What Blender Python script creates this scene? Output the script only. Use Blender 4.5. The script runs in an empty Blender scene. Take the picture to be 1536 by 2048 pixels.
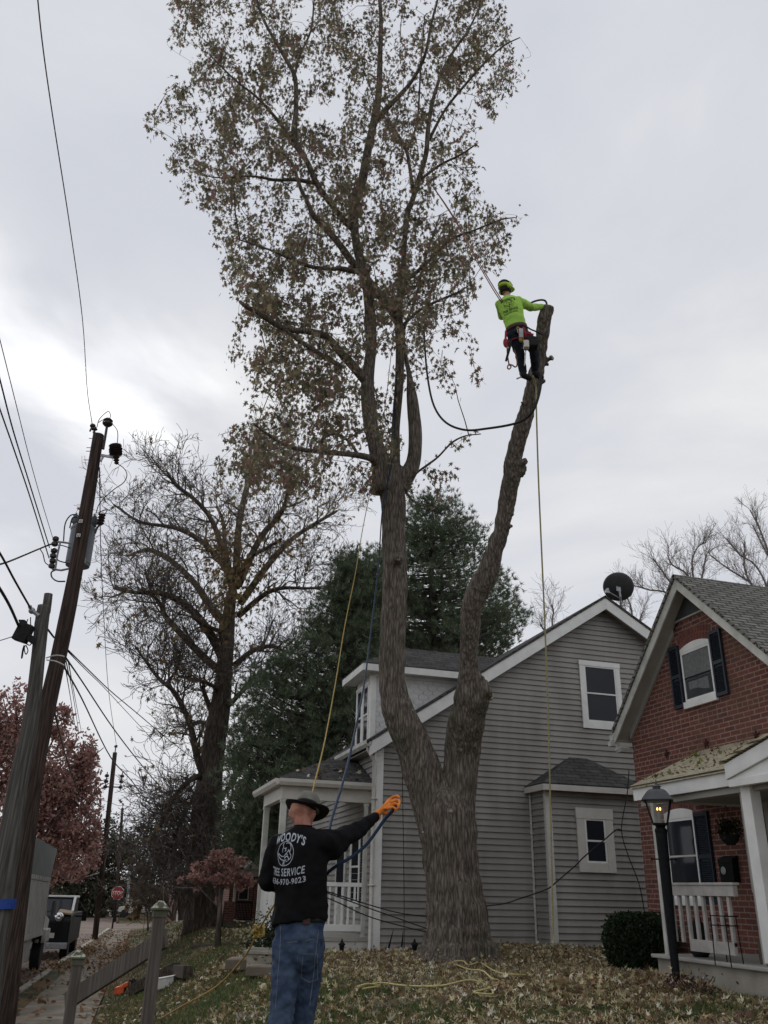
import bpy, bmesh, math, random
import numpy as np
from mathutils import Vector, Matrix
from mathutils.bvhtree import BVHTree
S = bpy.context.scene
random.seed(7); RNG = np.random.default_rng(7)
rad = math.radians
# ---------------------------------------------------------------- camera
F = 1700.0; PITCH = rad(24.1); ROLL = math.atan(91/3824.0); YAW = rad(16.5)
HD = Vector((math.sin(YAW), math.cos(YAW), 0)); R0 = Vector((math.cos(YAW), -math.sin(YAW), 0)); ZZ = Vector((0, 0, 1))
FWD = HD*math.cos(PITCH)+ZZ*math.sin(PITCH); UP0 = -HD*math.sin(PITCH)+ZZ*math.cos(PITCH)
RT = R0*math.cos(ROLL)+UP0*math.sin(ROLL); UP = UP0*math.cos(ROLL)-R0*math.sin(ROLL)
cd = bpy.data.cameras.new('camera'); cam = bpy.data.objects.new('camera', cd); S.collection.objects.link(cam)
cam.matrix_world = Matrix(((RT.x, UP.x, -FWD.x, 0), (RT.y, UP.y, -FWD.y, 0), (RT.z, UP.z, -FWD.z, 0), (0, 0, 0, 1)))
cd.sensor_fit = 'VERTICAL'; cd.sensor_height = 36; cd.sensor_width = 27; cd.lens = F/2048*36
cd.clip_start = 0.05; cd.clip_end = 3000
S.camera = cam; S.render.resolution_x = 768; S.render.resolution_y = 1024
S.view_settings.view_transform = 'Standard'; S.view_settings.look = 'None'; S.view_settings.exposure = 0; S.view_settings.gamma = 1
# ---------------------------------------------------------------- world: overcast sky, sun glow behind thin cloud at the left
SUN = Vector((-0.185, 0.863, 0.470)).normalized()
W = bpy.data.worlds.new("World"); S.world = W; W.use_nodes = True
nt = W.node_tree; nt.nodes.clear()
def wn(t, **k):
    n = nt.nodes.new(t)
    for a, b in k.items(): setattr(n, a, b)
    return n
def wl(a, b): nt.links.new(a, b)
out = wn('ShaderNodeOutputWorld'); add = wn('ShaderNodeAddShader')
sky = wn('ShaderNodeTexSky'); sky.sky_type = 'NISHITA'; sky.sun_disc = False
sky.sun_elevation = math.asin(SUN.z); sky.sun_rotation = math.atan2(SUN.x, SUN.y)
b1 = wn('ShaderNodeBackground'); b1.inputs[1].default_value = 0.0006; wl(sky.outputs[0], b1.inputs[0])
b2 = wn('ShaderNodeBackground'); b2.inputs[1].default_value = 1.0
tc = wn('ShaderNodeTexCoord')
mp = wn('ShaderNodeMapping'); mp.inputs['Scale'].default_value = (1.0, 1.0, 2.6); mp.inputs['Rotation'].default_value = (0.25, 0.15, 0.6); mp.inputs['Location'].default_value = (3.1, 1.7, 0.4)
wl(tc.outputs['Generated'], mp.inputs[0])
n1 = wn('ShaderNodeTexNoise'); n1.inputs['Scale'].default_value = 1.7; n1.inputs['Detail'].default_value = 7; n1.inputs['Roughness'].default_value = 0.5; n1.inputs['Distortion'].default_value = 0.35
wl(mp.outputs[0], n1.inputs['Vector'])
cr = wn('ShaderNodeValToRGB'); e = cr.color_ramp.elements
e[0].position = 0.36; e[0].color = (0.605, 0.628, 0.690, 1); e[1].position = 0.64; e[1].color = (0.810, 0.815, 0.825, 1)
m = cr.color_ramp.elements.new(0.5); m.color = (0.670, 0.688, 0.738, 1)
wl(n1.outputs[0], cr.inputs[0])
dt = wn('ShaderNodeVectorMath', operation='DOT_PRODUCT'); nm = wn('ShaderNodeVectorMath', operation='NORMALIZE')
wl(tc.outputs['Generated'], nm.inputs[0]); wl(nm.outputs[0], dt.inputs[0]); dt.inputs[1].default_value = SUN
# glow broken up by cloud noise
ns = wn('ShaderNodeMath', operation='MULTIPLY_ADD'); wl(n1.outputs[0], ns.inputs[0]); ns.inputs[1].default_value = 0.16; wl(dt.outputs['Value'], ns.inputs[2])
g = wn('ShaderNodeMapRange', interpolation_type='SMOOTHSTEP'); wl(ns.outputs[0], g.inputs[0])
for i, v in ((1, 1.052), (2, 1.102), (3, 0.0), (4, 1.0)): g.inputs[i].default_value = v
g2 = wn('ShaderNodeMapRange', interpolation_type='SMOOTHSTEP'); wl(dt.outputs['Value'], g2.inputs[0])
for i, v in ((1, 0.55), (2, 1.0), (3, 0.0), (4, 0.03)): g2.inputs[i].default_value = v
ga = wn('ShaderNodeMath', operation='MULTIPLY_ADD'); wl(g.outputs[0], ga.inputs[0]); ga.inputs[1].default_value = 0.8; wl(g2.outputs[0], ga.inputs[2])
mx = wn('ShaderNodeVectorMath', operation='SCALE'); mx.inputs[0].default_value = (1.0, 0.98, 0.94); wl(ga.outputs[0], mx.inputs['Scale'])
ad = wn('ShaderNodeVectorMath', operation='ADD'); wl(cr.outputs[0], ad.inputs[0]); wl(mx.outputs[0], ad.inputs[1])
wl(ad.outputs[0], b2.inputs[0]); wl(b1.outputs[0], add.inputs[0]); wl(b2.outputs[0], add.inputs[1]); wl(add.outputs[0], out.inputs[0])
sl = bpy.data.lights.new('sun', 'SUN'); sl.energy = 1.1; sl.angle = rad(14); sl.color = (1, 0.96, 0.9)
so = bpy.data.objects.new('sun', sl); S.collection.objects.link(so); so.rotation_euler = SUN.to_track_quat('Z', 'Y').to_euler()
# ---------------------------------------------------------------- geometry helpers
def ray(px, py): return FWD+RT*((px-768)/F)-UP*((py-1024)/F)
def at(px, py, D): d = ray(px, py); return d*(D/d.dot(HD))
def onx(px, py, X): d = ray(px, py); return d*(X/d.x)
def ony(px, py, Y): d = ray(px, py); return d*(Y/d.y)
def onz(px, py, Z): d = ray(px, py); return d*(Z/d.z)
def smooth(t): t = np.clip(t, 0, 1); return t*t*(3-2*t)
def sw_z(y): return -2.1-0.0106*(y-19)           # level of the pavement beside the street
def sw_r(y): return 0.29+0.0461*(y-19)           # right edge of the pavement
def terrain(x, y):
    x = np.asarray(x, float); y = np.asarray(y, float)
    yd = -1.0-0.32*smooth((9-y)/9)+0.13*smooth((x-4.2)/2.2)*smooth((14-y)/4)-0.0106*np.maximum(y-22, 0)
    yd = yd+0.05*np.sin(x*0.9+1)*np.sin(y*0.5)+0.08*np.exp(-((x-6.3)**2+(y-15.2)**2)/2.2)
    t = (x-(sw_r(y)+0.05))/(2.6+0.02*np.maximum(y-20, 0))
    z = sw_z(y)+(yd-sw_z(y))*smooth(t)
    # flat around the crossing
    fl = smooth((y-58)/9)
    z = z*(1-fl)+(sw_z(np.minimum(y, 70))-0.02)*fl
    return z
def tz(x, y): return float(terrain(x, y))
def onground(px, py, lift=0.0):
    d = ray(px, py); lo = 2.0; 
    for i in range(4000):
        t = 2.0+i*0.03
        p = d*t
        if p.z < tz(p.x, p.y)+lift: return Vector((p.x, p.y, tz(p.x, p.y)+lift))
    return d*90
ORG = {}
class MB:
    def __init__(s): s.v = []; s.f = []
    def add(s, vs, fs):
        b = len(s.v); s.v += [tuple(p) for p in vs]; s.f += [tuple(i+b for i in f) for f in fs]; return s
    def quad(s, *p): return s.add(p, [tuple(range(len(p)))])
    def box(s, x0, x1, y0, y1, z0, z1):
        x0, x1 = min(x0, x1), max(x0, x1); y0, y1 = min(y0, y1), max(y0, y1); z0, z1 = min(z0, z1), max(z0, z1)
        return s.add([(x0,y0,z0),(x1,y0,z0),(x1,y1,z0),(x0,y1,z0),(x0,y0,z1),(x1,y0,z1),(x1,y1,z1),(x0,y1,z1)],
                     [(3,2,1,0),(4,5,6,7),(0,1,5,4),(1,2,6,5),(2,3,7,6),(3,0,4,7)])
    def obox(s, c, ax, ay, az):
        c = Vector(c); ax = Vector(ax); ay = Vector(ay); az = Vector(az)
        P = [c+ax*i+ay*j+az*k for k in (-1,1) for i, j in ((-1,-1),(1,-1),(1,1),(-1,1))]
        return s.add(P, [(3,2,1,0),(4,5,6,7),(0,1,5,4),(1,2,6,5),(2,3,7,6),(3,0,4,7)])
    def beam(s, p, q, w, h, up=(0,0,1)):
        p = Vector(p); q = Vector(q); d = (q-p).normalized(); a = d.cross(Vector(up))
        if a.length < 1e-4: a = d.cross(Vector((1,0,0)))
        a.normalize(); b = a.cross(d).normalized()
        return s.obox((p+q)/2, a*w/2, d*(q-p).length/2, b*h/2)
    def tube(s, pts, rads, n=8, cap=True, jit=0.0):
        pts = [Vector(p) for p in pts]
        if not hasattr(rads, '__len__'): rads = [rads]*len(pts)
        a = None; V = []; m = len(pts)
        for i, p in enumerate(pts):
            d = (pts[min(i+1, m-1)]-pts[max(i-1, 0)])
            if d.length < 1e-9: d = Vector((0,0,1))
            d.normalize()
            if a is None:
                a = d.cross(Vector((0,0,1)) if abs(d.z) < 0.9 else Vector((1,0,0)))
            a = a-d*a.dot(d)
            if a.length < 1e-6: a = d.cross(Vector((0.3,0.5,0.8)))
            a.normalize(); b = d.cross(a)
            for k in range(n):
                t = 2*math.pi*k/n; r = rads[i]*(1+(random.uniform(-jit, jit) if jit else 0))
                V.append(p+a*(math.cos(t)*r)+b*(math.sin(t)*r))
        Fs = [(i*n+k, i*n+(k+1)%n, (i+1)*n+(k+1)%n, (i+1)*n+k) for i in range(m-1) for k in range(n)]
        if cap: Fs += [tuple(range(n-1, -1, -1)), tuple((m-1)*n+k for k in range(n))]
        return s.add(V, Fs)
    def cyl(s, p, q, r, n=12, r2=None): return s.tube([p, q], [r, r if r2 is None else r2], n)
    def lathe(s, c, prof, n=20, axis=(0,0,1), cap=True):
        c = Vector(c); ax = Vector(axis).normalized(); a = ax.cross(Vector((0,0,1)) if abs(ax.z) < .9 else Vector((1,0,0))).normalized(); b = ax.cross(a)
        V = [c+ax*z+a*(math.cos(2*math.pi*k/n)*r)+b*(math.sin(2*math.pi*k/n)*r) for r, z in prof for k in range(n)]
        m = len(prof); Fs = [(i*n+k, i*n+(k+1)%n, (i+1)*n+(k+1)%n, (i+1)*n+k) for i in range(m-1) for k in range(n)]
        if cap: Fs += [tuple(range(n-1,-1,-1)), tuple((m-1)*n+k for k in range(n))]
        return s.add(V, Fs)
    def prism(s, poly, off):
        off = Vector(off); P = [Vector(p) for p in poly]; n = len(P)
        return s.add(P+[p+off for p in P], [tuple(range(n-1,-1,-1)), tuple(range(n, 2*n))]+[(i, (i+1)%n, (i+1)%n+n, i+n) for i in range(n)])
    def ball(s, c, rx, ry=None, rz=None, rot=None, n=12, m=8):
        ry = rx if ry is None else ry; rz = rx if rz is None else rz; c = Vector(c); V = []
        for i in range(m+1):
            t = math.pi*i/m
            for k in range(n):
                u = 2*math.pi*k/n; p = Vector((rx*math.sin(t)*math.cos(u), ry*math.sin(t)*math.sin(u), rz*math.cos(t)))
                if rot: p = rot @ p
                V.append(c+p)
        return s.add(V, [(i*n+k, (i+1)*n+k, (i+1)*n+(k+1)%n, i*n+(k+1)%n) for i in range(m) for k in range(n)])
    def build(s, name, mat, parent=None, smooth=False, bevel=0, origin=None, uv=False):
        if parent is not None: o = ORG[parent.name]
        else: o = Vector(origin) if origin is not None else Vector(s.v[0])
        A = np.array(s.v, float)-np.array(o)
        me = bpy.data.meshes.new(name); me.from_pydata(A.tolist(), [], s.f)
        bm = bmesh.new(); bm.from_mesh(me); bmesh.ops.recalc_face_normals(bm, faces=bm.faces); bm.to_mesh(me); bm.free()
        if uv: auto_uv(me, o)
        return link(name, me, mat, parent, smooth, bevel, o)
def link(name, me, mat, parent, smooth=False, bevel=0, o=None):
    if smooth: me.polygons.foreach_set('use_smooth', [True]*len(me.polygons))
    ob = bpy.data.objects.new(name, me); S.collection.objects.link(ob)
    if mat: me.materials.append(mat)
    ORG[ob.name] = Vector(o)
    if parent is not None: ob.parent = parent
    else: ob.location = o
    if bevel:
        b = ob.modifiers.new('b', 'BEVEL'); b.width = bevel; b.segments = 2; b.limit_method = 'ANGLE'
    return ob
def auto_uv(me, o):
    uvl = me.uv_layers.new(name='uv'); vs = me.vertices; o = Vector(o)
    for p in me.polygons:
        n = p.normal; u = Vector((0,0,1)).cross(n)
        if u.length < 0.05: u = Vector((1,0,0))
        u.normalize(); v = n.cross(u)
        for li in p.loop_indices:
            q = vs[me.loops[li].vertex_index].co+o; uvl.data[li].uv = (q.dot(u), q.dot(v))
def tag(o, label=None, cat=None, group=None, kind=None):
    for k, v in (('label', label), ('category', cat), ('group', group), ('kind', kind)):
        if v: o[k] = v
    return o
def thing(name, loc, label, cat, group=None):
    o = bpy.data.objects.new(name, None); S.collection.objects.link(o); o.location = loc; o.empty_display_size = 0.2
    ORG[o.name] = Vector(loc); return tag(o, label, cat, group)
def struct(o): o['kind'] = 'structure'; return o
def fast(name, V, k, mat, parent=None, origin=None, smooth=False):
    """faces of k vertices each, vertices not shared; V is (N*k,3)"""
    o = np.array(ORG[parent.name] if parent is not None else (origin if origin is not None else V[0]), float)
    V = np.asarray(V, float)-o; n = len(V)//k
    me = bpy.data.meshes.new(name); me.vertices.add(n*k); me.vertices.foreach_set('co', V[:n*k].ravel().astype(np.float32))
    me.loops.add(n*k); me.loops.foreach_set('vertex_index', np.arange(n*k, dtype=np.int32))
    me.polygons.add(n); me.polygons.foreach_set('loop_start', np.arange(0, n*k, k, dtype=np.int32))
    try: me.polygons.foreach_set('loop_total', np.full(n, k, dtype=np.int32))
    except Exception: pass
    me.update(calc_edges=True); me.validate()
    return link(name, me, mat, parent, smooth, 0, Vector(o))
def rand_frames(n, flat=0.0):
    """random orthonormal pairs; flat>0 pulls the normals towards vertical"""
    N = RNG.normal(size=(n, 3)); N[:, 2] = N[:, 2]*(1+flat*4)
    N /= np.linalg.norm(N, axis=1)[:, None]
    A = RNG.normal(size=(n, 3)); A -= N*(A*N).sum(1)[:, None]; A /= np.linalg.norm(A, axis=1)[:, None]
    return A, np.cross(N, A), N
MAPLE = np.array([(0,-.5),(.12,-.22),(.42,-.25),(.25,-.02),(.5,.2),(.18,.15),(0,.55),(-.18,.15),(-.5,.2),(-.25,-.02),(-.42,-.25),(-.12,-.22)])
SILVER = np.array([(0,-.45),(.07,-.12),(.30,-.16),(.15,.04),(.40,.26),(.11,.22),(0,.68),(-.11,.22),(-.40,.26),(-.15,.04),(-.30,-.16),(-.07,-.12)])
OVAL = np.array([(0,-.5),(.22,-.12),(.16,.25),(0,.5),(-.2,.2),(-.22,-.15)])
DIAM = np.array([(0,-.5),(.25,0),(0,.5),(-.25,0)])
def leaves(name, C, size, shape, mat, parent=None, origin=None, flat=0.0, curl=0.25, droop=False):
    C = np.asarray(C, float); n = len(C); A, B, N = rand_frames(n, flat); s = size*RNG.uniform(0.55, 1.35, n)
    if droop:
        B = RNG.normal(size=(n, 3))*.55+np.array([0, 0, -1.0]); B /= np.linalg.norm(B, axis=1)[:, None]; A = A-B*(A*B).sum(1)[:, None]; A /= np.linalg.norm(A, axis=1)[:, None]; N = np.cross(A, B)
    k = len(shape)
    V = C[:, None, :]+(A[:, None, :]*shape[None, :, 0:1]+B[:, None, :]*shape[None, :, 1:2]+N[:, None, :]*(curl*(shape[None, :, 0:1]**2+0.5*shape[None, :, 1:2]**2)))*s[:, None, None]
    return fast(name, V.reshape(-1, 3), k, mat, parent, origin)
def interp_path(pts, k=4):
    """Catmull-Rom through points (any dimension)"""
    P = [np.array(p, float) for p in pts]; P = [2*P[0]-P[1]]+P+[2*P[-1]-P[-2]]; o = []
    for i in range(1, len(P)-2):
        a, b, c, d = P[i-1:i+3]
        for j in range(k):
            t = j/k; o.append(0.5*((2*b)+(-a+c)*t+(2*a-5*b+4*c-d)*t*t+(-a+3*b-3*c+d)*t**3))
    o.append(P[-2]); return o
# ---------------------------------------------------------------- materials
def mat(name, col, rough=0.8, var=0.15, scale=6.0, bump=0.0, bscale=None, spec=0.3, metal=0.0, emit=None, coord='Object', sc3=None, col2=None, detail=5, contrast=(0.35, 0.65)):
    m = bpy.data.materials.new(name); m.use_nodes = True; t = m.node_tree; p = t.nodes['Principled BSDF']
    p.inputs['Roughness'].default_value = rough; p.inputs['Metallic'].default_value = metal; p.inputs['Specular IOR Level'].default_value = spec
    tcn = t.nodes.new('ShaderNodeTexCoord'); mpn = t.nodes.new('ShaderNodeMapping'); t.links.new(tcn.outputs[coord], mpn.inputs[0])
    if sc3: mpn.inputs['Scale'].default_value = sc3
    nz = t.nodes.new('ShaderNodeTexNoise'); nz.inputs['Scale'].default_value = scale; nz.inputs['Detail'].default_value = detail; t.links.new(mpn.outputs[0], nz.inputs['Vector'])
    r = t.nodes.new('ShaderNodeValToRGB'); c = Vector(col); c2 = Vector(col2) if col2 else None
    r.color_ramp.elements[0].position, r.color_ramp.elements[1].position = contrast
    if c2: lo, hi = c, c2
    else: lo, hi = c*(1-var), c*(1+var)
    r.color_ramp.elements[0].color = (*lo, 1); r.color_ramp.elements[1].color = (*hi, 1)
    t.links.new(nz.outputs[0], r.inputs[0]); t.links.new(r.outputs[0], p.inputs['Base Color'])
    if bump:
        b = t.nodes.new('ShaderNodeBump'); b.inputs['Strength'].default_value = 1.0; b.inputs['Distance'].default_value = bump
        n2 = t.nodes.new('ShaderNodeTexNoise'); n2.inputs['Scale'].default_value = bscale or scale*3; n2.inputs['Detail'].default_value = 4
        t.links.new(mpn.outputs[0], n2.inputs['Vector']); t.links.new(n2.outputs[0], b.inputs['Height']); t.links.new(b.outputs[0], p.inputs['Normal'])
    if emit:
        p.inputs['Emission Color'].default_value = (*col, 1); p.inputs['Emission Strength'].default_value = emit
    m['ramp'] = r.name; return m
def leafmat(name, cols, rough=0.7, trans=0.3):
    """per-leaf colour picked at random from cols, part of the light passes through"""
    m = bpy.data.materials.new(name); m.use_nodes = True; t = m.node_tree; p = t.nodes['Principled BSDF']
    g = t.nodes.new('ShaderNodeNewGeometry'); r = t.nodes.new('ShaderNodeValToRGB'); r.color_ramp.interpolation = 'CONSTANT'
    while len(r.color_ramp.elements) < len(cols): r.color_ramp.elements.new(0.5)
    for i, c in enumerate(cols):
        r.color_ramp.elements[i].position = i/len(cols)
    for i, c in enumerate(cols): r.color_ramp.elements[i].color = (*c, 1)
    t.links.new(g.outputs['Random Per Island'], r.inputs[0]); t.links.new(r.outputs[0], p.inputs['Base Color'])
    p.inputs['Roughness'].default_value = rough; p.inputs['Specular IOR Level'].default_value = 0.25
    if trans:
        tr = t.nodes.new('ShaderNodeBsdfTranslucent'); mx = t.nodes.new('ShaderNodeMixShader'); mx.inputs[0].default_value = trans
        t.links.new(r.outputs[0], tr.inputs[0]); t.links.new(p.outputs[0], mx.inputs[1]); t.links.new(tr.outputs[0], mx.inputs[2]); t.links.new(mx.outputs[0], t.nodes['Material Output'].inputs[0])
    return m
def barkmat(name, c1, c2, sc=9.0, stretch=0.12, depth=0.03, moss=None):
    """furrowed bark: ridges stretched along the trunk (local z)"""
    m = bpy.data.materials.new(name); m.use_nodes = True; t = m.node_tree; p = t.nodes['Principled BSDF']; p.inputs['Roughness'].default_value = 0.95; p.inputs['Specular IOR Level'].default_value = 0.15
    tcn = t.nodes.new('ShaderNodeTexCoord'); mpn = t.nodes.new('ShaderNodeMapping'); mpn.inputs['Scale'].default_value = (1, 1, stretch); t.links.new(tcn.outputs['Object'], mpn.inputs[0])
    n = t.nodes.new('ShaderNodeTexNoise'); n.inputs['Scale'].default_value = sc*2; n.inputs['Detail'].default_value = 6; n.inputs['Roughness'].default_value = 0.65; n.inputs['Distortion'].default_value = 0.6; t.links.new(mpn.outputs[0], n.inputs['Vector'])
    v = t.nodes.new('ShaderNodeTexVoronoi'); v.feature = 'DISTANCE_TO_EDGE'; v.inputs['Scale'].default_value = sc*1.6; t.links.new(mpn.outputs[0], v.inputs['Vector'])
    mm = t.nodes.new('ShaderNodeMath'); mm.operation = 'MULTIPLY_ADD'; mm.inputs[1].default_value = 0.9; t.links.new(v.outputs[0], mm.inputs[0]); t.links.new(n.outputs[0], mm.inputs[2])
    r = t.nodes.new('ShaderNodeValToRGB'); r.color_ramp.elements[0].position = 0.45; r.color_ramp.elements[1].position = 0.85
    r.color_ramp.elements[0].color = (*c1, 1); r.color_ramp.elements[1].color = (*c2, 1); t.links.new(mm.outputs[0], r.inputs[0]); last = r.outputs[0]
    if moss:
        n3 = t.nodes.new('ShaderNodeTexNoise'); n3.inputs['Scale'].default_value = 1.3; n3.inputs['Detail'].default_value = 6; t.links.new(tcn.outputs['Object'], n3.inputs['Vector'])
        r3 = t.nodes.new('ShaderNodeValToRGB'); r3.color_ramp.elements[0].position = 0.52; r3.color_ramp.elements[1].position = 0.68; r3.color_ramp.elements[1].color = (0.55, 0.55, 0.55, 1); t.links.new(n3.outputs[0], r3.inputs[0])
        mc = t.nodes.new('ShaderNodeMix'); mc.data_type = 'RGBA'; t.links.new(r3.outputs[0], mc.inputs[0]); t.links.new(last, mc.inputs[6]); mc.inputs[7].default_value = (*moss, 1); last = mc.outputs[2]
    t.links.new(last, p.inputs['Base Color'])
    b = t.nodes.new('ShaderNodeBump'); b.inputs['Distance'].default_value = depth; b.inputs['Strength'].default_value = 1.0; t.links.new(mm.outputs[0], b.inputs['Height']); t.links.new(b.outputs[0], p.inputs['Normal'])
    return m
def brickmat(name, c1, c2, cm, bw, rh, ms, rough=0.9, bump=0.006, squash=1.0, sqf=2, weather=None, wamt=0.5, wscale=2.0, off=0.5):
    """bricks or shingles laid out in metres on the face's own uv"""
    m = bpy.data.materials.new(name); m.use_nodes = True; t = m.node_tree; p = t.nodes['Principled BSDF']; p.inputs['Roughness'].default_value = rough; p.inputs['Specular IOR Level'].default_value = 0.2
    tcn = t.nodes.new('ShaderNodeTexCoord'); b = t.nodes.new('ShaderNodeTexBrick'); t.links.new(tcn.outputs['UV'], b.inputs['Vector'])
    b.inputs['Scale'].default_value = 1; b.inputs['Brick Width'].default_value = bw; b.inputs['Row Height'].default_value = rh; b.inputs['Mortar Size'].default_value = ms; b.inputs['Mortar Smooth'].default_value = 0.15
    b.inputs['Color1'].default_value = (*c1, 1); b.inputs['Color2'].default_value = (*c2, 1); b.inputs['Mortar'].default_value = (*cm, 1); b.offset = off; b.squash = squash; b.squash_frequency = sqf
    last = b.outputs['Color']
    n = t.nodes.new('ShaderNodeTexNoise'); n.inputs['Scale'].default_value = wscale; n.inputs['Detail'].default_value = 8; t.links.new(tcn.outputs['UV'], n.inputs['Vector'])
    if weather:
        r = t.nodes.new('ShaderNodeValToRGB'); r.color_ramp.elements[0].position = 0.45; r.color_ramp.elements[1].position = 0.7; r.color_ramp.elements[1].color = (wamt, wamt, wamt, 1); t.links.new(n.outputs[0], r.inputs[0])
        mc = t.nodes.new('ShaderNodeMix'); mc.data_type = 'RGBA'; t.links.new(r.outputs[0], mc.inputs[0]); t.links.new(last, mc.inputs[6]); mc.inputs[7].default_value = (*weather, 1); last = mc.outputs[2]
    n2 = t.nodes.new('ShaderNodeTexNoise'); n2.inputs['Scale'].default_value = 14; n2.inputs['Detail'].default_value = 4; t.links.new(tcn.outputs['UV'], n2.inputs['Vector'])
    mr = t.nodes.new('ShaderNodeMapRange'); mr.inputs[3].default_value = 0.65; mr.inputs[4].default_value = 1.35; t.links.new(n2.outputs[0], mr.inputs[0])
    vm = t.nodes.new('ShaderNodeVectorMath'); vm.operation = 'SCALE'; t.links.new(last, vm.inputs[0]); t.links.new(mr.outputs[0], vm.inputs['Scale']); t.links.new(vm.outputs[0], p.inputs['Base Color'])
    bp = t.nodes.new('ShaderNodeBump'); bp.invert = True; bp.inputs['Distance'].default_value = bump; t.links.new(b.outputs['Fac'], bp.inputs['Height']); t.links.new(bp.outputs[0], p.inputs['Normal'])
    return m
def glassmat(name, tint=(0.012, 0.014, 0.018), alpha=None):
    m = bpy.data.materials.new(name); m.use_nodes = True; t = m.node_tree; p = t.nodes['Principled BSDF']
    nz = t.nodes.new('ShaderNodeTexNoise'); nz.inputs['Scale'].default_value = 1.5; tcn = t.nodes.new('ShaderNodeTexCoord'); t.links.new(tcn.outputs['Object'], nz.inputs['Vector'])
    r = t.nodes.new('ShaderNodeValToRGB'); r.color_ramp.elements[0].color = (*tint, 1); r.color_ramp.elements[1].color = (*(Vector(tint)*2.2), 1); t.links.new(nz.outputs[0], r.inputs[0]); t.links.new(r.outputs[0], p.inputs['Base Color'])
    p.inputs['Roughness'].default_value = 0.04; p.inputs['IOR'].default_value = 1.33; p.inputs['Specular IOR Level'].default_value = 0.5
    if alpha is not None: p.inputs['Alpha'].default_value = alpha
    return m
M = {}
M['siding'] = mat('siding', (0.285, 0.272, 0.25), 0.7, 0.15, 2.2, 0.0015, 40, sc3=(1, 1, .3))
M['white'] = mat('white_trim', (0.76, 0.76, 0.73), 0.55, 0.07, 4)
M['white_dirty'] = mat('white_trim_dirty', (0.5, 0.5, 0.46), 0.6, 0.16, 5)
M['scallop'] = mat('white_scallop', (0.6, 0.6, 0.59), 0.6, 0.05, 4)
M['soffit'] = mat('soffit', (0.36, 0.35, 0.32), 0.7, 0.06, 4)
M['trim_tan'] = mat('trim_tan', (0.58, 0.56, 0.51), 0.6, 0.06, 5)
M['glass'] = glassmat('window_glass'); M['glass_clear'] = glassmat('window_glass_thin', (0.03, 0.035, 0.035), 0.28)
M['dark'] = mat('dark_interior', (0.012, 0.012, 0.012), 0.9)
M['black'] = mat('black_paint', (0.008, 0.009, 0.010), 0.65, 0.3, 20, spec=0.15)
M['rubber'] = mat('black_rubber', (0.015, 0.015, 0.016), 0.8, 0.2, 20)
M['steel'] = mat('galvanised_steel', (0.32, 0.33, 0.34), 0.45, 0.2, 12, metal=0.6)
M['shingle'] = brickmat('grey_shingles', (0.052, 0.050, 0.049), (0.085, 0.082, 0.08), (0.02, 0.02, 0.02), 0.30, 0.12, 0.008, bump=0.012, weather=(0.13, 0.13, 0.125), wamt=0.35, wscale=5)
M['shingle_old'] = brickmat('weathered_shingles', (0.16, 0.155, 0.14), (0.25, 0.24, 0.215), (0.025, 0.025, 0.023), 0.24, 0.085, 0.012, bump=0.02, weather=(0.07, 0.07, 0.06), wamt=0.7, wscale=7)
M['shingle_pale'] = brickmat('pale_porch_shingles', (0.44, 0.39, 0.27), (0.52, 0.47, 0.35), (0.05, 0.045, 0.035), 2.4, 0.065, 0.011, bump=0.02, weather=(0.25, 0.2, 0.12), wamt=0.6, wscale=5)
M['brick'] = brickmat('red_brick', (0.195, 0.070, 0.053), (0.12, 0.052, 0.044), (0.30, 0.21, 0.178), 0.215, 0.0685, 0.0085, bump=0.008, squash=0.5, sqf=7, weather=(0.13, 0.075, 0.05), wamt=0.6, wscale=1.3)
M['brick_one'] = mat('brick_block', (0.12, 0.05, 0.04), 0.9, 0, 7, 0.002, 60, col2=(0.21, 0.078, 0.056))
M['mortar'] = mat('mortar', (0.23, 0.155, 0.135), 0.95, 0.15, 30)
M['concrete'] = mat('concrete', (0.10, 0.084, 0.062), 0.9, 0, 2.2, 0.004, 60, col2=(0.20, 0.17, 0.13), detail=8)
M['concrete_pale'] = mat('pale_concrete', (0.26, 0.24, 0.2), 0.9, 0, 3, 0.004, 50, col2=(0.4, 0.37, 0.31), detail=8)
M['asphalt'] = mat('road_surface', (0.12, 0.085, 0.07), 0.95, 0, 0.9, 0.006, 80, col2=(0.20, 0.15, 0.125), detail=9)
M['soil'] = mat('lawn_soil', (0.03, 0.04, 0.014), 0.95, 0, 0.55, 0.02, 16, col2=(0.13, 0.085, 0.042), detail=9, contrast=(0.42, 0.58))
M['maple_bark'] = barkmat('maple_bark', (0.07, 0.058, 0.048), (0.235, 0.202, 0.17), 14, 0.15, 0.022, moss=(0.055, 0.058, 0.035))
M['dark_bark'] = barkmat('dark_bark', (0.06, 0.05, 0.043), (0.165, 0.14, 0.12), 7, 0.2, 0.02)
M['twig'] = mat('twig_bark', (0.125, 0.105, 0.092), 0.9, 0.3, 5)
M['grey_twig'] = mat('pale_twig_bark', (0.24, 0.215, 0.20), 0.9, 0.3, 5)
M['maple_leaf'] = leafmat('maple_leaves', [(0.17,0.155,0.09),(0.13,0.125,0.075),(0.21,0.18,0.11),(0.23,0.14,0.11),(0.32,0.285,0.16),(0.135,0.13,0.08),(0.19,0.155,0.10),(0.25,0.14,0.125),(0.10,0.10,0.065),(0.26,0.22,0.14)], trans=0.42)
M['rust_leaf'] = leafmat('rust_leaves', [(0.36,0.20,0.175),(0.26,0.15,0.13),(0.42,0.26,0.22),(0.30,0.19,0.145),(0.38,0.20,0.18)], trans=0.3)
M['brown_leaf'] = leafmat('brown_leaves', [(0.22,0.15,0.07),(0.17,0.125,0.06),(0.26,0.17,0.085),(0.15,0.13,0.055)], trans=0.3)
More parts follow.
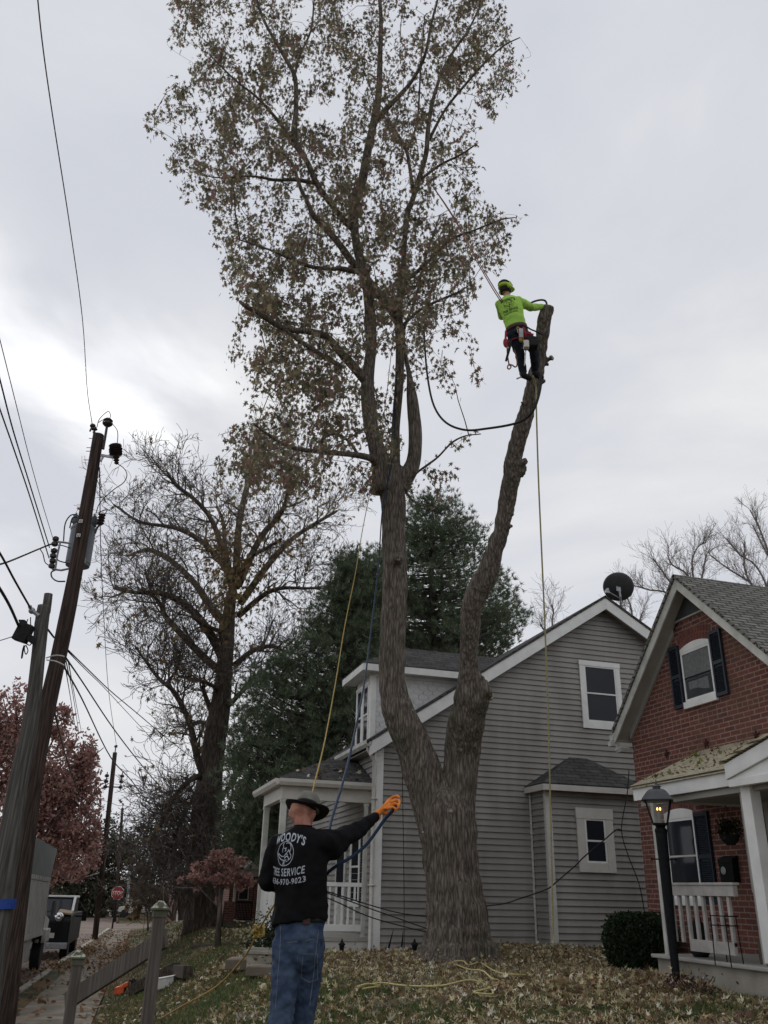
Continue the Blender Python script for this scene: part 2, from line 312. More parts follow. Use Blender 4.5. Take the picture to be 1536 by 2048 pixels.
M['needle'] = leafmat('pine_needles', [(0.12,0.165,0.10),(0.15,0.195,0.115),(0.08,0.12,0.075),(0.17,0.185,0.11)], trans=0.15)
M['shrub'] = leafmat('shrub_leaves', [(0.02,0.035,0.014),(0.03,0.05,0.02),(0.014,0.026,0.01)], trans=0.2)
M['darkleaf'] = leafmat('distant_leaves', [(0.04,0.05,0.032),(0.06,0.066,0.04),(0.085,0.066,0.046),(0.05,0.058,0.035)], trans=0.2)
M['litter'] = leafmat('fallen_leaves', [(0.50,0.39,0.22),(0.60,0.52,0.33),(0.33,0.22,0.115),(0.66,0.61,0.48),(0.20,0.13,0.07),(0.40,0.33,0.19),(0.16,0.105,0.06),(0.48,0.45,0.25),(0.12,0.08,0.05),(0.27,0.24,0.12),(0.28,0.175,0.10),(0.2,0.17,0.10)], trans=0.1)
M['grass_dry'] = leafmat('dry_grass', [(0.12,0.105,0.05),(0.16,0.125,0.06),(0.09,0.10,0.04),(0.075,0.10,0.035),(0.19,0.15,0.085)], trans=0.25)
M['grass'] = leafmat('grass_blades', [(0.065,0.12,0.035),(0.085,0.14,0.045),(0.05,0.095,0.03),(0.15,0.14,0.06),(0.19,0.16,0.08)], trans=0.25)
# ================================================================ GROUND, STREET, PAVEMENT
def grid_axis(lo, hi, dense_lo, dense_hi, fine, coarse):
    a = list(np.arange(dense_lo, dense_hi, fine)); s = fine; x = a[-1]
    while x < hi: s = min(s*1.35, coarse); x += s; a.append(x)
    s = fine; x = dense_lo; pre = []
    while x > lo: s = min(s*1.35, coarse); x -= s; pre.append(x)
    return np.array(pre[::-1]+a)
GX = grid_axis(-900, 900, -2.5, 10, 0.22, 90); GY = grid_axis(-200, 1400, 4, 45, 0.3, 110)
def road_dip(x, y):
    d = np.where(x < kerb_x(y)+0.08, -0.22, 0.0)
    return d
def kerb_x(y): return -1.50+0.0545*(y-21)        # street edge
def swl(y): return -0.88+0.0510*(y-21.9)         # pavement's left edge
g = MB(); XX, YY = np.meshgrid(GX, GY); Zg = terrain(XX, YY)
strip = (XX < sw_r(YY)+0.04) & (XX > swl(YY)-0.03) & (YY < 66.5)
Zg = np.where(strip, Zg-0.06, Zg)
Zg = np.where((XX < kerb_x(YY)+0.02) | ((YY > 67.3) & (YY < 79.5)), sw_z(np.minimum(YY, 70))-0.30, Zg)
far = np.maximum(YY-90, 0)
Zg = Zg+np.where(far > 0, far*0.004, 0)
nx = len(GX); V = np.stack([XX, YY, Zg], -1).reshape(-1, 3)
Fq = [(j*nx+i, j*nx+i+1, (j+1)*nx+i+1, (j+1)*nx+i) for j in range(len(GY)-1) for i in range(nx-1)]
g.v = [tuple(p) for p in V]; g.f = Fq
struct(g.build('ground', M['soil'], smooth=True, origin=(0, 0, 0)))
def ribbon(name, fx0, fx1, y0, y1, fz, step, material, thick=0.0, kind='structure'):
    m = MB(); ys = np.arange(y0, y1+1e-6, step)
    for a, b in zip(ys[:-1], ys[1:]):
        p = [(fx0(a), a, fz(a)), (fx1(a), a, fz(a)), (fx1(b), b, fz(b)), (fx0(b), b, fz(b))]
        if thick: m.prism(p, (0, 0, -thick))
        else: m.quad(*p)
    return m
stz = lambda y: sw_z(min(y, 70))-0.14
m = ribbon('street', lambda y: kerb_x(y)-9.0, lambda y: kerb_x(y), -30, 300, stz, 3, None); struct(m.build('street', M['asphalt'], origin=(0,0,0)))
m = MB(); zc = sw_z(70)-0.134; m.quad((-60, 67.3, zc), (120, 67.3, zc), (120, 79.5, zc), (-60, 79.5, zc)); struct(m.build('cross_street', M['asphalt'], origin=(0,0,0)))
m = MB()
ys = list(np.arange(-4, 66.5, 1.5))
for a, b in zip(ys[:-1], ys[1:]):
    b -= 0.014
    m.prism([(swl(a), a, sw_z(a)+.01), (sw_r(a), a, sw_z(a)+.01), (sw_r(b), b, sw_z(b)+.01), (swl(b), b, sw_z(b)+.01)], (0, 0, -0.12))
struct(m.build('sidewalk', M['concrete'], origin=(0,0,0), bevel=0.006))
m = ribbon('kerb', lambda y: kerb_x(y)-.02, lambda y: kerb_x(y)+.15, -6, 67.2, lambda y: sw_z(y)+.012, 3, None, 0.3)
struct(m.build('kerb', M['concrete_pale'], origin=(0,0,0)))
# old concrete path across the yard, mostly under leaves, and the brick path in the corner
m = MB()
pth = [onground(*p) for p in ((470, 2040), (640, 2026), (760, 2014), (880, 2004), (960, 1999))]
for a, b in zip(pth[:-1], pth[1:]):
    w = Vector((0.03, 0.22, 0)); q = [a-w, b-w, b+w, a+w]; m.prism([(p.x, p.y, tz(p.x, p.y)+.03) for p in q], (0,0,-.08))
struct(m.build('path', M['concrete'], bevel=0.004))
m = MB(); P = [onground(*p) for p in ((1395, 2052), (1450, 2034), (1560, 2020), (1560, 2100), (1395, 2100))]
m.prism([(p.x, p.y, tz(p.x, p.y)+.035) for p in P], (0,0,-.1))
M['path_brick'] = brickmat('path_brick', (0.17, 0.075, 0.055), (0.12, 0.06, 0.05), (0.10, 0.08, 0.06), 0.2, 0.1, 0.01)
struct(m.build('brick_path', M['path_brick'], uv=True))

# ================================================================ GREY HOUSE
def clip_span(poly, z):
    xs = []
    n = len(poly)
    for i in range(n):
        (a, za), (b, zb) = poly[i], poly[(i+1) % n]
        if (za-z)*(zb-z) <= 0 and abs(za-zb) > 1e-9: xs.append(a+(b-a)*(z-za)/(zb-za))
    return (min(xs), max(xs)) if len(xs) >= 2 else None
def siding(m, plane, c, poly, z0, z1, ex=0.114, out=0.030):
    """clapboards on the plane y=c ('y', facing -y) or x=c ('x', facing -x)"""
    P = (lambda u, z, o: (u, c-o, z)) if plane == 'y' else (lambda u, z, o: (c-o, u, z))
    z = z0
    while z < z1-1e-3:
        zt = min(z+ex, z1-1e-4); a = clip_span(poly, z+1e-4); b = clip_span(poly, zt-1e-4)
        if a and b:
            m.quad(P(a[0], z, out), P(a[1], z, out), P(b[1], zt, 0.003), P(b[0], zt, 0.003))
            m.quad(P(a[0], z, out-.006), P(a[1], z, out-.006), P(a[1], z, out), P(a[0], z, out)); m.quad(P(a[0], z+.022, .001), P(a[1], z+.022, .001), P(a[1], z, out-.006), P(a[0], z, out-.006))
        z += ex
YG = 16.3; XW = 4.83; Z0 = -0.93
rk = 0.652                                   # roof pitch
def roof_z(x): return 2.74+rk*(x-4.70) if x <= 9.97 else 6.175-0.60*(x-9.97)
H = thing('grey_house', (7.5, 18, -1.0), 'grey clapboard house with white trim, half hidden behind the big forked tree', 'house')
m = MB(); XR = 15.2
poly = [(XW, Z0), (XR, Z0), (XR, roof_z(XR)-.12), (9.97, roof_z(9.97)-.16), (XW, roof_z(XW)-.12)]
siding(m, 'y', YG, poly, Z0, 6.2)
siding(m, 'x', XW, [(YG, Z0), (26, Z0), (26, 2.7), (YG, 2.7)], Z0, 2.68)
m.prism([(u, YG+.02, z) for u, z in poly], (0, 9.6, 0))
wall = m.build('wall', M['siding'], H)
m = MB(); m.box(XW+.03, XR, YG+.03, 26, -1.35, Z0); m.build('foundation', M['concrete_pale'], H)
# main roof: two slopes, eave over the front, rakes over the gable
def slab(m, pts, th): 
    n = (Vector(pts[1])-Vector(pts[0])).cross(Vector(pts[2])-Vector(pts[0])).normalized()
    if n.z < 0: n = -n
    m.prism(pts, n*-th)
YR = 16.0
m = MB(); xe = 4.55
slab(m, [(xe, YR-.02, roof_z(xe)+.03), (9.97, YR-.02, roof_z(9.97)+.03), (9.97, 26.3, roof_z(9.97)+.03), (xe, 26.3, roof_z(xe)+.03)], .05)
slab(m, [(9.97, YR-.02, roof_z(9.97)+.03), (XR+.5, YR-.02, roof_z(XR+.5)+.03), (XR+.5, 26.3, roof_z(XR+.5)+.03), (9.97, 26.3, roof_z(9.97)+.03)], .05)
roof = m.build('roof', M['shingle'], H, uv=True)
m = MB()
def rake(m, x0, x1, y0, y1, drop=0.26):
    m.prism([(x0, y0, roof_z(x0)-.03), (x1, y0, roof_z(x1)-.03), (x1, y0, roof_z(x1)-.03-drop), (x0, y0, roof_z(x0)-.03-drop)], (0, y1-y0, 0))
rake(m, xe+.02, 9.97, YR, YR+.03); rake(m, 9.972, XR+.4, YR, YR+.03)
m.build('rake_board', M['white'], H, bevel=0.004)
m = MB()                                      # soffit under the rake
for x0, x1 in ((xe+.05, 9.97), (9.975, XR)):
    m.prism([(x0, YR+.032, roof_z(x0)-.17), (x1, YR+.032, roof_z(x1)-.17), (x1, YG+.02, roof_z(x1)-.17), (x0, YG+.02, roof_z(x0)-.17)], (0, 0, .02))
m.prism([(xe+.05, YR+.05, 2.5), (XW, YR+.05, 2.5), (XW, 26, 2.5), (xe+.05, 26, 2.5)], (0, 0, .02))
m.build('soffit', M['soffit'], H)
m = MB()                                      # gutter along the front eave and downspout
prof = [(0, 0), (.0, -.10), (-.06, -.12), (-.11, -.07), (-.11, 0), (-.095, 0), (-.095, -.06), (-.055, -.10), (-.015, -.085), (-.015, 0)]
m.prism([(4.60+a, YR+.0, 2.66+b) for a, b in prof], (0, 2.5, 0)); m.prism([(4.60+a, 18.9, 2.66+b) for a, b in prof], (0, 7.2, 0))
m.build('gutter', M['white_dirty'], H)
m = MB()
m.tube([(4.58, 16.16, 2.6), (4.58, 16.16, 2.50), (4.66, 16.2, 2.40), (4.73, 16.235, 2.32), (4.735, 16.235, 1.0), (4.735, 16.235, -.9), (4.70, 16.12, -.97)], .036, 8)
for z in (1.6, 0.1): m.box(4.69, 4.80, 16.19, 16.29, z, z+.03)
m.build('downspout', M['trim_tan'], H, smooth=True)
m = MB(); m.box(XW-.040, XW+.10, YG-.042, YG-.001, Z0-.02, 2.55); m.box(XW-.044, XW-.001, YG-.038, YG+.10, Z0-.02, 2.52); m.build('corner_board', M['white'], H, bevel=0.003)
# ---- windows
def window(parent, plane, c, u0, u1, z0, z1, tw, depth=0.035, glass='glass', trim='white', mid=None, head=None, interior=False, sill=None, sashw=0.035, top=None, bw=None):
    """casing with sash and panes; u0..u1, z0..z1 is the opening; parts hang on parent"""
    def B(m, a, b, y0, y1, za, zb):
        if plane == 'y': m.box(a, b, c-y1, c-y0, za, zb)
        else: m.box(c-y1, c-y0, a, b, za, zb)
    head = head or tw; bwid = bw or tw; m = MB()
    B(m, u0-tw, u0, 0.0, depth, z0-bwid, z1); B(m, u1, u1+tw, 0.0, depth, z0-bwid, z1)
    B(m, u0, u1, 0.0, depth-.004, z0-bwid, z0); B(m, u0-tw-.01, u1+tw+.01, 0.0, depth+.008, z1, z1+head)
    w = m.build('window', M[trim], parent, bevel=0.004)
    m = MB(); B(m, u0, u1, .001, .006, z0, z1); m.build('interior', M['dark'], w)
    mid = mid if mid is not None else (z0+z1)/2; s = sashw; m = MB()
    for za, zb, o in ((z0, mid+.012, .018), (mid-.012, z1, .024)):
        B(m, u0+.001, u0+s, .01, o+.006, za, zb); B(m, u1-s, u1-.001, .01, o+.006, za, zb)
        B(m, u0+s, u1-s, .01, o+.006, za, za+s*.9); B(m, u0+s, u1-s, .01, o+.006, zb-s*.8, zb)
    m.build('sash', M['white'], w, bevel=0.002)
    for za, zb, o in ((z0, mid, .016), (mid, z1, .021)):
        m = MB(); B(m, u0+s*.9, u1-s*.9, .012, o, za+s*.8, zb-s*.7); m.build('pane', M[glass], w)
    return w
window(H, 'y', YG-.022, 9.44, 10.21, 3.42, 4.62, .11, bw=.15)
# ---- shallow bay on the gable wall
BX, BY = 8.06, 15.66
bay = None
m = MB(); siding(m, 'y', BY, [(BX, -.95), (10.1, -.95), (10.1, 1.95), (BX, 1.95)], -.95, 1.93); siding(m, 'x', BX, [(BY, -.95), (YG, -.95), (YG, 1.95), (BY, 1.95)], -.95, 1.93)
m.prism([(BX+.01, BY+.01, -.95), (10.1, BY+.01, -.95), (10.1, YG, -.95), (BX+.01, YG, -.95)], (0, 0, 2.9)); bay = m.build('bay', M['siding'], H)
m = MB(); m.box(BX-.038, BX+.085, BY-.040, BY-.001, -1.0, 1.9); m.box(BX-.042, BX-.001, BY-.036, BY+.05, -1.0, 1.9); m.box(BX-.07, BX-.034, YG-.05, YG-.03, -.95, 1.87); m.build('corner_board', M['trim_tan'], bay, bevel=0.003)
ex0, ey0, ex1 = 7.90, 15.45, 10.28; az = 2.66; ax0, ax1 = 8.98, 9.35
m = MB(); E0 = 2.0
m.prism([(ex0, ey0, E0), (ex1, ey0, E0), (ax1, YG, az), (ax0, YG, az)], (0, .02, -.03)); m.prism([(ex0, YG, E0), (ex0, ey0, E0), (ax0, YG, az)], (0.02, 0, -.03)); m.prism([(ex1, YG, E0), (ex1, ey0, E0), (ax1, YG, az)], (-0.02, 0, -.03))
m.build('bay_roof', M['shingle'], H, uv=True)
m = MB(); m.box(ex0, ex1, ey0, ey0+.03, E0-.13, E0-.02); m.box(ex0-.002, ex0+.03, ey0+.002, YG, E0-.132, E0-.02); m.box(ex0+.03, ex1, ey0+.03, BY+.02, E0-.11, E0-.10); m.box(ex0+.031, BX+.02, BY, YG, E0-.11, E0-.1); m.build('fascia', M['trim_tan'], H, bevel=0.003)
window(H, 'y', BY-.024, 8.83, 9.28, .60, 1.39, .17, mid=.99, head=.2, bw=.17, trim='trim_tan')
# ---- dormer on the front slope, fish-scale shingles on its side
DX, DY, DY1, DE = 4.86, 17.0, 18.15, 4.30
D = MB(); D.box(DX, 8.2, DY+.01, DY1, 2.6, DE-.02); dormer = D.build('dormer', M['scallop'], H)
m = MB(); r_ = 0.105; z = DE-.02; row = 0
while z > 2.85:
    xs_ = DX+.08+(r_ if row % 2 else 0); k = 0
    while xs_ < 8.0:
        zc_ = z-.03
        if zc_-.12 > roof_z(xs_)-.12:
            n = 7; pts = [(xs_-r_*.97, DY-.004, zc_), (xs_-r_*.97, DY-.014, zc_-.05)]
            arc = [(xs_-r_*.97*math.cos(math.pi*i/n), DY-.016, zc_-.05-.075*math.sin(math.pi*i/n)) for i in range(n+1)]
            poly = [(xs_-r_*.97, DY-.003, zc_+.03)]+arc+[(xs_+r_*.97, DY-.003, zc_+.03)]
            m.prism(poly, (0, .012, 0))
        xs_ += 2*r_
    z -= .105; row += 1
m.build('fish_scale_shingles', M['scallop'], dormer)
m = MB(); m.box(DX-.02, DX+.09, DY-.03, DY-.002, 2.75, DE-.12); m.box(DX-.022, DX-.001, DY-.028, DY+.12, 2.7, DE-.12); m.box(DX-.02, 8, DY-.035, DY-.003, DE-.17, DE-.06); m.build('trim', M['white'], dormer, bevel=0.003)
dx0, dy0, dy1 = 4.58, 16.70, 18.42; rx, rz, ry = 5.72, 4.96, 17.56
m = MB()
m.prism([(dx0, dy0, DE+.05), (8.3, dy0, DE+.05), (8.3, ry, rz), (rx, ry, rz)], (0, 0, -.03)); m.prism([(dx0, dy1, DE+.05), (dx0, dy0, DE+.05), (rx, ry, rz)], (0, 0, -.03)); m.prism([(8.3, dy1, DE+.05), (dx0, dy1, DE+.05), (rx, ry, rz), (8.3, ry, rz)], (0, 0, -.03))
m.build('roof', M['shingle'], dormer, uv=True)
m = MB(); m.box(dx0, 7.3, dy0, dy0+.03, DE-.12, DE+.022); m.box(dx0-.002, dx0+.03, dy0+.002, dy1, DE-.121, DE+.021); m.box(dx0+.03, 7.3, dy0+.03, DY+.02, DE-.10, DE-.09); m.box(dx0+.03, DX+.02, DY, dy1, DE-.10, DE-.09); m.build('fascia', M['white'], dormer, bevel=0.003)
for y0 in (17.16, 17.66): window(dormer if False else H, 'x', DX-.001, y0, y0+.36, 2.78, 3.98, .06, mid=3.38)
# ---- front porch
m = MB(); PX, PY0, PY1, PZ = 2.93, 16.42, 18.65, 1.93
AP = [(4.20, 17.75, 2.50), (4.83, 17.75, 2.50)]
m.prism([(PX, PY0, PZ), (4.83, PY0, PZ), AP[1], AP[0]], (0, 0, -.03)); m.prism([(PX, PY1, PZ), (PX, PY0, PZ), AP[0]], (0, 0, -.03)); m.prism([(4.83, PY1, PZ), (PX, PY1, PZ), AP[0], AP[1]], (0, 0, -.03))
porch_roof = m.build('porch_roof', M['shingle'], H, uv=True)
m = MB()
gp = [(0, 0), (0, -.10), (-.035, -.12), (-.075, -.06), (-.08, 0)]
m.prism([(PX+.02, PY0+b_*0+a, PZ-.02+b_) for a, b_ in gp], (1.86, 0, 0)); m.prism([(PX+.02+a, PY0+.0, PZ-.021+b_) for a, b_ in gp], (0, 2.7, 0)); m.build('gutter', M['trim_tan'], porch_roof)
m = MB(); m.box(PX+.10, 4.8, PY0+.12, PY0+.24, 1.56, 1.80); m.box(PX+.102, PX+.22, PY0+.24, PY1-.1, 1.561, 1.801); m.box(PX+.02, 4.82, PY0+.01, PY1, 1.801, 1.815); m.build('beam', M['trim_tan'], H, bevel=0.004)
m = MB(); m.box(PX+.06, 4.82, PY0+.1, PY1-.05, -.82, -.75); m.build('porch_floor', M['soffit'], H)
m = MB(); m.box(PX+.08, 4.80, PY0+.12, PY0+.14, -1.02, -.825); m.box(PX+.08, PX+.1, PY0+.14, PY1-.1, -1.02, -.825); m.build('porch_skirt', M['trim_tan'], H)
for (x, y) in ((PX+.16, PY0+.18), (4.70, PY0+.18), (PX+.16, PY1-.2)):
    m = MB(); w_ = .055 if x < 4 else .035; m.box(x-w_, x+w_, y-w_, y+w_, -.75 if x < 4 else -.97, 1.56); m.box(x-w_-.012, x+w_+.012, y-w_-.012, y+w_+.012, 1.50, 1.555); m.build('post', M['white_dirty'], H, bevel=0.004)
m = MB(); yr = PY0+.18; m.box(PX+.22, 4.66, yr-.03, yr+.03, .08, .15); m.box(PX+.22, 4.66, yr-.025, yr+.025, -.66, -.55)
x = PX+.30
while x < 4.62: m.box(x-.017, x+.017, yr-.016, yr+.016, -.55, .08); x += .118
xr = PX+.16; m.box(xr-.03, xr+.03, yr+.06, PY1-.26, .08, .15); m.box(xr-.02, xr+.02, yr+.06, PY1-.26, -.66, -.55); y = yr+.15
while y < PY1-.3: m.box(xr-.016, xr+.016, y-.017, y+.017, -.55, .08); y += .118
m.build('railing', M['white'], H, bevel=0.003)
window(H, 'x', XW-.012, 17.35, 17.95, -.2, 1.15, .07, mid=.45)
m = MB(); m.box(XW-.05, XW-.012, 18.35, 19.15, -.74, 1.2); dr = m.build('door', M['white_dirty'], H, bevel=.004)
m = MB(); m.box(XW-.06, XW-.051, 18.47, 19.03, -.1, 1.05); m.build('pane', M['glass'], dr)
m = MB()
for z in np.arange(-.15, 1.1, .05): m.box(XW-.035, XW-.012, 17.02, 17.24, z, z+.035)
m.box(XW-.03, XW-.013, 16.99, 17.02, -.2, 1.12); m.box(XW-.03, XW-.013, 17.24, 17.27, -.2, 1.12); m.build('shutter', M['black'], H)
# satellite dish
P = ony(1237, 1217, 17.0); P.z = roof_z(P.x)+.03; dc = ony(1237, 1176, 16.75)
T = thing('satellite_dish', P, 'dark grey oval satellite dish on a bent mast at the roof ridge', 'satellite dish')
m = MB(); nrm = Vector((.43, .66, .58)).normalized(); prof = [(r_*1.2, z_*1.2) for r_, z_ in [(0.001, .0), (.10, .008), (.19, .028), (.26, .055), (.30, .078), (.30, .088), (.255, .064), (.19, .037), (.1, .016), (.001, .008)]]
c = Vector(dc); m.lathe(c, [(r, z) for r, z in prof], 36, nrm, cap=False); M['dish'] = mat('dish_paint', (0.06, 0.062, 0.065), .45, .1, 8); m.build('dish', M['dish'], T, smooth=True)
m = MB(); m.tube([P, P+Vector((.02, -.02, .18)), c+nrm*-.14+Vector((.03, 0, -.16)), c+nrm*-.09+Vector((0.02, 0, -.04))], .024, 10); m.obox(c+nrm*-.05, Vector((.06, 0, 0)), nrm*.035, Vector((0, 0, .05))); m.build('mast', M['steel'], T, smooth=False)
m = MB(); u_ = (RT*-1); lnb = c+nrm*.10+Vector((-.36, -.06, -.17)); m.tube([c+Vector((-.03, -.03, -.26)), lnb], .014, 8); m.build('arm', M['steel'], T)
m = MB(); m.cyl(lnb+Vector((-.03, 0, .0)), lnb+Vector((.04, 0, .05)), .035, 12); m.obox(lnb+Vector((0, 0, -.02)), (.05, 0, 0), (0, .03, 0), (0, 0, .03)); m.build('receiver', M['steel'], T)
# ================================================================ BRICK HOUSE
XB = 8.0; B = thing('brick_house', (10, 10.4, -.7), 'red brick house with steep front gable and white porch at the right', 'house')
ap_y, ap_z = 10.43, 4.50; sl_ = 0.95; by0, by1 = 8.35, 12.42
def bz(y): return ap_z-sl_*abs(y-ap_y)
m = MB(); m.prism([(XB, by0, -1.1), (XB, by1, -1.1), (XB, by1, bz(by1)-.16), (XB, ap_y, bz(ap_y)-.2), (XB, by0, bz(by0)-.16)], (9, 0, 0)); m.box(XB+.002, XB+9, 3.0, by0, -1.1, 2.2); wallb = m.build('wall', M['brick'], B, uv=True)
# frieze panel in the gable's peak
m = MB(); m.prism([(XB-.03, ap_y-.62, 3.93), (XB-.03, ap_y+.62, 3.93), (XB-.03, ap_y, 3.93+.6)], (.028, 0, 0)); M['slate_trim'] = mat('dark_panel', (.05, .053, .055), .7, .1, 5); m.build('gable_panel', M['slate_trim'], B)
m = MB(); m.box(XB-.04, XB-.001, ap_y-.63, ap_y+.63, 3.905, 3.93); m.build('gable_moulding', M['soffit'], B)
XF = 7.74
m = MB()
ye1, ye0 = 12.56, 8.2
for ye in (ye1, ye0): slab(m, [(XF-.03, ap_y, ap_z+.03), (XF-.03, ye, bz(ye)+.03), (17.3, ye, bz(ye)+.03), (17.3, ap_y, ap_z+.03)], .045)
m.build('roof', M['shingle_old'], B, uv=True)
m = MB()
for ye in (ye1, ye0): m.prism([(XF, ap_y, ap_z-.02), (XF, ye, bz(ye)-.02), (XF, ye, bz(ye)-.20), (XF, ap_y, ap_z-.215)], (.03, 0, 0))
m.build('rake_board', M['white_dirty'], B, bevel=.004)
m = MB()
for ye in (ye1, ye0):
    s_ = 1 if ye > ap_y else -1
    m.prism([(XF+.031, ap_y, ap_z-.13), (XF+.031, ye, bz(ye)-.13), (XB+.01, ye, bz(ye)-.13), (XB+.01, ap_y, ap_z-.13)], (0, 0, .02))
    m.prism([(XB-.035, ap_y+s_*.55, bz(ap_y+s_*.55)-.13), (XB-.035, ye-s_*.15, bz(ye-s_*.15)-.13), (XB-.035, ye-s_*.15, bz(ye-s_*.15)-.25), (XB-.035, ap_y+s_*.55, bz(ap_y+s_*.55)-.25)], (.034, 0, 0))
m.box(XF+.03, XB+.02, by1-.02, ye1-.02, 2.16, 2.22)
m.build('soffit', M['soffit'], B)
m = MB(); m.box(XF-.06, XF+.10, ye1-.03, ye1+.07, bz(ye1)-.21, bz(ye1)-.13); m.box(XF+.02, XB, ye1-.06, ye1, bz(ye1)-.28, bz(ye1)-.2); m.box(XF-.02, 16, ye1-.02, ye1+.08, bz(ye1)-.12, bz(ye1)-.03); m.build('gutter', M['white_dirty'], B)
def arch_pts(u0, u1, zs, rise, n=10, ext=0.0):
    w = (u1-u0)/2; c = (u0+u1)/2; R = (w*w+rise*rise)/(2*rise); t0 = math.asin(w/R)
    return [(c+(R+ext)*math.sin(-t0+2*t0*i/n), zs+rise-R+(R+ext)*math.cos(-t0+2*t0*i/n)) for i in range(n+1)]
def brick_window(u0, u1, z0, zs, rise, shut, curtain=False, rings=2, zmid=None, sh=.05):
    # segmental-arched opening: frame, white arch panel, brick rings, sill, shutters
    tw = .035; c = XB; o = .022
    m = MB(); m.box(c-o, c-.001, u0, u0+tw, z0, zs); m.box(c-o, c-.001, u1-tw, u1, z0, zs); m.box(c-o, c-.001, u0+tw, u1-tw, zs-tw, zs); m.box(c-o, c-.001, u0+tw, u1-tw, z0, z0+tw)
    w = m.build('window', M['white'], B, bevel=.002)
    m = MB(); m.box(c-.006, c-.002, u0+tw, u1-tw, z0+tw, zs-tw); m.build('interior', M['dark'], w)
    if curtain:
        m = MB(); ys = np.linspace(u0+tw+.01, u1-tw-.01, 40)
        for a, b in zip(ys[:-1], ys[1:]):
            fa, fb = (-.009-.003*math.sin(a*150), -.009-.003*math.sin(b*150))
            m.quad((c+fa, a, zs-.42), (c+fb, b, zs-.42), (c+fb, b, zs-tw), (c+fa, a, zs-tw))
        ys = ys[6:-4]
        for a, b in zip(ys[:-1], ys[1:]):
            fa, fb = (-.009-.003*math.sin(a*120), -.009-.003*math.sin(b*120))
            m.quad((c+fa, a, z0+.14+.03*math.sin(a*9)), (c+fb, b, z0+.14+.03*math.sin(b*9)), (c+fb, b, zs-.46), (c+fa, a, zs-.46))
        M['lace'] = mat('lace', (0.33, .35, .34), .9, 0, 22, col2=(.5, .52, .5)); m.build('curtain', M['lace'], w)
    zm = zmid or (z0+zs)/2
    m = MB(); m.box(c-.02, c-.012, u0+tw, u1-tw, zm-.012, zm+.012); m.build('sash', M['black'] if curtain else M['trim_tan'], w)
    m = MB(); m.box(c-.018, c-.014, u0+tw, u1-tw, z0+tw, zs-tw); m.build('pane', M['glass_clear'] if curtain else M['glass'], w)
    m = MB(); A = [(u0, zs)]+arch_pts(u0, u1, zs+sh, rise)+[(u1, zs)]; zs += sh; m.prism([(c-o-.004, a, b) for a, b in A], (o, 0, 0)); m.build('arch_panel', M['white'], B, bevel=.003)
    m = MB(); m.box(c-.05, c-.001, u0-.03, u1+.03, z0-.10, z0-.001); m.build('sill', M['white'], B, bevel=.005)
    w2 = (u1-u0)/2; cc = (u0+u1)/2; R = (w2*w2+rise*rise)/(2*rise); t0 = math.asin(w2/R)
    for k in range(rings):
        r0 = R+.004+k*.108; nb = int(2*t0*r0/.068)
        m = MB(); mo = MB(); ext = t0+.03
        pin = [(cc+r0*math.sin(-ext+2*ext*i/16), zs+rise-R+r0*math.cos(-ext+2*ext*i/16)) for i in range(17)]; pout = [(cc+(r0+.108)*math.sin(-ext+2*ext*i/16), zs+rise-R+(r0+.108)*math.cos(-ext+2*ext*i/16)) for i in range(17)]
        for i in range(16): mo.prism([(c-.003, *pin[i]), (c-.003, *pin[i+1]), (c-.003, *pout[i+1]), (c-.003, *pout[i])], (.0025, 0, 0))
        for i in range(nb+1):
            t = -t0+2*t0*(i+.5)/(nb+1); d = Vector((0, math.sin(t), math.cos(t))); s = Vector((0, math.cos(t), -math.sin(t)))
            m.obox(Vector((c-.006, cc, zs+rise-R))+d*(r0+.052), (.005, 0, 0), s*.028, d*.048)
        ar = m.build('brick_arch', M['brick_one'], B); mo.build('mortar', M['mortar'], ar)
    for (s0, s1, za, zb) in shut:
        m = MB(); b_ = .03
        m.box(c-.045, c-.006, s0, s0+b_, za, zb); m.box(c-.045, c-.006, s1-b_, s1, za, zb)
        for z_ in (za, (za+zb)/2-.02, zb-.05): m.box(c-.045, c-.006, s0+b_, s1-b_, z_, z_+.05)
        m.box(c-.02, c-.004, s0+b_, s1-b_, za+.05, zb-.05)
        z = za+.065
        while z < zb-.07:
            if abs(z-(za+zb)/2) > .045: m.quad((c-.040, s0+b_, z), (c-.040, s1-b_, z), (c-.021, s1-b_, z+.017), (c-.021, s0+b_, z+.017)); m.quad((c-.040, s0+b_, z), (c-.040, s1-b_, z), (c-.021, s1-b_, z-.006), (c-.021, s0+b_, z-.006))
            z += .024
        m.build('shutter', M['shutter'], B)
M['shutter'] = mat('shutter_paint', (0.022, 0.030, 0.042), .6, .1, 8)
brick_window(10.16, 10.86, 2.68, 3.42, .065, [(10.89, 11.13, 2.62, 3.56), (9.88, 10.13, 2.62, 3.56)], curtain=True, zmid=3.02)
brick_window(11.02, 11.72, .02, 1.08, .055, [(10.68, 10.99, -.04, 1.13)], rings=1, zmid=.57, sh=.085)
# iron star anchors on the wall above the porch
for (px, py) in ((1333, 1507), (1412, 1487), (1512, 1470)):
    p = onx(px, py, XB-.012); m = MB(); pts = []
    for i in range(10):
        r = .07 if i % 2 == 0 else .028; a = math.pi/2+i*math.pi/5; pts.append((p.x, p.y+r*math.cos(a), p.z+r*math.sin(a)))
    for i in range(10): m.add([(p.x-.025, p.y, p.z), pts[i], pts[(i+1) % 10]], [(0, 1, 2)])
    m.prism([(p.x, a, b) for _, a, b in pts], (.012, 0, 0)); M.setdefault('rust_iron', mat('rusty_iron', (.06, .022, .018), .9, .3, 20)); m.build('star_anchor', M['rust_iron'], B)
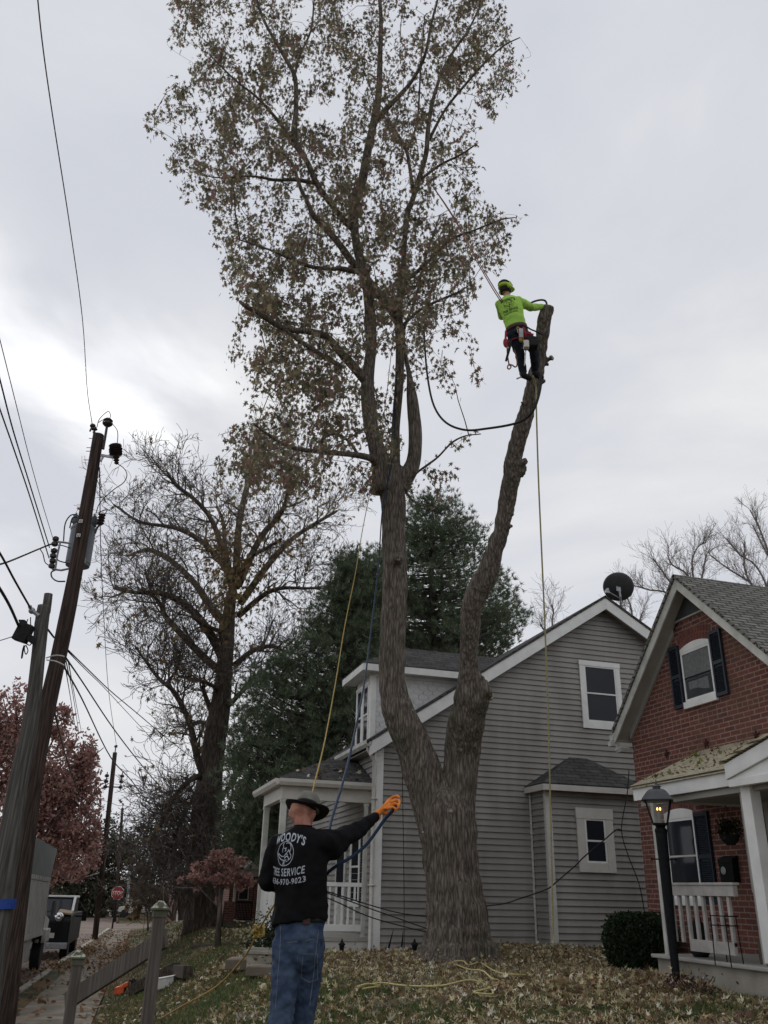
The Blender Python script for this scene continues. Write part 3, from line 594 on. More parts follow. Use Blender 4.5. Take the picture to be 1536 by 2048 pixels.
# ---- porch
FX = 6.36
m = MB(); E1 = (FX-.03, 9.98, 1.31); W1 = (XB, 10.72, 1.96)
m.prism([E1, W1, (XB, 4.0, 1.96), (FX-.03, 4.0, 1.31)], (0.0, 0, -.035)); m.prism([E1, (XB, 11.0, 1.31), W1], (0, 0, -.03)); m.build('porch_roof', M['shingle_pale'], B, uv=True)
m = MB(); m.box(FX, FX+.03, 7.99, 9.96, 1.13, 1.28); m.box(FX+.03, XB, 9.93, 9.958, 1.131, 1.279); m.build('fascia', M['white'], B, bevel=.004)
m = MB(); m.box(FX+.031, XB-.001, 5, 9.928, 1.16, 1.175); m.box(FX+.06, FX+.2, 5, 9.9, 1.06, 1.158); m.build('soffit', M['soffit'], B)
# entry pediment rising to the right
GY, gz = 8.0, 1.18; gx = FX-.10; pk_y, pk_z = 6.3, 1.56
m = MB()
m.prism([(gx, GY, gz), (gx, GY, gz+.16), (gx, pk_y, pk_z+.16), (gx, pk_y, pk_z)], (.04, 0, 0)); m.prism([(gx, pk_y, pk_z), (gx, pk_y, pk_z+.16), (gx, 4.6, gz+.16), (gx, 4.6, gz)], (.04, 0, 0)); m.box(gx+.01, gx+.08, 4.6, GY-.02, gz-.08, gz-.001)
m.prism([(gx+.025, GY-.01, gz), (gx+.045, pk_y, pk_z), (gx+.045, 4.7, gz)], (.03, 0, 0)); m.build('pediment', M['white'], B, bevel=.004)
m = MB(); m.prism([(gx-.03, GY+.03, gz+.17), (gx-.03, pk_y, pk_z+.18), (XB-.3, pk_y, pk_z+.18), (XB-1.4, GY+.03, gz+.17)], (0, 0, .03)); m.prism([(gx-.03, pk_y, pk_z+.18), (gx-.03, 4.5, gz+.17), (XB-.3, 4.5, gz+.17), (XB-.3, pk_y, pk_z+.18)], (0, 0, .03)); m.build('pediment_roof', M['shingle_pale'], B, uv=True)
m = MB()
m.prism([(6.38, y, z) for y, z in ((7.80, -.56), (7.95, -.56), (7.95, 1.16), (7.80, 1.16))], (.13, 0, 0)); m.build('post', M['white'], B, bevel=.006)
m = MB(); m.box(6.38, 6.45, 9.58, 9.64, -.59, 1.13); m.build('post', M['white_dirty'], B, bevel=.004)
m = MB(); m.box(6.46, 6.52, 8.03, 8.07, -.58, 1.1); m.build('downspout', M['soffit'], B)
m = MB(); m.box(6.37, 6.43, 8.27, 9.50, .04, .15); m.box(6.355, 6.445, 8.25, 9.50, .15, .175); m.box(6.38, 6.42, 8.38, 9.14, -.52, -.40)
for y in np.linspace(8.40, 9.42, 8): m.box(6.385, 6.42, y-.02, y+.02, -.44, .04)
M['rail_grey'] = mat('weathered_white', (.42, .40, .37), .7, .12, 9); m.build('railing', M['rail_grey'], B, bevel=.003)
m = MB(); m.box(6.33, XB, 3.5, 9.86, -.63, -.59); m.build('porch_floor', M['soffit'], B, bevel=.01)
m = MB(); m.box(6.40, XB, 3.5, 9.83, -1.0, -.631); m.build('porch_base', M['concrete_pale'], B)
m = MB(); m.box(6.6, 7.0, 8.02, 8.3, -.59, -.38); m.build('step', M['concrete'], B, bevel=.01)
m = MB(); m.box(XB-.03, XB-.001, 8.5, 9.45, -.59, 1.1); dd = m.build('door', M['black'], B, bevel=.004)
m = MB(); m.box(XB-.04, XB-.031, 8.68, 9.27, -.1, .95); m.build('pane', M['glass'], dd)
m = MB(); m.box(XB-.02, XB-.001, 9.46, 9.55, -.59, 1.2); m.box(XB-.02, XB-.001, 8.41, 8.5, -.59, 1.2); m.box(XB-.021, XB-.001, 8.40, 9.56, 1.11, 1.21); m.build('door_frame', M['white_dirty'], B)
# louvred screen hung on the wall by the door
m = MB(); a = onx(1465, 1600, XB-.05); m.box(XB-.06, XB-.03, 9.62, 9.66, .1, 1.14); m.box(XB-.06, XB-.03, 9.9, 9.94, .1, 1.14)
for y in np.linspace(9.68, 9.88, 5): m.box(XB-.05, XB-.035, y-.012, y+.012, .1, 1.14)
m.build('trellis_panel', M['soffit'], B)
# things on the porch
T = thing('mailbox', (XB-.07, 10.34, .22), 'black wall mailbox with a round silver badge beside the shutter', 'mailbox')
m = MB(); m.box(XB-.10, XB-.002, 10.20, 10.48, .22, .50); m.prism([(XB-.105, 10.19, .50), (XB-.105, 10.49, .50), (XB-.002, 10.49, .55), (XB-.002, 10.19, .55)], (0, 0, -.05)); m.build('box', M['black'], T, bevel=.006)
m = MB(); m.lathe((XB-.108, 10.385, .36), [(.001, .0), (.046, 0), (.05, .004), (.034, .006), (.03, .003), (.001, .003)], 20, (-1, 0, 0)); m.build('badge', M['steel'], T)
p = onx(1455, 1640, 7.3); T = thing('hanging_basket', p, 'dark hanging plant basket under the brick porch roof', 'hanging basket')
m = MB(); m.lathe(p+Vector((0, 0, -.2)), [(.05, -.09), (.10, -.04), (.125, .03), (.12, .03), (.09, -.03)], 16); m.build('basket', M['rubber'], T)
m = MB()
for k in range(3):
    a = k*2.1; m.tube([p+Vector((.12*math.cos(a), .12*math.sin(a), -.17)), p+Vector((0, 0, .18))], .003, 4)
m.build('hanger', M['black'], T)
Cc = RNG.normal(size=(420, 3))*np.array([.085, .085, .06])+np.array(p+Vector((0, 0, -.1))); leaves('foliage', Cc, .05, OVAL, M['shrub'], T)
# bird-feeder-like iron stand, dark bag, plant stand on the porch floor
p = Vector((6.62, 9.30, -.59)); T = thing('cloth_bag', p, 'black folded bag or sack standing behind the porch railing', 'bag')
m = MB(); m.lathe(p, [(.08, 0), (.11, .05), (.10, .2), (.07, .34), (.03, .40)], 10); m.build('sack', M['rubber'], T, smooth=True); m = MB(); m.tube([p+Vector((-.02, -.02, .38)), p+Vector((0, -.05, .48)), p+Vector((.03, -.02, .38))], .008, 6); m.build('handle', M['rubber'], T)
p = Vector((6.30, 8.45, -.59)); T = thing('plant_stand', p, 'thin black wire stand in front of the porch railing', 'stand')
m = MB()
for dx, dy in ((-.03, -.13), (-.03, .13), (.12, -.13), (.12, .13)): m.tube([(p.x+dx, p.y+dy, -.62), (p.x+dx*.9, p.y+dy*.9, -.15)], .006, 5)
m.build('leg', M['black'], T); m = MB(); 
for z in (-.15, -.24): m.tube([(p.x-.03, p.y-.13, z), (p.x-.03, p.y+.13, z), (p.x+.12, p.y+.13, z), (p.x+.12, p.y-.13, z), (p.x-.03, p.y-.13, z)], .006, 5)
m.build('ring', M['black'], T)
# ---- lantern post in the lawn
lb = Vector((6.12, 9.08, -.88)); lb.z = tz(lb.x, lb.y)-.02
T = thing('lamp_post', lb, 'black lantern post with a glowing bulb in front of the brick porch', 'lamp post')
top = lb+Vector((0, 0, 1.70)); m = MB(); m.lathe(lb, [(.075, 0), (.075, .04), (.046, .06), (.041, .08), (.066, 1.60), (.070, 1.62), (.070, 1.64), (.05, 1.66), (.07, 1.70)], 18); m.build('post', M['black'], T, smooth=False)
m = MB(); m.beam(top+Vector((-.13, .04, -.38)), top+Vector((.13, -.04, -.38)), .014, .014); m.ball(top+Vector((-.13, .04, -.38)), .014); m.ball(top+Vector((.13, -.04, -.38)), .014); m.build('crossbar', M['black'], T)
M['lamp_metal'] = mat('lamp_metal', (.05, .055, .06), .45, .2, 10, spec=.5)
a0 = YAW+.35; ux = Vector((math.cos(a0), -math.sin(a0), 0)); uy = Vector((math.sin(a0), math.cos(a0), 0))
def sq(c, h, z): return [c+ux*(sx*h)+uy*(sy*h)+Vector((0, 0, z)) for sx, sy in ((-1,-1),(1,-1),(1,1),(-1,1))]
lo, hi = sq(top, .078, 0), sq(top, .140, .255)
m = MB()
for k in range(4): m.tube([lo[k], hi[k]], .007, 6); m.tube([lo[k], lo[(k+1) % 4]], .009, 6); m.tube([hi[k], hi[(k+1) % 4]], .009, 6)
m.prism(sq(top, .084, -.012), (0, 0, .014)); m.build('lantern_frame', M['black'], T)
M['lamp_glass'] = glassmat('lantern_glass', (.2, .2, .19), .22)
m = MB()
for k in range(4): m.quad(lo[k], lo[(k+1) % 4], hi[(k+1) % 4], hi[k])
m.build('lantern_glass', M['lamp_glass'], T)
m = MB(); rings = [sq(top, h_, z_) for h_, z_ in ((.172, .255), (.172, .264), (.108, .355), (.08, .378))]
for a_, b_ in zip(rings[:-1], rings[1:]):
    for k in range(4): m.quad(a_[k], a_[(k+1) % 4], b_[(k+1) % 4], b_[k])
m.quad(*rings[-1]); m.quad(*rings[0]); rf = m.build('lantern_roof', M['lamp_metal'], T, bevel=.003)
m = MB(); m.lathe(top+Vector((0, 0, .372)), [(.06, 0), (.062, .014), (.043, .024), (.043, .036), (.06, .042), (.024, .066), (.014, .078), (.017, .09), (.004, .12)], 14); m.build('finial', M['lamp_metal'], rf)
M['bulb'] = mat('bulb_glow', (1.0, .52, .14), .4, .02, 3, emit=4.5)
for sx in (-1, 1):
    m = MB(); c = top+ux*(.016*sx)+Vector((0, 0, .165)); m.ball(c, .010, .010, .018, n=8, m=6); m.build('bulb', M['bulb'], T, smooth=True)
m = MB(); m.cyl(top, top+Vector((0, 0, .14)), .018, 10); m.build('socket', M['soffit'], T)
# ================================================================ THE BIG FORKED MAPLE
TREE_D = 14.9
def limb_path(rows, k=5):
    """rows of (px, py, width px, depth) -> points and radii"""
    out = []
    for px, py, w, D in rows:
        p = at(px, py, D); zc = p.dot(FWD); out.append((p.x, p.y, p.z, w/2*zc/F*1.0))
    q = interp_path(out, k); return [Vector(a[:3]) for a in q], [max(a[3], .004) for a in q]
def bark_tube(m, rows, n=28, k=6, furrow=.05, seed=0, cap=True, flare=None):
    pts, rr = limb_path(rows, k); a = None; V = []; N = len(pts); rs = np.random.default_rng(seed); ph = rs.uniform(0, 6.28, 8)
    for i, p in enumerate(pts):
        d = (pts[min(i+1, N-1)]-pts[max(i-1, 0)]).normalized()
        if a is None: a = d.cross(Vector((0, 1, 0)))
        a = (a-d*a.dot(d)).normalized(); b = d.cross(a)
        for j in range(n):
            t = 2*math.pi*j/n
            r = rr[i]*(1+furrow*(.5*math.sin(5*t+ph[0]+i*.12)+.4*math.sin(9*t+ph[1]-i*.2)+.35*math.sin(14*t+ph[2]+i*.31))+.02*math.sin(i*.9+ph[3])+rs.uniform(-.012, .012))*(flare(i/N, t) if flare else 1)
            V.append(p+a*(math.cos(t)*r)+b*(math.sin(t)*r))
    Fs = [(i*n+j, i*n+(j+1) % n, (i+1)*n+(j+1) % n, (i+1)*n+j) for i in range(N-1) for j in range(n)]
    if cap: Fs += [tuple((N-1)*n+j for j in range(n))]
    Fs += [tuple(range(n-1, -1, -1))]
    m.add(V, Fs); return pts, rr
base = at(917, 1918, TREE_D); base.z = tz(base.x, base.y)
MT = thing('maple_tree', base, 'huge forked maple with leafy left stem and bare cut right stem', 'tree')
D0 = TREE_D
m = MB()
bark_tube(m, [(917,1932,158,D0),(917,1905,142,D0),(915,1880,131,D0),(914,1850,125,D0),(911,1812,119,D0),(906,1770,111,D0),(902,1734,108,D0),(897,1683,110,D0),(894,1640,112,D0),(893,1612,104,D0),(895,1588,84,D0),(897,1572,40,D0)], 44, 6, .05, 1, flare=lambda s_, t: 1+max(0, 1-s_*3.2)**1.6*(.26*max(0, math.sin(3*t+.6))**1.5+.22*max(0, math.sin(5*t+2.2))**1.5))
L_rows = [(882,1660,92,D0),(862,1600,80,D0),(847,1553,76,D0-.02),(831,1502,70,D0-.05),(809,1450,66,D0-.08),(796,1420,63,D0-.1),(788.5,1389,57,D0-.1),(785,1359,54,D0-.1),(783.5,1299,51,D0-.1),(787,1239,51,D0-.1),(789,1209,50,D0-.08),(790.5,1149,47,D0-.05),(788.5,1090,46,D0),(787.5,1030,46,D0),(786,1000,48,D0),(782,968,56,D0),(780,940,58,D0)]
lp, lr = bark_tube(m, L_rows, 30, 5, .05, 3)
bark_tube(m, [(800,1120,18,D0-.35),(797,1118,26,D0-.38),(794,1116,10,D0-.5)], 10, 3)
def rd(y): # right stem leans towards the camera
    return D0-3.2*max(0, (1500-y)/890)**.9 if y < 1500 else D0
R_rows = [(y_x, y, w) for y_x, y, w in ((912,1690,74),(914,1600,72),(920,1553,68),(925,1502,68),(931,1450,73),(938,1419,66),(943,1389,66),(938,1344,42),(938,1299,37),(941,1239,39),(945,1209,42),(957,1179,43),(974,1149.5,43),(984,1119.5,39),(993,1089.6,36),(1003,1059.6,32),(1010,1029.7,33),(1014.5,1000,33),(1025.5,940,35),(1029,910,30),(1045.5,850,32),(1062,793,30),(1070,754,29.6),(1080,715,24),(1084,676,24),(1089.5,637,25),(1095,618,22),(1096,613,19))]
R_rows = [(x, y, w, rd(y)) for x, y, w in R_rows]
Rp, Rr = bark_tube(m, R_rows, 26, 5, .045, 4)
def R_at(y):
    for a, b in zip(R_rows[:-1], R_rows[1:]):
        if b[1] <= y <= a[1]:
            t = (a[1]-y)/(a[1]-b[1]); return [a[i]+(b[i]-a[i])*t for i in range(4)]
def knob(px, py, w, dD=-.1, ln=12, ang=0, n=12):
    r = R_at(py); D = r[3]+dD; c, s = math.cos(ang), math.sin(ang)
    bark_tube(m, [(px-c*ln*.6, py+s*ln*.6, w*1.3, D+.05), (px, py, w, D), (px+c*ln*.6, py-s*ln*.6, w*.8, D-.02)], n, 3, .1, int(px))
knob(966,1380,40,-.05,22,.3); knob(958,1352,26,-.05,10,.9); knob(1024,930,8,-.1,12,2.4); knob(1046,926,12,-.1,16,.7); knob(1035,936,30,-.05,3,1.2); knob(1021,1053,8,-.1,8,.4); knob(1024,1030,5,-.1,8,.2)
knob(1094,718,10,0,16,.15); knob(1090,728,8,0,12,-.3); knob(1085,762,8,0,8,0); knob(1044,806,6,-.1,8,2.6); knob(951,1176,6,-.3,3,1); knob(920,1500,9,-.42,3,1)
TRUNK_MB = m
def bark_skin(mb, name, parent, voxel=.02):
    o = Vector(ORG[parent.name]); me = bpy.data.meshes.new('t'); me.from_pydata([tuple(Vector(v)-o) for v in mb.v], [], mb.f)
    bm = bmesh.new(); bm.from_mesh(me); bmesh.ops.recalc_face_normals(bm, faces=bm.faces); bm.to_mesh(me); bm.free()
    ob = bpy.data.objects.new('t', me); S.collection.objects.link(ob); r = ob.modifiers.new('r', 'REMESH'); r.mode = 'VOXEL'; r.voxel_size = voxel; sm = ob.modifiers.new('s', 'SMOOTH'); sm.factor = .5; sm.iterations = 3
    m2 = bpy.data.meshes.new_from_object(ob.evaluated_get(bpy.context.evaluated_depsgraph_get())); bpy.data.objects.remove(ob); m2.name = name
    from mathutils import noise
    n = len(m2.vertices); co = np.empty(n*3, np.float32); m2.vertices.foreach_get('co', co); nn = np.array([tuple(x.vector) for x in m2.vertex_normals]); co = co.reshape(-1, 3); off = np.empty(n)
    for i in range(n):
        x, y, z = map(float, co[i]); wv = noise.noise(Vector((x*1.5, y*1.5, z*.9)))
        h = abs(noise.noise(Vector((x*11+wv*1.6, y*11, z*1.7)))); h2 = abs(noise.noise(Vector((x*25, y*25, z*3.4)))); big = noise.noise(Vector((x*2.2, y*2.2, z*.8)))
        off[i] = .038*(.28-h)+.016*(.25-h2)+.022*big
    co = co+nn*off[:, None]; m2.vertices.foreach_set('co', co.ravel().astype(np.float32)); m2.update(); print('trunk verts', n)
    m2.materials.clear(); return link(name, m2, M['maple_bark'], parent, True, 0, o)
bark_skin(TRUNK_MB, 'trunk', MT)
m = MB(); c = Rp[-1]; dv = (Rp[-1]-Rp[-3]).normalized(); m.cyl(c-dv*.005, c+dv*.012, Rr[-1]*.9, 18); M['cut_wood'] = mat('cut_wood', (.30,.25,.19), .8, .25, 30); m.build('cut_face', M['cut_wood'], MT)
for (px, py, r_, dD, lab) in ((981,1392,.075,-.02,0),(1049,926,.04,-.1,0),(951,1176,.03,-.28,0),(902,1622,.035,-.55,0),(846,1665,.02,-.5,0),(877,1935-35,.02,-.6,0),(1104,715,.05,.0,0),(797,1118,.035,-.5,0)):
    r = R_at(py) if py < 1600 and px > 860 else None; D_ = (r[3] if r else D0)+dD; c = at(px, py, D_); m = MB(); d = (-HD+R0*(.8 if px in (981, 1049, 1104) else .1)+ZZ*.2).normalized(); m.lathe(c, [(.001, .012), (r_*.55, .014), (r_*.85, .008), (r_, -.02)], 12, d); m.build('pruning_scar', M['cut_wood'], MT, smooth=True)
# limbs of the leafy crown (traced centre lines at their own depths)
LIMBS = dict(
 A=[(768,985,50,D0),(762,930,40,D0-.1),(750,885,30,D0-.2),(741,845,30,D0-.25),(735,772,27,D0-.2),(742,698,22,D0-.1),(741,650,23,D0),(738,601,21,D0),(731,552,20,D0+.1),(716,503,18,D0+.1),(709,454,17,D0+.1),(709,410,20,D0+.2),(725,358,18,D0+.2),(737,293,16,D0+.3),(751,228,15,D0+.3),(758,180,13,D0+.3),(760,112,10,D0+.4),(762,40,8,D0+.4),(757,-30,6,D0+.5),(750,-120,4,D0+.5)],
 A2=[(753,240,12,D0+.3),(775,215,11,D0+.1),(800,190,9,D0),(827,157,7,D0-.2),(850,110,6,D0-.4),(862,50,5,D0-.5),(880,-20,4,D0-.6)],
 A3=[(709,460,14,D0+.1),(693,446,13,D0),(665,412,12,D0-.1),(634,368,12,D0-.3),(615,325,11,D0-.4),(589,280,13,D0-.5),(592,220,10,D0-.5),(590,156,9,D0-.6),(573,120,8,D0-.6),(556,91,7,D0-.6),(530,45,6,D0-.7),(514,0,5,D0-.8),(505,-60,3,D0-.9)],
 A4=[(588,285,8,D0-.5),(566,255,7,D0-.7),(540,222,6,D0-.9),(511,192,5,D0-1.1),(470,160,4,D0-1.2),(420,110,3,D0-1.4)],
 A5=[(628,366,8,D0-.3),(590,359,8,D0-.5),(552,360,6,D0-.8),(500,352,4,D0-1.0),(450,356,3,D0-1.2),(410,352,2,D0-1.3)],
 A6=[(587,160,6,D0-.6),(600,110,5,D0-.4),(622,60,4,D0-.3),(628,0,3,D0-.2)],
 B=[(786,985,46,D0),(789,930,24,D0+.1),(791,880,18,D0+.1),(792,845,17,D0+.1),(798,772,18,D0+.1),(800,698,17,D0),(798,650,17,D0),(799,601,13,D0),(806,552,13,D0),(808,503,10,D0-.1),(814,430,12,D0-.2),(823,406,11,D0-.3),(836,364,10,D0-.4),(852,308,10,D0-.5),(857,252,9,D0-.5),(867,196,7,D0-.6),(886,140,6,D0-.7),(910,98,5,D0-.8),(939,56,4,D0-.9),(965,0,3,D0-1.0)],
 B2=[(797,640,18,D0),(785,620,18,D0-.1),(761,591,17,D0-.3),(737,562,16,D0-.4),(715,537,16,D0-.5),(700,518,15,D0-.6),(676,485,14,D0-.7),(642,446,13,D0-.8),(626,430,11,D0-.9),(615,404,9,D0-1),(602,378,8,D0-1.1),(585,330,5,D0-1.2),(560,300,3,D0-1.3)],
 B3=[(827,385,8,D0-.3),(820,340,7,D0-.2),(813,302,7,D0-.1),(793,266,6,D0+.1),(765,230,5,D0+.3)],
 B4=[(815,300,6,D0-.1),(833,250,4,D0),(838,200,4,D0+.1),(842,120,3,D0+.2),(850,30,2,D0+.2)],
 C=[(798,975,40,D0),(818,945,32,D0-.1),(828,918,29,D0-.1),(831,869,27,D0-.1),(827,820,25,D0-.1),(823,784,19,D0-.1),(818,747,10,D0),(812,715,8,D0+.1),(808,660,6,D0+.2),(830,600,5,D0+.3),(850,520,4,D0+.4),(880,430,3,D0+.5)],
 L1=[(738,770,20,D0-.2),(723,752,19,D0-.3),(700,725,18,D0-.4),(686,711,17,D0-.5),(660,680,15,D0-.6),(640,668,14,D0-.7),(608,662,13,D0-.9),(580,660,12,D0-1),(556,651,12,D0-1.1),(530,635,11,D0-1.2),(512,623,10,D0-1.3),(490,612,8,D0-1.4),(480,603,7,D0-1.4)],
 L1b=[(684,734,11,D0-.5),(655,717,10,D0-.6),(629,701,10,D0-.8),(593,677,9,D0-1),(570,660,6,D0-1.1)],
 L2=[(760,935,22,D0-.1),(744,918,15,D0-.3),(712,910,12,D0-.5),(680,907,11,D0-.8),(647,904,10,D0-1),(603,899,9,D0-1.3),(567,888,7,D0-1.5),(535,868,6,D0-1.7),(507,847,4,D0-1.9)],
 L2b=[(715,908,7,D0-.5),(700,885,6,D0-.5),(675,868,5,D0-.5),(650,875,3,D0-.4),(630,900,2,D0-.4)],
 L3=[(720,542,12,D0-.5),(705,542,12,D0-.6),(681,537,10,D0-.7),(660,538,8,D0-.8),(621,533,8,D0-1),(582,518,6,D0-1.2),(535,498,4,D0-1.4),(480,480,3,D0-1.5)],
 T1=[(820,962,8,D0-.1),(833,946,5,D0-.2),(855,930,5,D0-.4),(877,913,4,D0-.6),(903,886,4,D0-.8),(930,872,3,D0-.9),(962,868,2,D0-1)],
 T2=[(812,985,6,D0),(830,1005,3,D0-.3),(850,1012,3,D0-.4),(868,1005,2,D0-.5)],
 R1=[(815,560,8,D0),(860,520,7,D0-.3),(900,480,6,D0-.5),(950,460,4,D0-.8),(1000,440,3,D0-1.1),(1030,435,2,D0-1.2)],
 R2=[(858,280,7,D0-.4),(890,220,5,D0-.6),(930,170,5,D0-.8),(975,120,4,D0-1.1),(1010,90,3,D0-1.3),(1040,75,2,D0-1.5)],
 R3=[(840,360,6,D0-.4),(880,330,5,D0-.5),(920,310,4,D0-.7),(950,290,3,D0-.9)],
 R4=[(806,650,7,D0),(840,620,6,D0+.1),(880,600,5,D0-.2),(915,585,4,D0-.4),(940,570,2,D0-.5)])
limb_pts = []; m = MB()
for i, (k_, rows) in enumerate(LIMBS.items()):
    n = 16 if rows[0][2] > 20 else 9
    p_, r_ = bark_tube(m, rows, n, 4, .04, 10+i); j0 = 3 if k_ in 'ABC' else 1
    for a, b in list(zip(p_, r_))[j0:]: limb_pts.append((a, b))
m.build('limb', M['maple_bark'], MT, smooth=True)
LP = np.array([tuple(a) for a, b in limb_pts])
# crown outline in the picture, rows of (y, xmin, xmax)
OUT = [(-160,400,960),(-90,350,990),(-40,330,1010),(0,330,1015),(50,345,1032),(100,365,1045),(150,372,1040),(190,292,1010),(230,288,985),(270,300,965),(310,340,960),(350,345,955),(385,370,960),(410,425,985),(440,412,1030),(480,432,1015),(520,440,990),(560,442,955),(600,478,952),(650,470,945),(700,462,945),(740,478,960),(780,520,800),(820,480,790),(860,455,800),(910,430,780),(950,425,770)]
oy = np.array([o[0] for o in OUT]); ox0 = np.array([o[1] for o in OUT]); ox1 = np.array([o[2] for o in OUT])
def cluster_density(x, y):
    v = .62+.38*math.sin(x*.021+1.3*math.sin(y*.011))*math.sin(y*.018+.9)+.25*math.sin(x*.05+y*.043)
    if y > 600: v *= .80
    if y > 780: v *= .55
    if 640 < y < 780 and 900 < x: v *= .35
    if y > 690 and x > 800: v *= .4
    if x < 430: v *= .75
    if y < 160 and x < 480: v *= 1.1
    # holes where the sky shows in the photograph
    for hx, hy, hr in ((645,215,30),(590,400,22),(665,480,25),(500,650,22),(690,660,20),(600,790,26),(690,800,24),(460,640,18),(950,640,22),(870,690,26),(905,410,22),(860,330,18),(680,130,20),(500,400,24),(560,560,18),(620,320,18),(760,760,22),(720,600,14)):
        if (x-hx)**2+(y-hy)**2 < hr*hr: v *= .12
    return v
cl = []; tries = 0
while len(cl) < 1900 and tries < 60000:
    tries += 1
    y = random.uniform(-160, 965); x0 = float(np.interp(y, oy, ox0)); x1 = float(np.interp(y, oy, ox1))
    x = random.uniform(x0+8, x1-8)
    e = min(x-x0, x1-x)/60
    if random.random() > cluster_density(x, y)*min(1, .55+e*.45): continue
    # nearest limb decides the depth
    zc0 = 19.0; q = at(x, y, D0+random.gauss(0, 1.25)); cl.append(q)
m = MB(); Cs = []; NP = [tuple(p) for p in LP]; base_d = []
for q in cl: base_d.append(((LP-np.array(q))**2).sum(1).min())
cl = [q for _, q in sorted(zip(base_d, cl), key=lambda t: t[0])]
PTS = np.array(NP); nlimb = len(LP)
for q in cl:
    d2 = ((PTS-np.array(q))**2).sum(1); d2[:nlimb] *= .55; d2 = d2+np.where(PTS[:, 2] > q.z+.35, 1.5, 0)+np.where(d2 < .04, 9, 0); i = int(np.argmin(d2)); s = Vector(PTS[i]); L = (q-s).length; PTS = np.vstack([PTS, np.array(q)])
    mid = (s+q)/2+Vector((random.gauss(0, .08)*L, random.gauss(0, .08)*L, .14*L)); P = [s+(mid-s)*t*2 if t < .5 else mid+(q-mid)*(t-.5)*2 for t in (0, .25, .5, .75, 1)]
    P = [p+Vector((random.gauss(0, .02), random.gauss(0, .02), random.gauss(0, .02))) for p in P]; P[0] = s
    tipd = (q-mid).normalized(); P.append(q+tipd*.18+Vector((0, 0, -.08))); r0 = min(.005+.005*L, .018)
    m.tube(P, [r0, r0*.85, r0*.7, r0*.5, .0035, .002], 4, cap=False)
    nl = random.randint(12, 36)
    for j in range(nl):
        t = random.random()**.6; a = P[2]+(P[4]-P[2])*t if random.random() < .35 else q+(P[5]-q)*random.random()
        Cs.append(a+Vector((random.gauss(0, .085), random.gauss(0, .085), random.gauss(-.08, .12))))
# a few extra sprigs that stick out in the photograph
for path, nl in ((((1040,75),(1062,110),(1040,118)),3),(((1000,110),(1030,130),(1052,152)),14),(((1010,430),(1030,430),(1040,437)),10),(((940,690),(950,740),(958,765)),40),(((905,895),(925,878),(945,870)),22),(((860,935),(890,945),(912,955)),50),(((850,925),(873,985),(878,1015)),34),(((745,945),(735,965),(722,985)),60),(((480,603),(481,690),(478,700)),18),(((815,965),(822,985),(820,1005)),24),(((330,225),(308,228),(292,240)),30),(((335,90),(350,60),(345,20)),20),(((440,870),(470,860),(505,848)),24),(((430,940),(450,910),(480,890)),26),(((885,700),(883,735),(888,750)),20),(((1008,450),(985,500),(1000,540)),30)):
    P = [at(x, y, D0-.6) for x, y in path]; s0 = Vector(PTS[int(np.argmin(((PTS-np.array(P[0]))**2).sum(1)))]); m.tube([Vector(v) for v in interp_path(([s0] if (s0-P[0]).length < .8 and (s0-P[0]).length > .05 else [])+P, 5)], .0035, 4, cap=False)
    for j in range(nl):
        k_ = random.random(); a = P[0]+(P[1]-P[0])*k_*2 if k_ < .5 else P[1]+(P[2]-P[1])*(k_-.5)*2
        Cs.append(a+Vector((random.gauss(0, .07), random.gauss(0, .12), random.gauss(-.03, .08))))
m.build('twig', M['twig'], MT)
Cs = np.array([tuple(c) for c in Cs])
leaves('foliage', Cs, .128, SILVER, M['maple_leaf'], MT, curl=.45, droop=True)
print('maple leaves', len(Cs))
# ================================================================ generic branching
def grow(m, p, d, L, r, lev, tips, up=.12, spread=.75, crook=.22, nseg=5, rmin=.004, kids=(2, 3), bias=None):
    P = [Vector(p)]; d = Vector(d).normalized(); R = [r]
    for i in range(nseg):
        d = (d+Vector((random.gauss(0, crook), random.gauss(0, crook), random.gauss(0, crook)+up))).normalized()
        if bias is not None: d = (d+bias*.06).normalized()
        P.append(P[-1]+d*L/nseg); R.append(max(r*(1-.55*(i+1)/nseg), rmin))
    m.tube(P, R, 6 if r > .05 else (4 if r > .015 else 3), cap=False)
    if lev <= 0: tips.append(P[-1]); return
    nk = random.randint(*kids)
    for k in range(nk+1):
        i = nseg if k == 0 else random.randint(1, nseg-1)
        dd = (P[i]-P[i-1]).normalized(); s = Vector((random.gauss(0, 1), random.gauss(0, 1), random.gauss(0, .8))); s = (s-dd*s.dot(dd)).normalized()
        nd = (dd+s*(spread*random.uniform(.5, 1.2) if k else .25)).normalized()
        grow(m, P[i], nd, L*random.uniform(.6, .82), R[i]*(.62 if k else .85), lev-1, tips, up, spread, crook, nseg, rmin, kids, bias)
# ================================================================ BARE TREE AT THE LEFT
BD = 30.0
def q8(x, y): return (x/2.328+150, y/2.328+820)
base = at(405, 1858, BD); base.z = tz(base.x, base.y)
BT = thing('bare_tree', base, 'tall bare tree with thick dark trunk and fine curling twigs left of the pines', 'tree')
m = MB()
def rows8(pts, w0, w1, D0_, D1): n = len(pts); return [(*q8(*p), w0+(w1-w0)*i/(n-1), D0_+(D1-D0_)*i/(n-1)) for i, p in enumerate(pts)]
tr = [(405,1870,86,BD),(406,1800,70,BD),(408,1740,64,BD),(412,1640,60,BD),(420,1560,50,BD),(430,1480,44,BD),(440,1420,42,BD),(447,1360,34,BD),(452,1300,31,BD),(455,1250,28,BD),(462,1195,20,BD),(466,1165,12,BD),(468,1140,5,BD)]
bark_tube(m, tr, 20, 4, .05, 5); m.build('trunk', M['dark_bark'], BT, smooth=True)
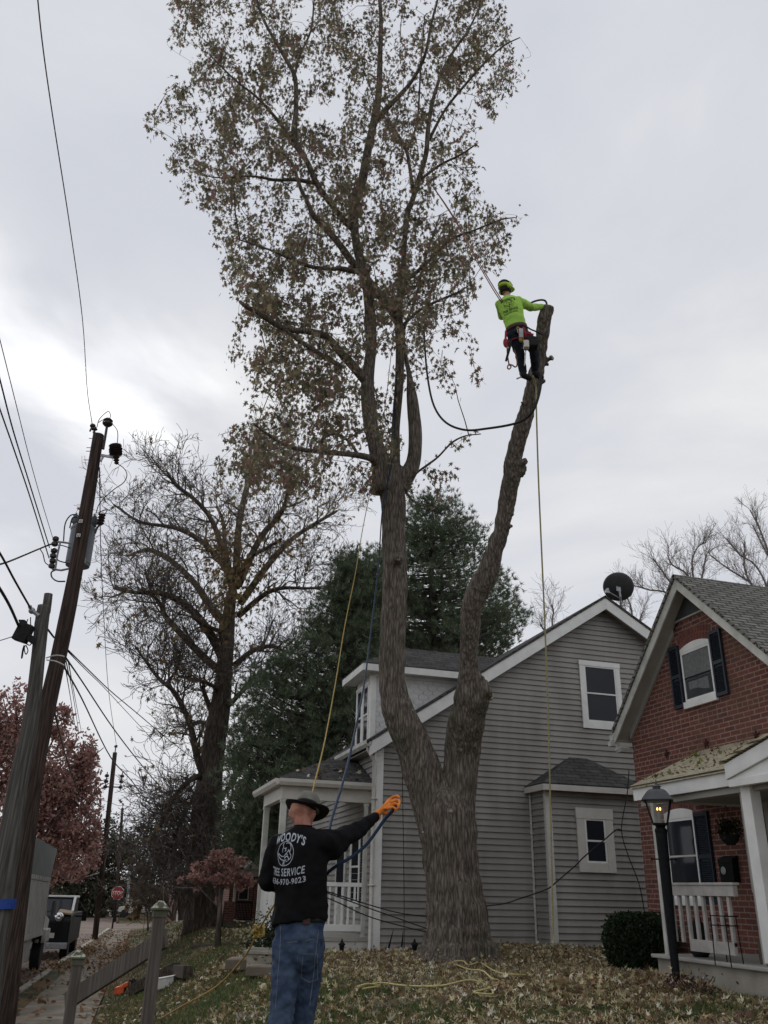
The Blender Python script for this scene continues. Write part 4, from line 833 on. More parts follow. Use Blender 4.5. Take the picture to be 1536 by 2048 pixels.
BL = [([(700,1180),(640,1060),(560,950),(470,880),(380,850),(280,850),(180,830)],17,4,-1.5),([(690,1230),(600,1150),(500,1050),(420,960),(400,910),(370,870)],14,5,-.8),([(700,1000),(640,930),(560,810),(470,720),(400,670),(330,650),(250,680)],14,4,1.5),
 ([(730,820),(690,720),(600,620),(500,560),(420,540),(300,520),(180,440)],12,3,1),([(740,850),(700,700),(640,520),(560,420),(470,350),(430,290)],11,4,-1),([(750,800),(760,560),(790,400),(830,250),(870,120)],13,4,.5),([(760,820),(860,600),(960,480),(990,380),(1000,300)],12,3,-1),
 ([(770,900),(900,720),(1000,610),(1100,540),(1220,470)],12,4,1.2),([(760,960),(880,860),(960,830),(1060,830),(1150,830)],10,3,-1.2),([(740,1190),(830,1120),(920,1100),(1000,1130),(1060,1070)],10,3,.8),([(690,1400),(760,1330),(830,1250),(900,1200)],9,4,-1),
 ([(660,1320),(650,1290),(580,1260),(480,1240)],8,4,-1),([(620,1740),(575,1640),(540,1480),(500,1380),(450,1300),(400,1260),(350,1200),(280,1100)],13,3,-2),([(640,1480),(580,1450),(530,1480),(500,1520)],7,3,1),([(620,1700),(540,1720),(450,1820),(410,1910),(350,1990)],11,4,-1.5),
 ([(630,1760),(560,1800),(500,1900),(470,2020)],9,4,.5),([(680,1800),(740,1730),(770,1650)],9,4,.5),([(640,1420),(600,1310),(600,1270)],9,5,-.3),([(450,1300),(440,1260),(480,1200),(490,1130)],6,3,-1),([(745,860),(700,640),(690,520),(660,450)],9,4,.8),([(755,830),(800,700),(900,640),(960,600)],9,4,-1.6),([(700,1040),(600,1000),(540,960)],8,4,-2)]
tips = []
m = MB(); m2 = MB()
for pts, w0, w1, dd in BL:
    P, R = bark_tube(m, rows8(pts, w0*1.25, w1*1.3, BD, BD+dd*1.6), 8, 4, .03, 6); n = len(P)
    for i in range(3, n):
        f = i/n; nb = 1
        for k in range(nb):
            dr = (P[i]-P[i-1]).normalized(); out = (P[-1]-P[0]).normalized(); s = Vector((random.gauss(0, 1), random.gauss(0, 1), random.gauss(.2, .8))).normalized()
            if random.random() < .95: grow(m2, P[i], dr*.75+s*.8+Vector((0, 0, .05)), random.uniform(.75, 1.35)*(.8+.3*f), min(R[i]*.5, .04), 3 if f > .3 else 2, tips, up=.06, spread=.85, crook=.26, nseg=4, rmin=.008, kids=(2, 3))
m.build('limb', M['dark_bark'], BT, smooth=True); m2.build('twig', M['twig'], BT)
C = []
for t in tips:
    if random.random() < .13: C.append(t+Vector((random.gauss(0, .05), random.gauss(0, .05), random.gauss(0, .05))))
for px, py, n, sx, sy in ((455,1130,420,28,60),(440,1090,160,25,30),(475,1180,300,30,50),(500,1120,160,25,40),(560,1090,140,40,60),(600,1120,160,40,60),(440,1200,160,20,40),(520,1010,160,50,50),(580,960,160,60,40),(640,990,120,40,50)):
    for i in range(n): C.append(at(random.gauss(px, sx), random.gauss(py, sy), BD+random.gauss(-1.5, 1)))
leaves('foliage', [tuple(c) for c in C], .2, SILVER, M['brown_leaf'], BT, droop=True)
print('bare tips', len(tips), len(m2.f))
# ================================================================ PINES
def pine(name, label, bpx, bpy, D, rows, nb, seed, height_px, tufts=6, wtr=26, low=0):
    random.seed(seed); b = at(bpx, bpy, D); b.z = tz(b.x, b.y); T = thing(name, b, label, 'tree')
    top = at(height_px[0], height_px[1], D); m = MB(); n = 14
    P = [b+(top-b)*(i/n)+Vector((random.gauss(0, .05), 0, 0)) for i in range(n+1)]; m.tube(P, [max(.32*(1-i/n)**.9, .03) for i in range(n+1)], 10); m.build('trunk', M['dark_bark'], T, smooth=True)
    m = MB(); C = []; ys = [r[0] for r in rows]; a = [r[1] for r in rows]; c_ = [r[2] for r in rows]
    for i in range(nb):
        y = ys[0]+(ys[-1]-ys[0])*random.random()**.7
        xl, xr = np.interp(y, ys, a), np.interp(y, ys, c_); x = xl+(xr-xl)*random.betavariate(.9, .9); rx_ = (xr-xl)/2; dep = random.gauss(0, 1)*.45*rx_*D*.93/F
        tip = at(x, y, D+dep); zb = tip.z-abs((tip-Vector((b.x, b.y, tip.z))).length)*random.uniform(.15, .55); zb = max(zb, b.z+1); t = min(max((zb-b.z)/(top.z-b.z), 0), .98); s = b+(top-b)*t; mid = (s+tip)/2+Vector((0, 0, -.25))
        L = (tip-s).length; Pp = [Vector(v) for v in interp_path([s, mid, tip], 3)]; m.tube(Pp, [max(.014*L*(1-j/len(Pp)), .008) for j in range(len(Pp))], 4, cap=False)
        for j in range(tufts):
            C.append((tip+Vector((random.gauss(0, .26), random.gauss(0, .26), random.gauss(0, .15))), (tip-mid).normalized()))
            if j % 3 == 0: q = mid+(tip-mid)*random.random(); C.append((q+Vector((random.gauss(0, .2), random.gauss(0, .2), random.gauss(0.05, .12))), (tip-mid).normalized()))
    m.build('branch', M['twig'], T)
    c = np.array([tuple(q[0]) for q in C]); d = np.array([tuple(q[1]) for q in C]); k = 16; N = len(c)
    dirs = RNG.normal(size=(N, k, 3))*.75+d[:, None, :]*.55+np.array([0, 0, .45]); dirs /= np.linalg.norm(dirs, axis=2)[:, :, None]
    side = np.cross(dirs, RNG.normal(size=(N, k, 3))); side /= np.linalg.norm(side, axis=2)[:, :, None]
    L = RNG.uniform(.13, .24, (N, k, 1)); w = .011; o = np.broadcast_to(c[:, None, :], dirs.shape)+RNG.normal(size=(N, k, 3))*.02
    V = np.stack([o-side*w, o+side*w, o+dirs*L], 2).reshape(-1, 3); fast('foliage', V, 3, M['needle'], T)
    print(name, N*k); return T
pine('pine_tree', 'dark pine rising behind the dormer roof between the two maple stems', 850, 1560, 30, [(985,850,885),(1010,815,925),(1050,800,950),(1090,800,975),(1130,700,985),(1180,700,1025),(1230,690,1045),(1270,690,1020),(1320,690,1000),(1400,690,930)], 950, 31, (868, 985), 8)
pine('pine_tree', 'dark spreading pine behind the grey house porch, next to the bare tree', 610, 1800, 27, [(1100,690,765),(1150,660,770),(1210,640,770),(1270,610,770),(1320,545,770),(1360,500,770),(1420,480,770),(1500,470,760),(1580,460,760),(1650,470,640),(1710,480,560)], 1250, 32, (715, 1090), 7)
random.seed(99)
# ================================================================ BARE TREES BEHIND THE BRICK HOUSE
for i, (bx, D, lab, rows) in enumerate(((1372, 34, 'bare tree spreading behind the brick gable roof', [[(1400,1260),(1395,1200),(1384,1130),(1395,1095),(1412,1085)],[(1395,1200),(1375,1150),(1345,1130),(1335,1110)],[(1400,1260),(1350,1180),(1330,1150),(1308,1120)],[(1400,1260),(1340,1190),(1300,1180),(1272,1172)],[(1395,1200),(1405,1150),(1412,1110)]]),
        (1500, 36, 'larger bare tree at the right edge behind the brick roof', [[(1530,1260),(1515,1190),(1500,1165),(1460,1140),(1422,1112)],[(1530,1260),(1534,1180),(1510,1130),(1480,1110),(1455,1080)],[(1534,1180),(1540,1120),(1520,1060),(1500,1020)],[(1530,1260),(1560,1150),(1570,1050),(1545,985)],[(1515,1190),(1490,1140),(1490,1085)],[(1560,1150),(1530,1100),(1505,1050)]]),
        (1262, 34, 'bare slender tree top showing beside the satellite dish', [[(1275,1320),(1266,1250),(1262,1215),(1252,1190)],[(1270,1280),(1280,1240),(1285,1225)],[(1268,1260),(1250,1230),(1240,1215)]]),
        (1105, 34, 'thin bare tree top poking over the grey gable roof', [[(1120,1320),(1105,1250),(1107,1225),(1103,1210)],[(1112,1290),(1090,1262),(1080,1248)]]))):
    r0 = rows[0][0]; b = at(r0[0], r0[1], D); b.z = tz(b.x, b.y); T = thing('bare_tree', b, lab, 'tree', None); m = MB(); m.tube([b, at(r0[0]+2, 1500, D), at(*r0, D)], [.3, .24, .16], 8); m.build('trunk', M['dark_bark'], T); m = MB(); tp = []
    for pts in rows:
        n = len(pts); P, R = limb_path([(x, y, 6.5*(1-.6*j/n), D) for j, (x, y) in enumerate(pts)], 4); m.tube(P, [x*.75 for x in R], 5)
        for j in range(2, len(P)):
            for k in range(2 if i < 2 else 1):
                s = Vector((random.gauss(0, 1), random.gauss(0, 1), random.gauss(.4, .6))).normalized(); grow(m, P[j], (P[j]-P[j-1]).normalized()*.6+s*.6, random.uniform(.45, .8), .014, 2, tp, up=.1, crook=.2, nseg=4, rmin=.005)
    m.build('branch', M['grey_twig'], T)
# ================================================================ UTILITY POLES AND WIRES
M['pole_wood'] = barkmat('creosoted_pole', (0.028, 0.022, 0.019), (0.095, 0.066, 0.056), 14, .04, .006, moss=(.03, .024, .02))
M['pole_grey'] = barkmat('weathered_pole', (0.055, 0.052, 0.046), (0.14, 0.135, 0.122), 14, .03, .005, moss=(.09, .088, .08))
M['porcelain'] = mat('dark_porcelain', (.03, .022, .02), .35, .2, 10, spec=.5)
M['can'] = mat('transformer_paint', (.17, .19, .21), .5, .12, 3)
M['blue'] = mat('blue_mark', (.02, .06, .28), .6, .1, 9)
def pp(rows, k=4): return limb_path(rows, k)
DP = 15.2
P = thing('utility_pole', at(6, 2046, DP), 'tall reddish brown wooden pole carrying the grey transformer', 'utility pole')
m = MB(); bark_tube(m, [(2,2085,50,DP),(6,2040,48,DP),(31,1834,43,DP),(60,1600,39,DP),(89,1440,34,DP),(120,1300,31,DP),(150,1150,28,DP),(176,1000,25,DP),(197,870,21,DP)], 20, 5, .012, 77); m.build('pole', M['pole_wood'], P, smooth=True)
def q(x, y, D=DP): return at(x/3.84, y/3.84+780, D)
axis = (at(197, 868, DP)-at(119.8, 1300, DP)).normalized()
can0, can1 = q(596, 1345, DP+.42), q(645, 1055, DP+.42)
m = MB(); ax = (can1-can0).normalized(); L = (can1-can0).length; rr = .235
m.lathe(can0, [(rr*.86, -.03), (rr*.95, -.02), (rr*.95, .02), (rr, .03), (rr, L*.9), (rr*1.04, L*.9), (rr*1.04, L*.96), (rr*.8, L+.03), (.05, L+.06)], 30, ax); T = m.build('transformer', M['can'], P, smooth=False)
m = MB()
for x, y in ((725, 1000), (583, 990)): b0 = q(x-6, y+50, DP+.42); b1 = q(x+4, y-45, DP+.42); d = (b1-b0); ll = d.length; m.lathe(b0, [(.05, 0), (.05, ll*.2), (.09, ll*.25), (.05, ll*.35), (.085, ll*.42), (.045, ll*.52), (.075, ll*.58), (.04, ll*.68), (.06, ll*.75), (.03, ll*.85), (.02, ll)], 14, d.normalized())
m.build('bushing', M['can'], T, smooth=True)
m = MB(); b0 = q(770, 1030, DP+.3); b1 = q(785, 955, DP+.3); d = b1-b0; m.lathe(b0, [(.035, -.02), (.05, 0), (.075, .02), (.05, .05), (.075, .08), (.05, .11), (.075, .14), (.05, .17), (.075, .2), (.05, d.length)], 14, d.normalized()); m.tube([q(775, 1020, DP+.3), q(745, 1060, DP+.3), q(730, 1100, DP+.3)], .022, 8); m.build('surge_arrester', M['porcelain'], T)
m = MB(); m.obox(q(655, 1080, DP+.2), R0*.06, HD*.12, ZZ*.05); m.obox(q(625, 1300, DP+.2), R0*.06, HD*.12, ZZ*.05); m.build('bracket', M['steel'], P)
m = MB()
for x, y in ((620, 1007), (603, 1115)):
    c = q(x, y, DP-.165); m.obox(c, R0*.035, HD*.002, axis*.034)
tg = m.build('tag', M['white'], P)
m = MB()
for x, y in ((620, 1007), (603, 1115)):
    c = q(x, y, DP-.17); m.obox(c+R0*-.014, R0*.006, HD*.001, axis*.022); m.obox(c+R0*.0-axis*.018, R0*.016, HD*.001, axis*.005); m.obox(c+R0*.016+axis*.008, R0*.005, HD*.001, axis*.014)
m.build('tag_mark', M['black'], tg)
m = MB()
for x, y in ((705, 372), (688, 443), (683, 470), (665, 537), (740, 392)): c = q(x, y, DP); m.beam(c+R0*-.06, c+R0*.10, .012, .012)
m.build('bolt', M['steel'], P)
m = MB(); m.tube([q(792, 455), q(805, 380), q(822, 275)], .026, 8); m.lathe(q(822, 280), [(.03, 0), (.06, .01), (.10, .05), (.105, .09), (.08, .11), (.10, .14), (.06, .18), (.02, .2)], 16, axis); m.build('lightning_arrester', M['porcelain'], P)
m = MB(); m.beam(q(775, 500), q(880, 520), .03, .05); m.beam(q(770, 550), q(800, 505), .02, .03); m.build('bracket', M['steel'], P)
m = MB(); c = q(895, 560); u = (q(885, 425)-c); ll = u.length; u.normalize()
m.lathe(c, [(.02, -.03), (.05, 0), (.025, .03), (.06, .06), (.03, .09), (.07, .13), (.03, .17), (.05, ll*.45), (.13, ll*.5), (.09, ll*.58), (.135, ll*.63), (.09, ll*.7), (.135, ll*.76), (.09, ll*.83), (.12, ll*.9), (.13, ll*.96), (.02, ll)], 16, u); m.build('fuse_cutout', M['porcelain'], P)
m = MB(); m.tube([q(728, 345), q(722, 320)], .03, 8); c = q(712, 275); m.ball(c, .06, .05, .05); m.ball(q(722, 300), .07, .05, .035); m.tube([q(690, 318), q(705, 285), q(740, 290)], .018, 6); m.build('insulator', M['porcelain'], P, smooth=True)
m = MB()
for x, y in ((418, 1170), (405, 1262), (395, 1340)): m.lathe(q(x, y+22), [(.03, -.02), (.06, 0), (.06, .05), (.035, .08), (.06, .11), (.06, .16), (.03, .18)], 12, ZZ)
m.build('insulator', M['porcelain'], P)
m = MB(); m.tube([q(420, 1165), q(470, 1168), q(545, 1178)], .02, 6); m.tube([q(462, 1170), q(440, 1270), q(425, 1375)], .02, 6); m.tube([q(400, 1375), q(470, 1385), q(530, 1372)], .02, 6); m.build('rack', M['steel'], P)
def wire(name, label, pts, r=.008, material='rubber', k=6, group=None, n=6, cat='wire'):
    Q = [Vector(v) for v in interp_path(pts, k)]; m = MB(); m.tube(Q, r, n); o = m.build(name, M[material], None, smooth=True); return tag(o, label, cat, group)
M['wire'] = mat('wire_metal', (.10, .10, .105), .5, .2, 8); M['wire_dark'] = mat('wire_insulation', (.02, .02, .022), .6, .2, 8)
def wp_(lst, D=DP): return [q(x, y, D if len(l) < 1 else D) for x, y, *l in lst]
jl = [([(745,285),(760,230),(800,185),(835,165),(848,200),(832,240)], .008), ([(755,250),(800,228),(850,250),(895,300),(905,350),(898,430)], .008), ([(905,568),(950,600),(975,650),(950,710),(880,760),(810,820),(760,880),(738,945)], .009),
      ([(755,950),(790,925),(820,920),(815,940),(790,960)], .008), ([(585,955),(540,965),(500,1030),(488,1160)], .012), ([(590,975),(555,985),(535,1060)], .012), ([(310,1225),(330,1260),(345,1320),(370,1345)], .010),
      ([(430,1380),(395,1400),(400,1440),(440,1468),(500,1470)], .014), ([(420,1270),(450,1310),(520,1330)], .012), ([(430,1190),(480,1195),(540,1215)], .010)]
m = MB()
for pts, r in jl: m.tube([Vector(v) for v in interp_path([q(*p) for p in pts], 5)], r, 6)
m.build('jumper_wire', M['wire_dark'], P, smooth=True)
GP = 'wires strung between the poles'
H8 = q(710, 270).z
wire('power_line', 'single thin wire running from the pole top steeply up over the viewer', [onz(70, -60, H8-.4), onz(84, 80, H8-.35), onz(105, 230, H8-.3), onz(140, 455, H8-.2), onz(165, 640, H8-.1), q(670, 0), q(708, 262)], .0075, 'wire', group=GP)
for i, (pts, lab) in enumerate((([(-40, 1010), (0, 819), (30, 905), (62, 1000), (98, 1116)], 'lowest of the three black wires ending at the rack left of the transformer'), ([(-40, 640), (0, 760), (26, 860), (60, 970), (99, 1095)], 'middle of the three black wires ending at the rack left of the transformer'), ([(10, 700), (30, 800), (60, 920), (84, 1005), (105, 1074)], 'thinnest and highest wire ending at the rack left of the transformer'))):
    e_ = at(*pts[-1], DP); P_ = []
    for (x, y) in pts[1:-1]: P_.append(onz(x, y, e_.z-.15))
    wire('power_line', lab, [P_[0]+(P_[0]-P_[1])*1.2]+P_+[e_], (.011, .011, .006)[i], 'wire_dark', group=GP)
e_ = at(105, 1087, DP); wire('service_drop', 'black service wire sagging off the rack to the left picture edge', [at(-60, 1144, 11.3), at(-10, 1131, 12.5), at(20, 1122, 13), at(75, 1099, 14.5), e_], .016, 'wire_dark', group=GP)
# grey pole
D2 = 12.4
P2 = thing('utility_pole', at(-10, 1900, D2), 'shorter grey weathered pole with a blue band at the left edge', 'utility pole')
m = MB(); bark_tube(m, [(-38,2120,50,D2),(-20,1960,48,D2),(-2,1820,47,D2),(18,1692,43,D2),(37,1562,38,D2),(63,1432,30,D2),(83,1250,26,D2),(89,1212,26,D2)], 18, 5, .015, 78)
bark_tube(m, [(92,1225,17,D2+.05),(97,1188,16,D2+.05)], 12, 2, .02, 79); m.build('pole', M['pole_grey'], P2, smooth=True)
m = MB(); c = at(6, 1808, D2-.16); cc = at(1, 1808, D2); ax2 = (at(18, 1692, D2)-at(-2, 1820, D2)).normalized(); m.lathe(cc, [(.192, -.06), (.195, -.06), (.195, .06), (.192, .06)], 24, ax2); m.build('blue_band', M['blue'], P2)
m = MB(); sb = q(180, 1865, D2-.2); m.obox(sb, R0*.10+ZZ*-.03, HD*.07, ZZ*.13+R0*.04); m.obox(sb+R0*.13+ZZ*-.09, R0*.05+ZZ*-.03, HD*.05, ZZ*.06); m.obox(sb+R0*-.02+ZZ*.13, R0*.05, HD*.05, ZZ*.06+R0*-.03); m.build('splice_box', M['rubber'], P2, bevel=.012)
m = MB()
for pts in ([(185,1960),(175,1990),(168,2030),(165,2060),(172,2050),(180,2000),(195,1960)], [(200,1960),(215,2000),(200,2030),(188,2000),(190,1965)], [(205,1950),(230,1960),(250,1930)], [(235,1745),(235,1790),(240,1830),(262,1830),(270,1780)], [(215,1760),(200,1800),(200,1850)]): m.tube([Vector(v) for v in interp_path([q(*p, D2-.2) for p in pts], 4)], .008, 5)
m.build('cable_loop', M['wire_dark'], P2)
m = MB(); c = q(245, 1695, D2-.1); m.tube([q(228, 1660, D2-.1), q(240, 1690, D2-.1), q(300, 1735, D2-.1)], .03, 8); m.ball(c, .05); m.build('clamp', M['steel'], P2)
def cab(name, lab, pts, D0_, D1_, r, mt='wire_dark'):
    n = len(pts); wire(name, lab, [at(x, y, D0_+(D1_-D0_)*i/(n-1)) for i, (x, y) in enumerate(pts)], r, mt, group=GP)
cab('phone_cable', 'black cable from the upper left edge down to the clamp on the grey pole', [(-90, 970), (-40, 1050), (0, 1107), (30, 1162), (62, 1218)], 8, D2-.1, .016)
cab('phone_cable', 'thicker black cable with splices ending in the box on the grey pole', [(-60, 1095), (-25, 1140), (0, 1178), (20, 1213), (39, 1256)], 9.5, D2-.2, .022)
cab('phone_cable', 'thin wire reaching the grey pole from the left picture edge', [(-60, 1296), (0, 1281), (34, 1270), (72, 1258)], 11.5, D2-.1, .007)
cab('phone_cable', 'twisted cable passing from the clamp behind the brown pole', [(64, 1220), (80, 1238), (98, 1262), (108, 1275)], D2-.1, 15.5, .018)
m = MB()
for pts in ([(92,1316),(108,1311),(120,1311),(129,1313)], [(93,1320),(110,1322),(122,1327),(129,1331)]): m.tube([Vector(v) for v in interp_path([at(x, y, 14.7) for x, y in pts], 4)], .012, 6)
o = m.build('pale_strap', M['white_dirty'], P)
FAR = 46.7
for lab, pts, d1, r in (('upper cable sloping right from the brown pole into the bare tree', [(133,1297),(175,1338),(221,1382),(276,1428),(333,1476),(390,1520)], 34, .013), ('second cable sloping right just under the upper one', [(133,1300),(170,1338),(208,1375),(262,1433),(346,1523)], 36, .010), ('thick cable crossing the sky between the brown pole and the bare tree', [(132,1316),(165,1364),(224,1453),(275,1520),(322,1576)], 36, .018),
        ('cable passing behind the second pole towards the low branches', [(129,1335),(165,1400),(221,1514),(262,1560),(292,1600)], 44, .02), ('leftmost of the thin wires dropping into the red tree', [(129,1325),(140,1390),(151,1458)], 40, .012), ('middle thin wire dropping into the red tree', [(132,1322),(146,1390),(158,1468)], 42, .012), ('rightmost thin wire dropping into the red tree', [(136,1320),(148,1385),(162,1460)], 43, .012),
        ('black cable running down across the red tree', [(108,1420),(120,1470),(135,1523),(156,1583),(182,1640)], 40, .02)):
    cab('overhead_cable', lab, pts, DP+.1, d1, r)
cab('overhead_cable', 'faint long wire falling from the brown pole top to the second pole', [(199,935),(202,1116),(208,1240),(217,1380),(233,1492)], DP, FAR, .012, 'wire')
def far_pole(label, top, bot, D, w0, w1, rack):
    b = at(*bot, D); T = thing('utility_pole', b, label, 'utility pole'); m = MB(); m.tube([b+Vector((0, 0, -.3)), at(*top, D)], [w1*D*.92/F/2, w0*D*.95/F/2], 12); m.build('pole', M['pole_wood'], T, smooth=True)
    m = MB(); t = at(*top, D); m.lathe(t, [(.03, 0), (.03, .25), (.09, .27), (.09, .37), (.03, .4)], 10); m.build('insulator', M['porcelain'], T)
    if rack:
        m = MB()
        for dx in (-.38, .42):
            for dz in (0, .28, .56): m.lathe(at(*rack, D)+R0*dx+ZZ*dz, [(.09, -.07), (.12, 0), (.09, .07)], 8)
            m.tube([at(*rack, D)+R0*dx+ZZ*-.15, at(*rack, D)+R0*dx+ZZ*.75], .03, 6)
        m.beam(at(*rack, D)+R0*-.4, at(*rack, D)+R0*.42, .05, .06); m.build('rack', M['porcelain'], T)
far_pole('second pole down the street between pavement and kerb', (230, 1505), (190, 1879), FAR, 8.5, 11, (225, 1574))
far_pole('most distant short pole beyond the crossing', (245, 1616), (229, 1850), 80, 5, 7, None)
cab('overhead_cable', 'low cable crossing from the second pole to the bare tree', [(237,1559),(262,1570),(290,1583),(330,1604)], FAR, 40, .02)
m = MB()
for k in range(3): m.tube([Vector(v) for v in interp_path([at(x, y+k*5, 45) for x, y in ((190, 1560), (200, 1562+k*3), (217, 1557))], 4)], .02, 5)
tag(m.build('service_wires', M['wire_dark'], None), 'bundle of three service wires left of the second pole', 'wire')
cab('overhead_cable', 'pale wire sagging low across the dark trees to the second pole', [(130, 1762), (160, 1757), (200, 1745), (228, 1735)], 45, 60, .018, 'wire')
# ================================================================ VEHICLES AND STREET THINGS
KA = math.atan(.0545)
def kframe(y0, off): # point at the kerb, street level; returns a mapper from (left, along, up)
    o = Vector((kerb_x(y0)-off, y0, stz(y0))); dy = Vector((math.sin(KA), math.cos(KA), -.0106)).normalized(); dx = Vector((math.cos(KA), -math.sin(KA), 0))
    return lambda a, s, u: o-dx*a+dy*s+ZZ*u
class KB(MB):
    def __init__(s, f): super().__init__(); s.fm = f
    def kbox(s, a0, a1, b0, b1, c0, c1):
        i = len(s.v); s.box(a0, a1, b0, b1, c0, c1)
        s.v[i:] = [tuple(s.fm(*p)) for p in s.v[i:]]; return s
    def kprism(s, poly, off):
        i = len(s.v); s.prism(poly, off); s.v[i:] = [tuple(s.fm(*p)) for p in s.v[i:]]; return s
    def klathe(s, c, prof, n, axis):
        i = len(s.v); s.lathe(c, prof, n, axis); s.v[i:] = [tuple(s.fm(*p)) for p in s.v[i:]]; return s
M['truck_white'] = mat('dusty_white_paint', (.38, .37, .34), .6, 0, 3, .002, 20, col2=(.52, .51, .48)); M['truck_grey'] = mat('grey_panel', (.16, .18, .165), .6, .1, 3)
M['chrome'] = mat('chrome', (.7, .7, .72), .15, .05, 6, metal=1.0); M['tyre'] = mat('tyre_rubber', (.02, .02, .02), .85, .2, 30); M['black_body'] = mat('black_body', (.007, .008, .009), .5, .1, 4, spec=.2)
M['orange'] = mat('orange_plastic', (.62, .10, .03), .5, .12, 10)
def wheel(f, T, a, s, r, w):
    m = KB(f); m.klathe((a, s, r), [(r*.62, -w/2), (r*.93, -w/2), (r, -w*.35), (r, w*.35), (r*.93, w/2), (r*.62, w/2)], 28, (1, 0, 0)); t = m.build('wheel', M['tyre'], T); m = KB(f)
    m.klathe((a, s, r), [(.02, -w*.34), (r*.2, -w*.42), (r*.25, -w*.2), (r*.6, -w*.25), (r*.63, -w*.42), (r*.63, w*.4), (.02, w*.4)], 20, (1, 0, 0)); m.build('rim', M['truck_white'], t)
f = kframe(20.6, .32); T = thing('chip_truck', f(1.2, 4, 0), 'old white chip truck with a tall grey box extension, parked behind the poles', 'truck')
m = KB(f); top = 2.52; m.kbox(0, 2.4, -0.2, 8.3, 1.02, 1.06)
for s in np.arange(-.2, 8.2, .34): m.kbox(-.012, .0, s+.04, s+.30, 1.14, top-.14)
m.kbox(0, .05, -.2, 8.3, 1.061, top); m.kbox(2.35, 2.4, -.2, 8.3, 1.061, top); m.kbox(.05, 2.35, -.2, -.15, 1.061, top); m.kbox(.05, 2.35, 8.25, 8.3, 1.061, top+.6)
m.build('chip_box', M['truck_white'], T, bevel=.006)
m = KB(f)
for s in np.arange(-.2, 8.0, .42): m.kprism([(-.03, s, top), (-.03, s+.30, top), (-.03, s+.27, top-.10), (-.03, s+.15, top-.13), (-.03, s+.03, top-.10)], (.015, 0, 0))
m.kbox(-.05, -.013, -.2, 8.3, 1.02, 1.13); m.build('side_rail', M['truck_white'], T)
m = KB(f); m.kprism([(.01, .2, top+.002), (.01, 8.28, top+.002), (.01, 8.9, 3.33), (.01, 2.6, 3.36), (.01, .4, 3.15)], (.04, 0, 0)); m.kprism([(.06, 2.6, 3.34), (.06, 8.9, 3.31), (2.3, 8.9, 3.31), (2.3, 2.6, 3.34)], (0, 0, .03)); m.kbox(2.25, 2.29, 1, 8.2, top, 3.2); m.build('box_extension', M['truck_grey'], T, bevel=.006)
m = KB(f); m.kbox(.55, .75, -.1, 11.3, .72, .95); m.kbox(1.65, 1.85, -.1, 11.3, .72, .95)
for s in (0, 2, 4, 6): m.kbox(.1, 2.3, s, s+.1, .95, 1.019)
m.build('chassis', M['black'], T)
m = KB(f); m.kbox(.2, .22, 2.55, 2.6, .25, 1.0); m.kbox(.05, .55, 5.0, 6.6, .45, .98); m.kbox(.04, .5, 2.2, 2.24, .15, 1.0); m.build('fuel_tank', M['truck_white'], T, bevel=.01)
m = KB(f); m.kbox(.02, 2.38, 8.5, 8.62, .9, 2.35); m.kbox(.0, .06, 8.4, 8.48, .8, 2.3); m.build('headboard', M['black'], T)
m = KB(f); m.kprism([(.18, 8.75, .9), (.18, 10.4, .9), (.18, 11.6, .95), (.18, 11.7, 1.35), (.18, 10.5, 1.5), (.18, 10.1, 2.2), (.18, 8.75, 2.25)], (2.0, 0, 0)); m.kbox(.02, .3, 9.6, 10.9, .75, 1.12); cabm = m.build('cab', M['truck_white'], T, bevel=.03)
m = KB(f); m.kprism([(.17, 8.95, 1.5), (.17, 10.15, 1.5), (.17, 9.95, 2.1), (.17, 8.95, 2.1)], (.008, 0, 0)); m.build('window', M['glass'], cabm)
m = KB(f); m.kbox(-.18, .0, 9.95, 9.99, 1.5, 1.9); m.build('mirror', M['chrome'], cabm)
for s in (3.6, 4.7): wheel(f, T, .22, s, .46, .3); wheel(f, T, 2.15, s, .46, .3)
wheel(f, T, .25, 10.25, .46, .27); wheel(f, T, 2.1, 10.25, .46, .27)
# black truck facing us
f = kframe(35.2, .06); T = thing('black_truck', f(1, 2.5, 0), 'black truck with white cab roof facing the viewer beyond the chip truck', 'truck')
m = KB(f); m.kprism([(0, 0, .45), (0, 0, 1.25), (0, .15, 1.42), (0, 1.45, 1.52), (0, 5.2, 1.5), (0, 5.2, .5)], (1.95, 0, 0)); bd = m.build('body', M['black_body'], T, bevel=.04)
m = KB(f); m.kprism([(.1, 1.42, 1.5), (.1, 1.95, 2.02), (.1, 3.6, 2.02), (.1, 3.9, 1.5)], (1.75, 0, 0)); cb = m.build('cabin', M['black_body'], T, bevel=.03)
m = KB(f); m.kprism([(.16, 1.40, 1.52), (.16, 1.9, 1.97), (1.78, 1.9, 1.97), (1.78, 1.40, 1.52)], (0, -.01, .01)); m.build('windscreen', M['glass'], cb)
m = KB(f); m.kbox(.08, 1.87, 1.85, 3.65, 2.0, 2.07); m.kprism([(.06, 1.38, 1.5), (.06, 1.84, 2.05), (.15, 1.84, 2.05), (.15, 1.38, 1.5)], (0, -.05, 0)); m.build('white_roof', M['white'], T, bevel=.015)
m = KB(f); m.kbox(.3, 1.65, -.02, -.001, .75, 1.18)
for s in np.arange(.36, 1.6, .09): m.kbox(s, s+.03, -.03, -.021, .78, 1.15)
m.build('grille', M['black'], T)
m = KB(f); m.klathe((.42, -.02, 1.36), [(.02, .02), (.10, .06), (.15, .0), (.17, -.10), (.15, -.12)], 20, (0, -1, 0)); m.build('headlight', M['chrome'], T, smooth=True)
m = KB(f); m.kbox(.0, 1.95, -.14, -.03, .36, .56); m.build('bumper', M['steel'], T, bevel=.02)
m = KB(f); m.kbox(.48, .82, -.05, -.035, .70, .86); m.build('licence_plate', M['white_dirty'], T)
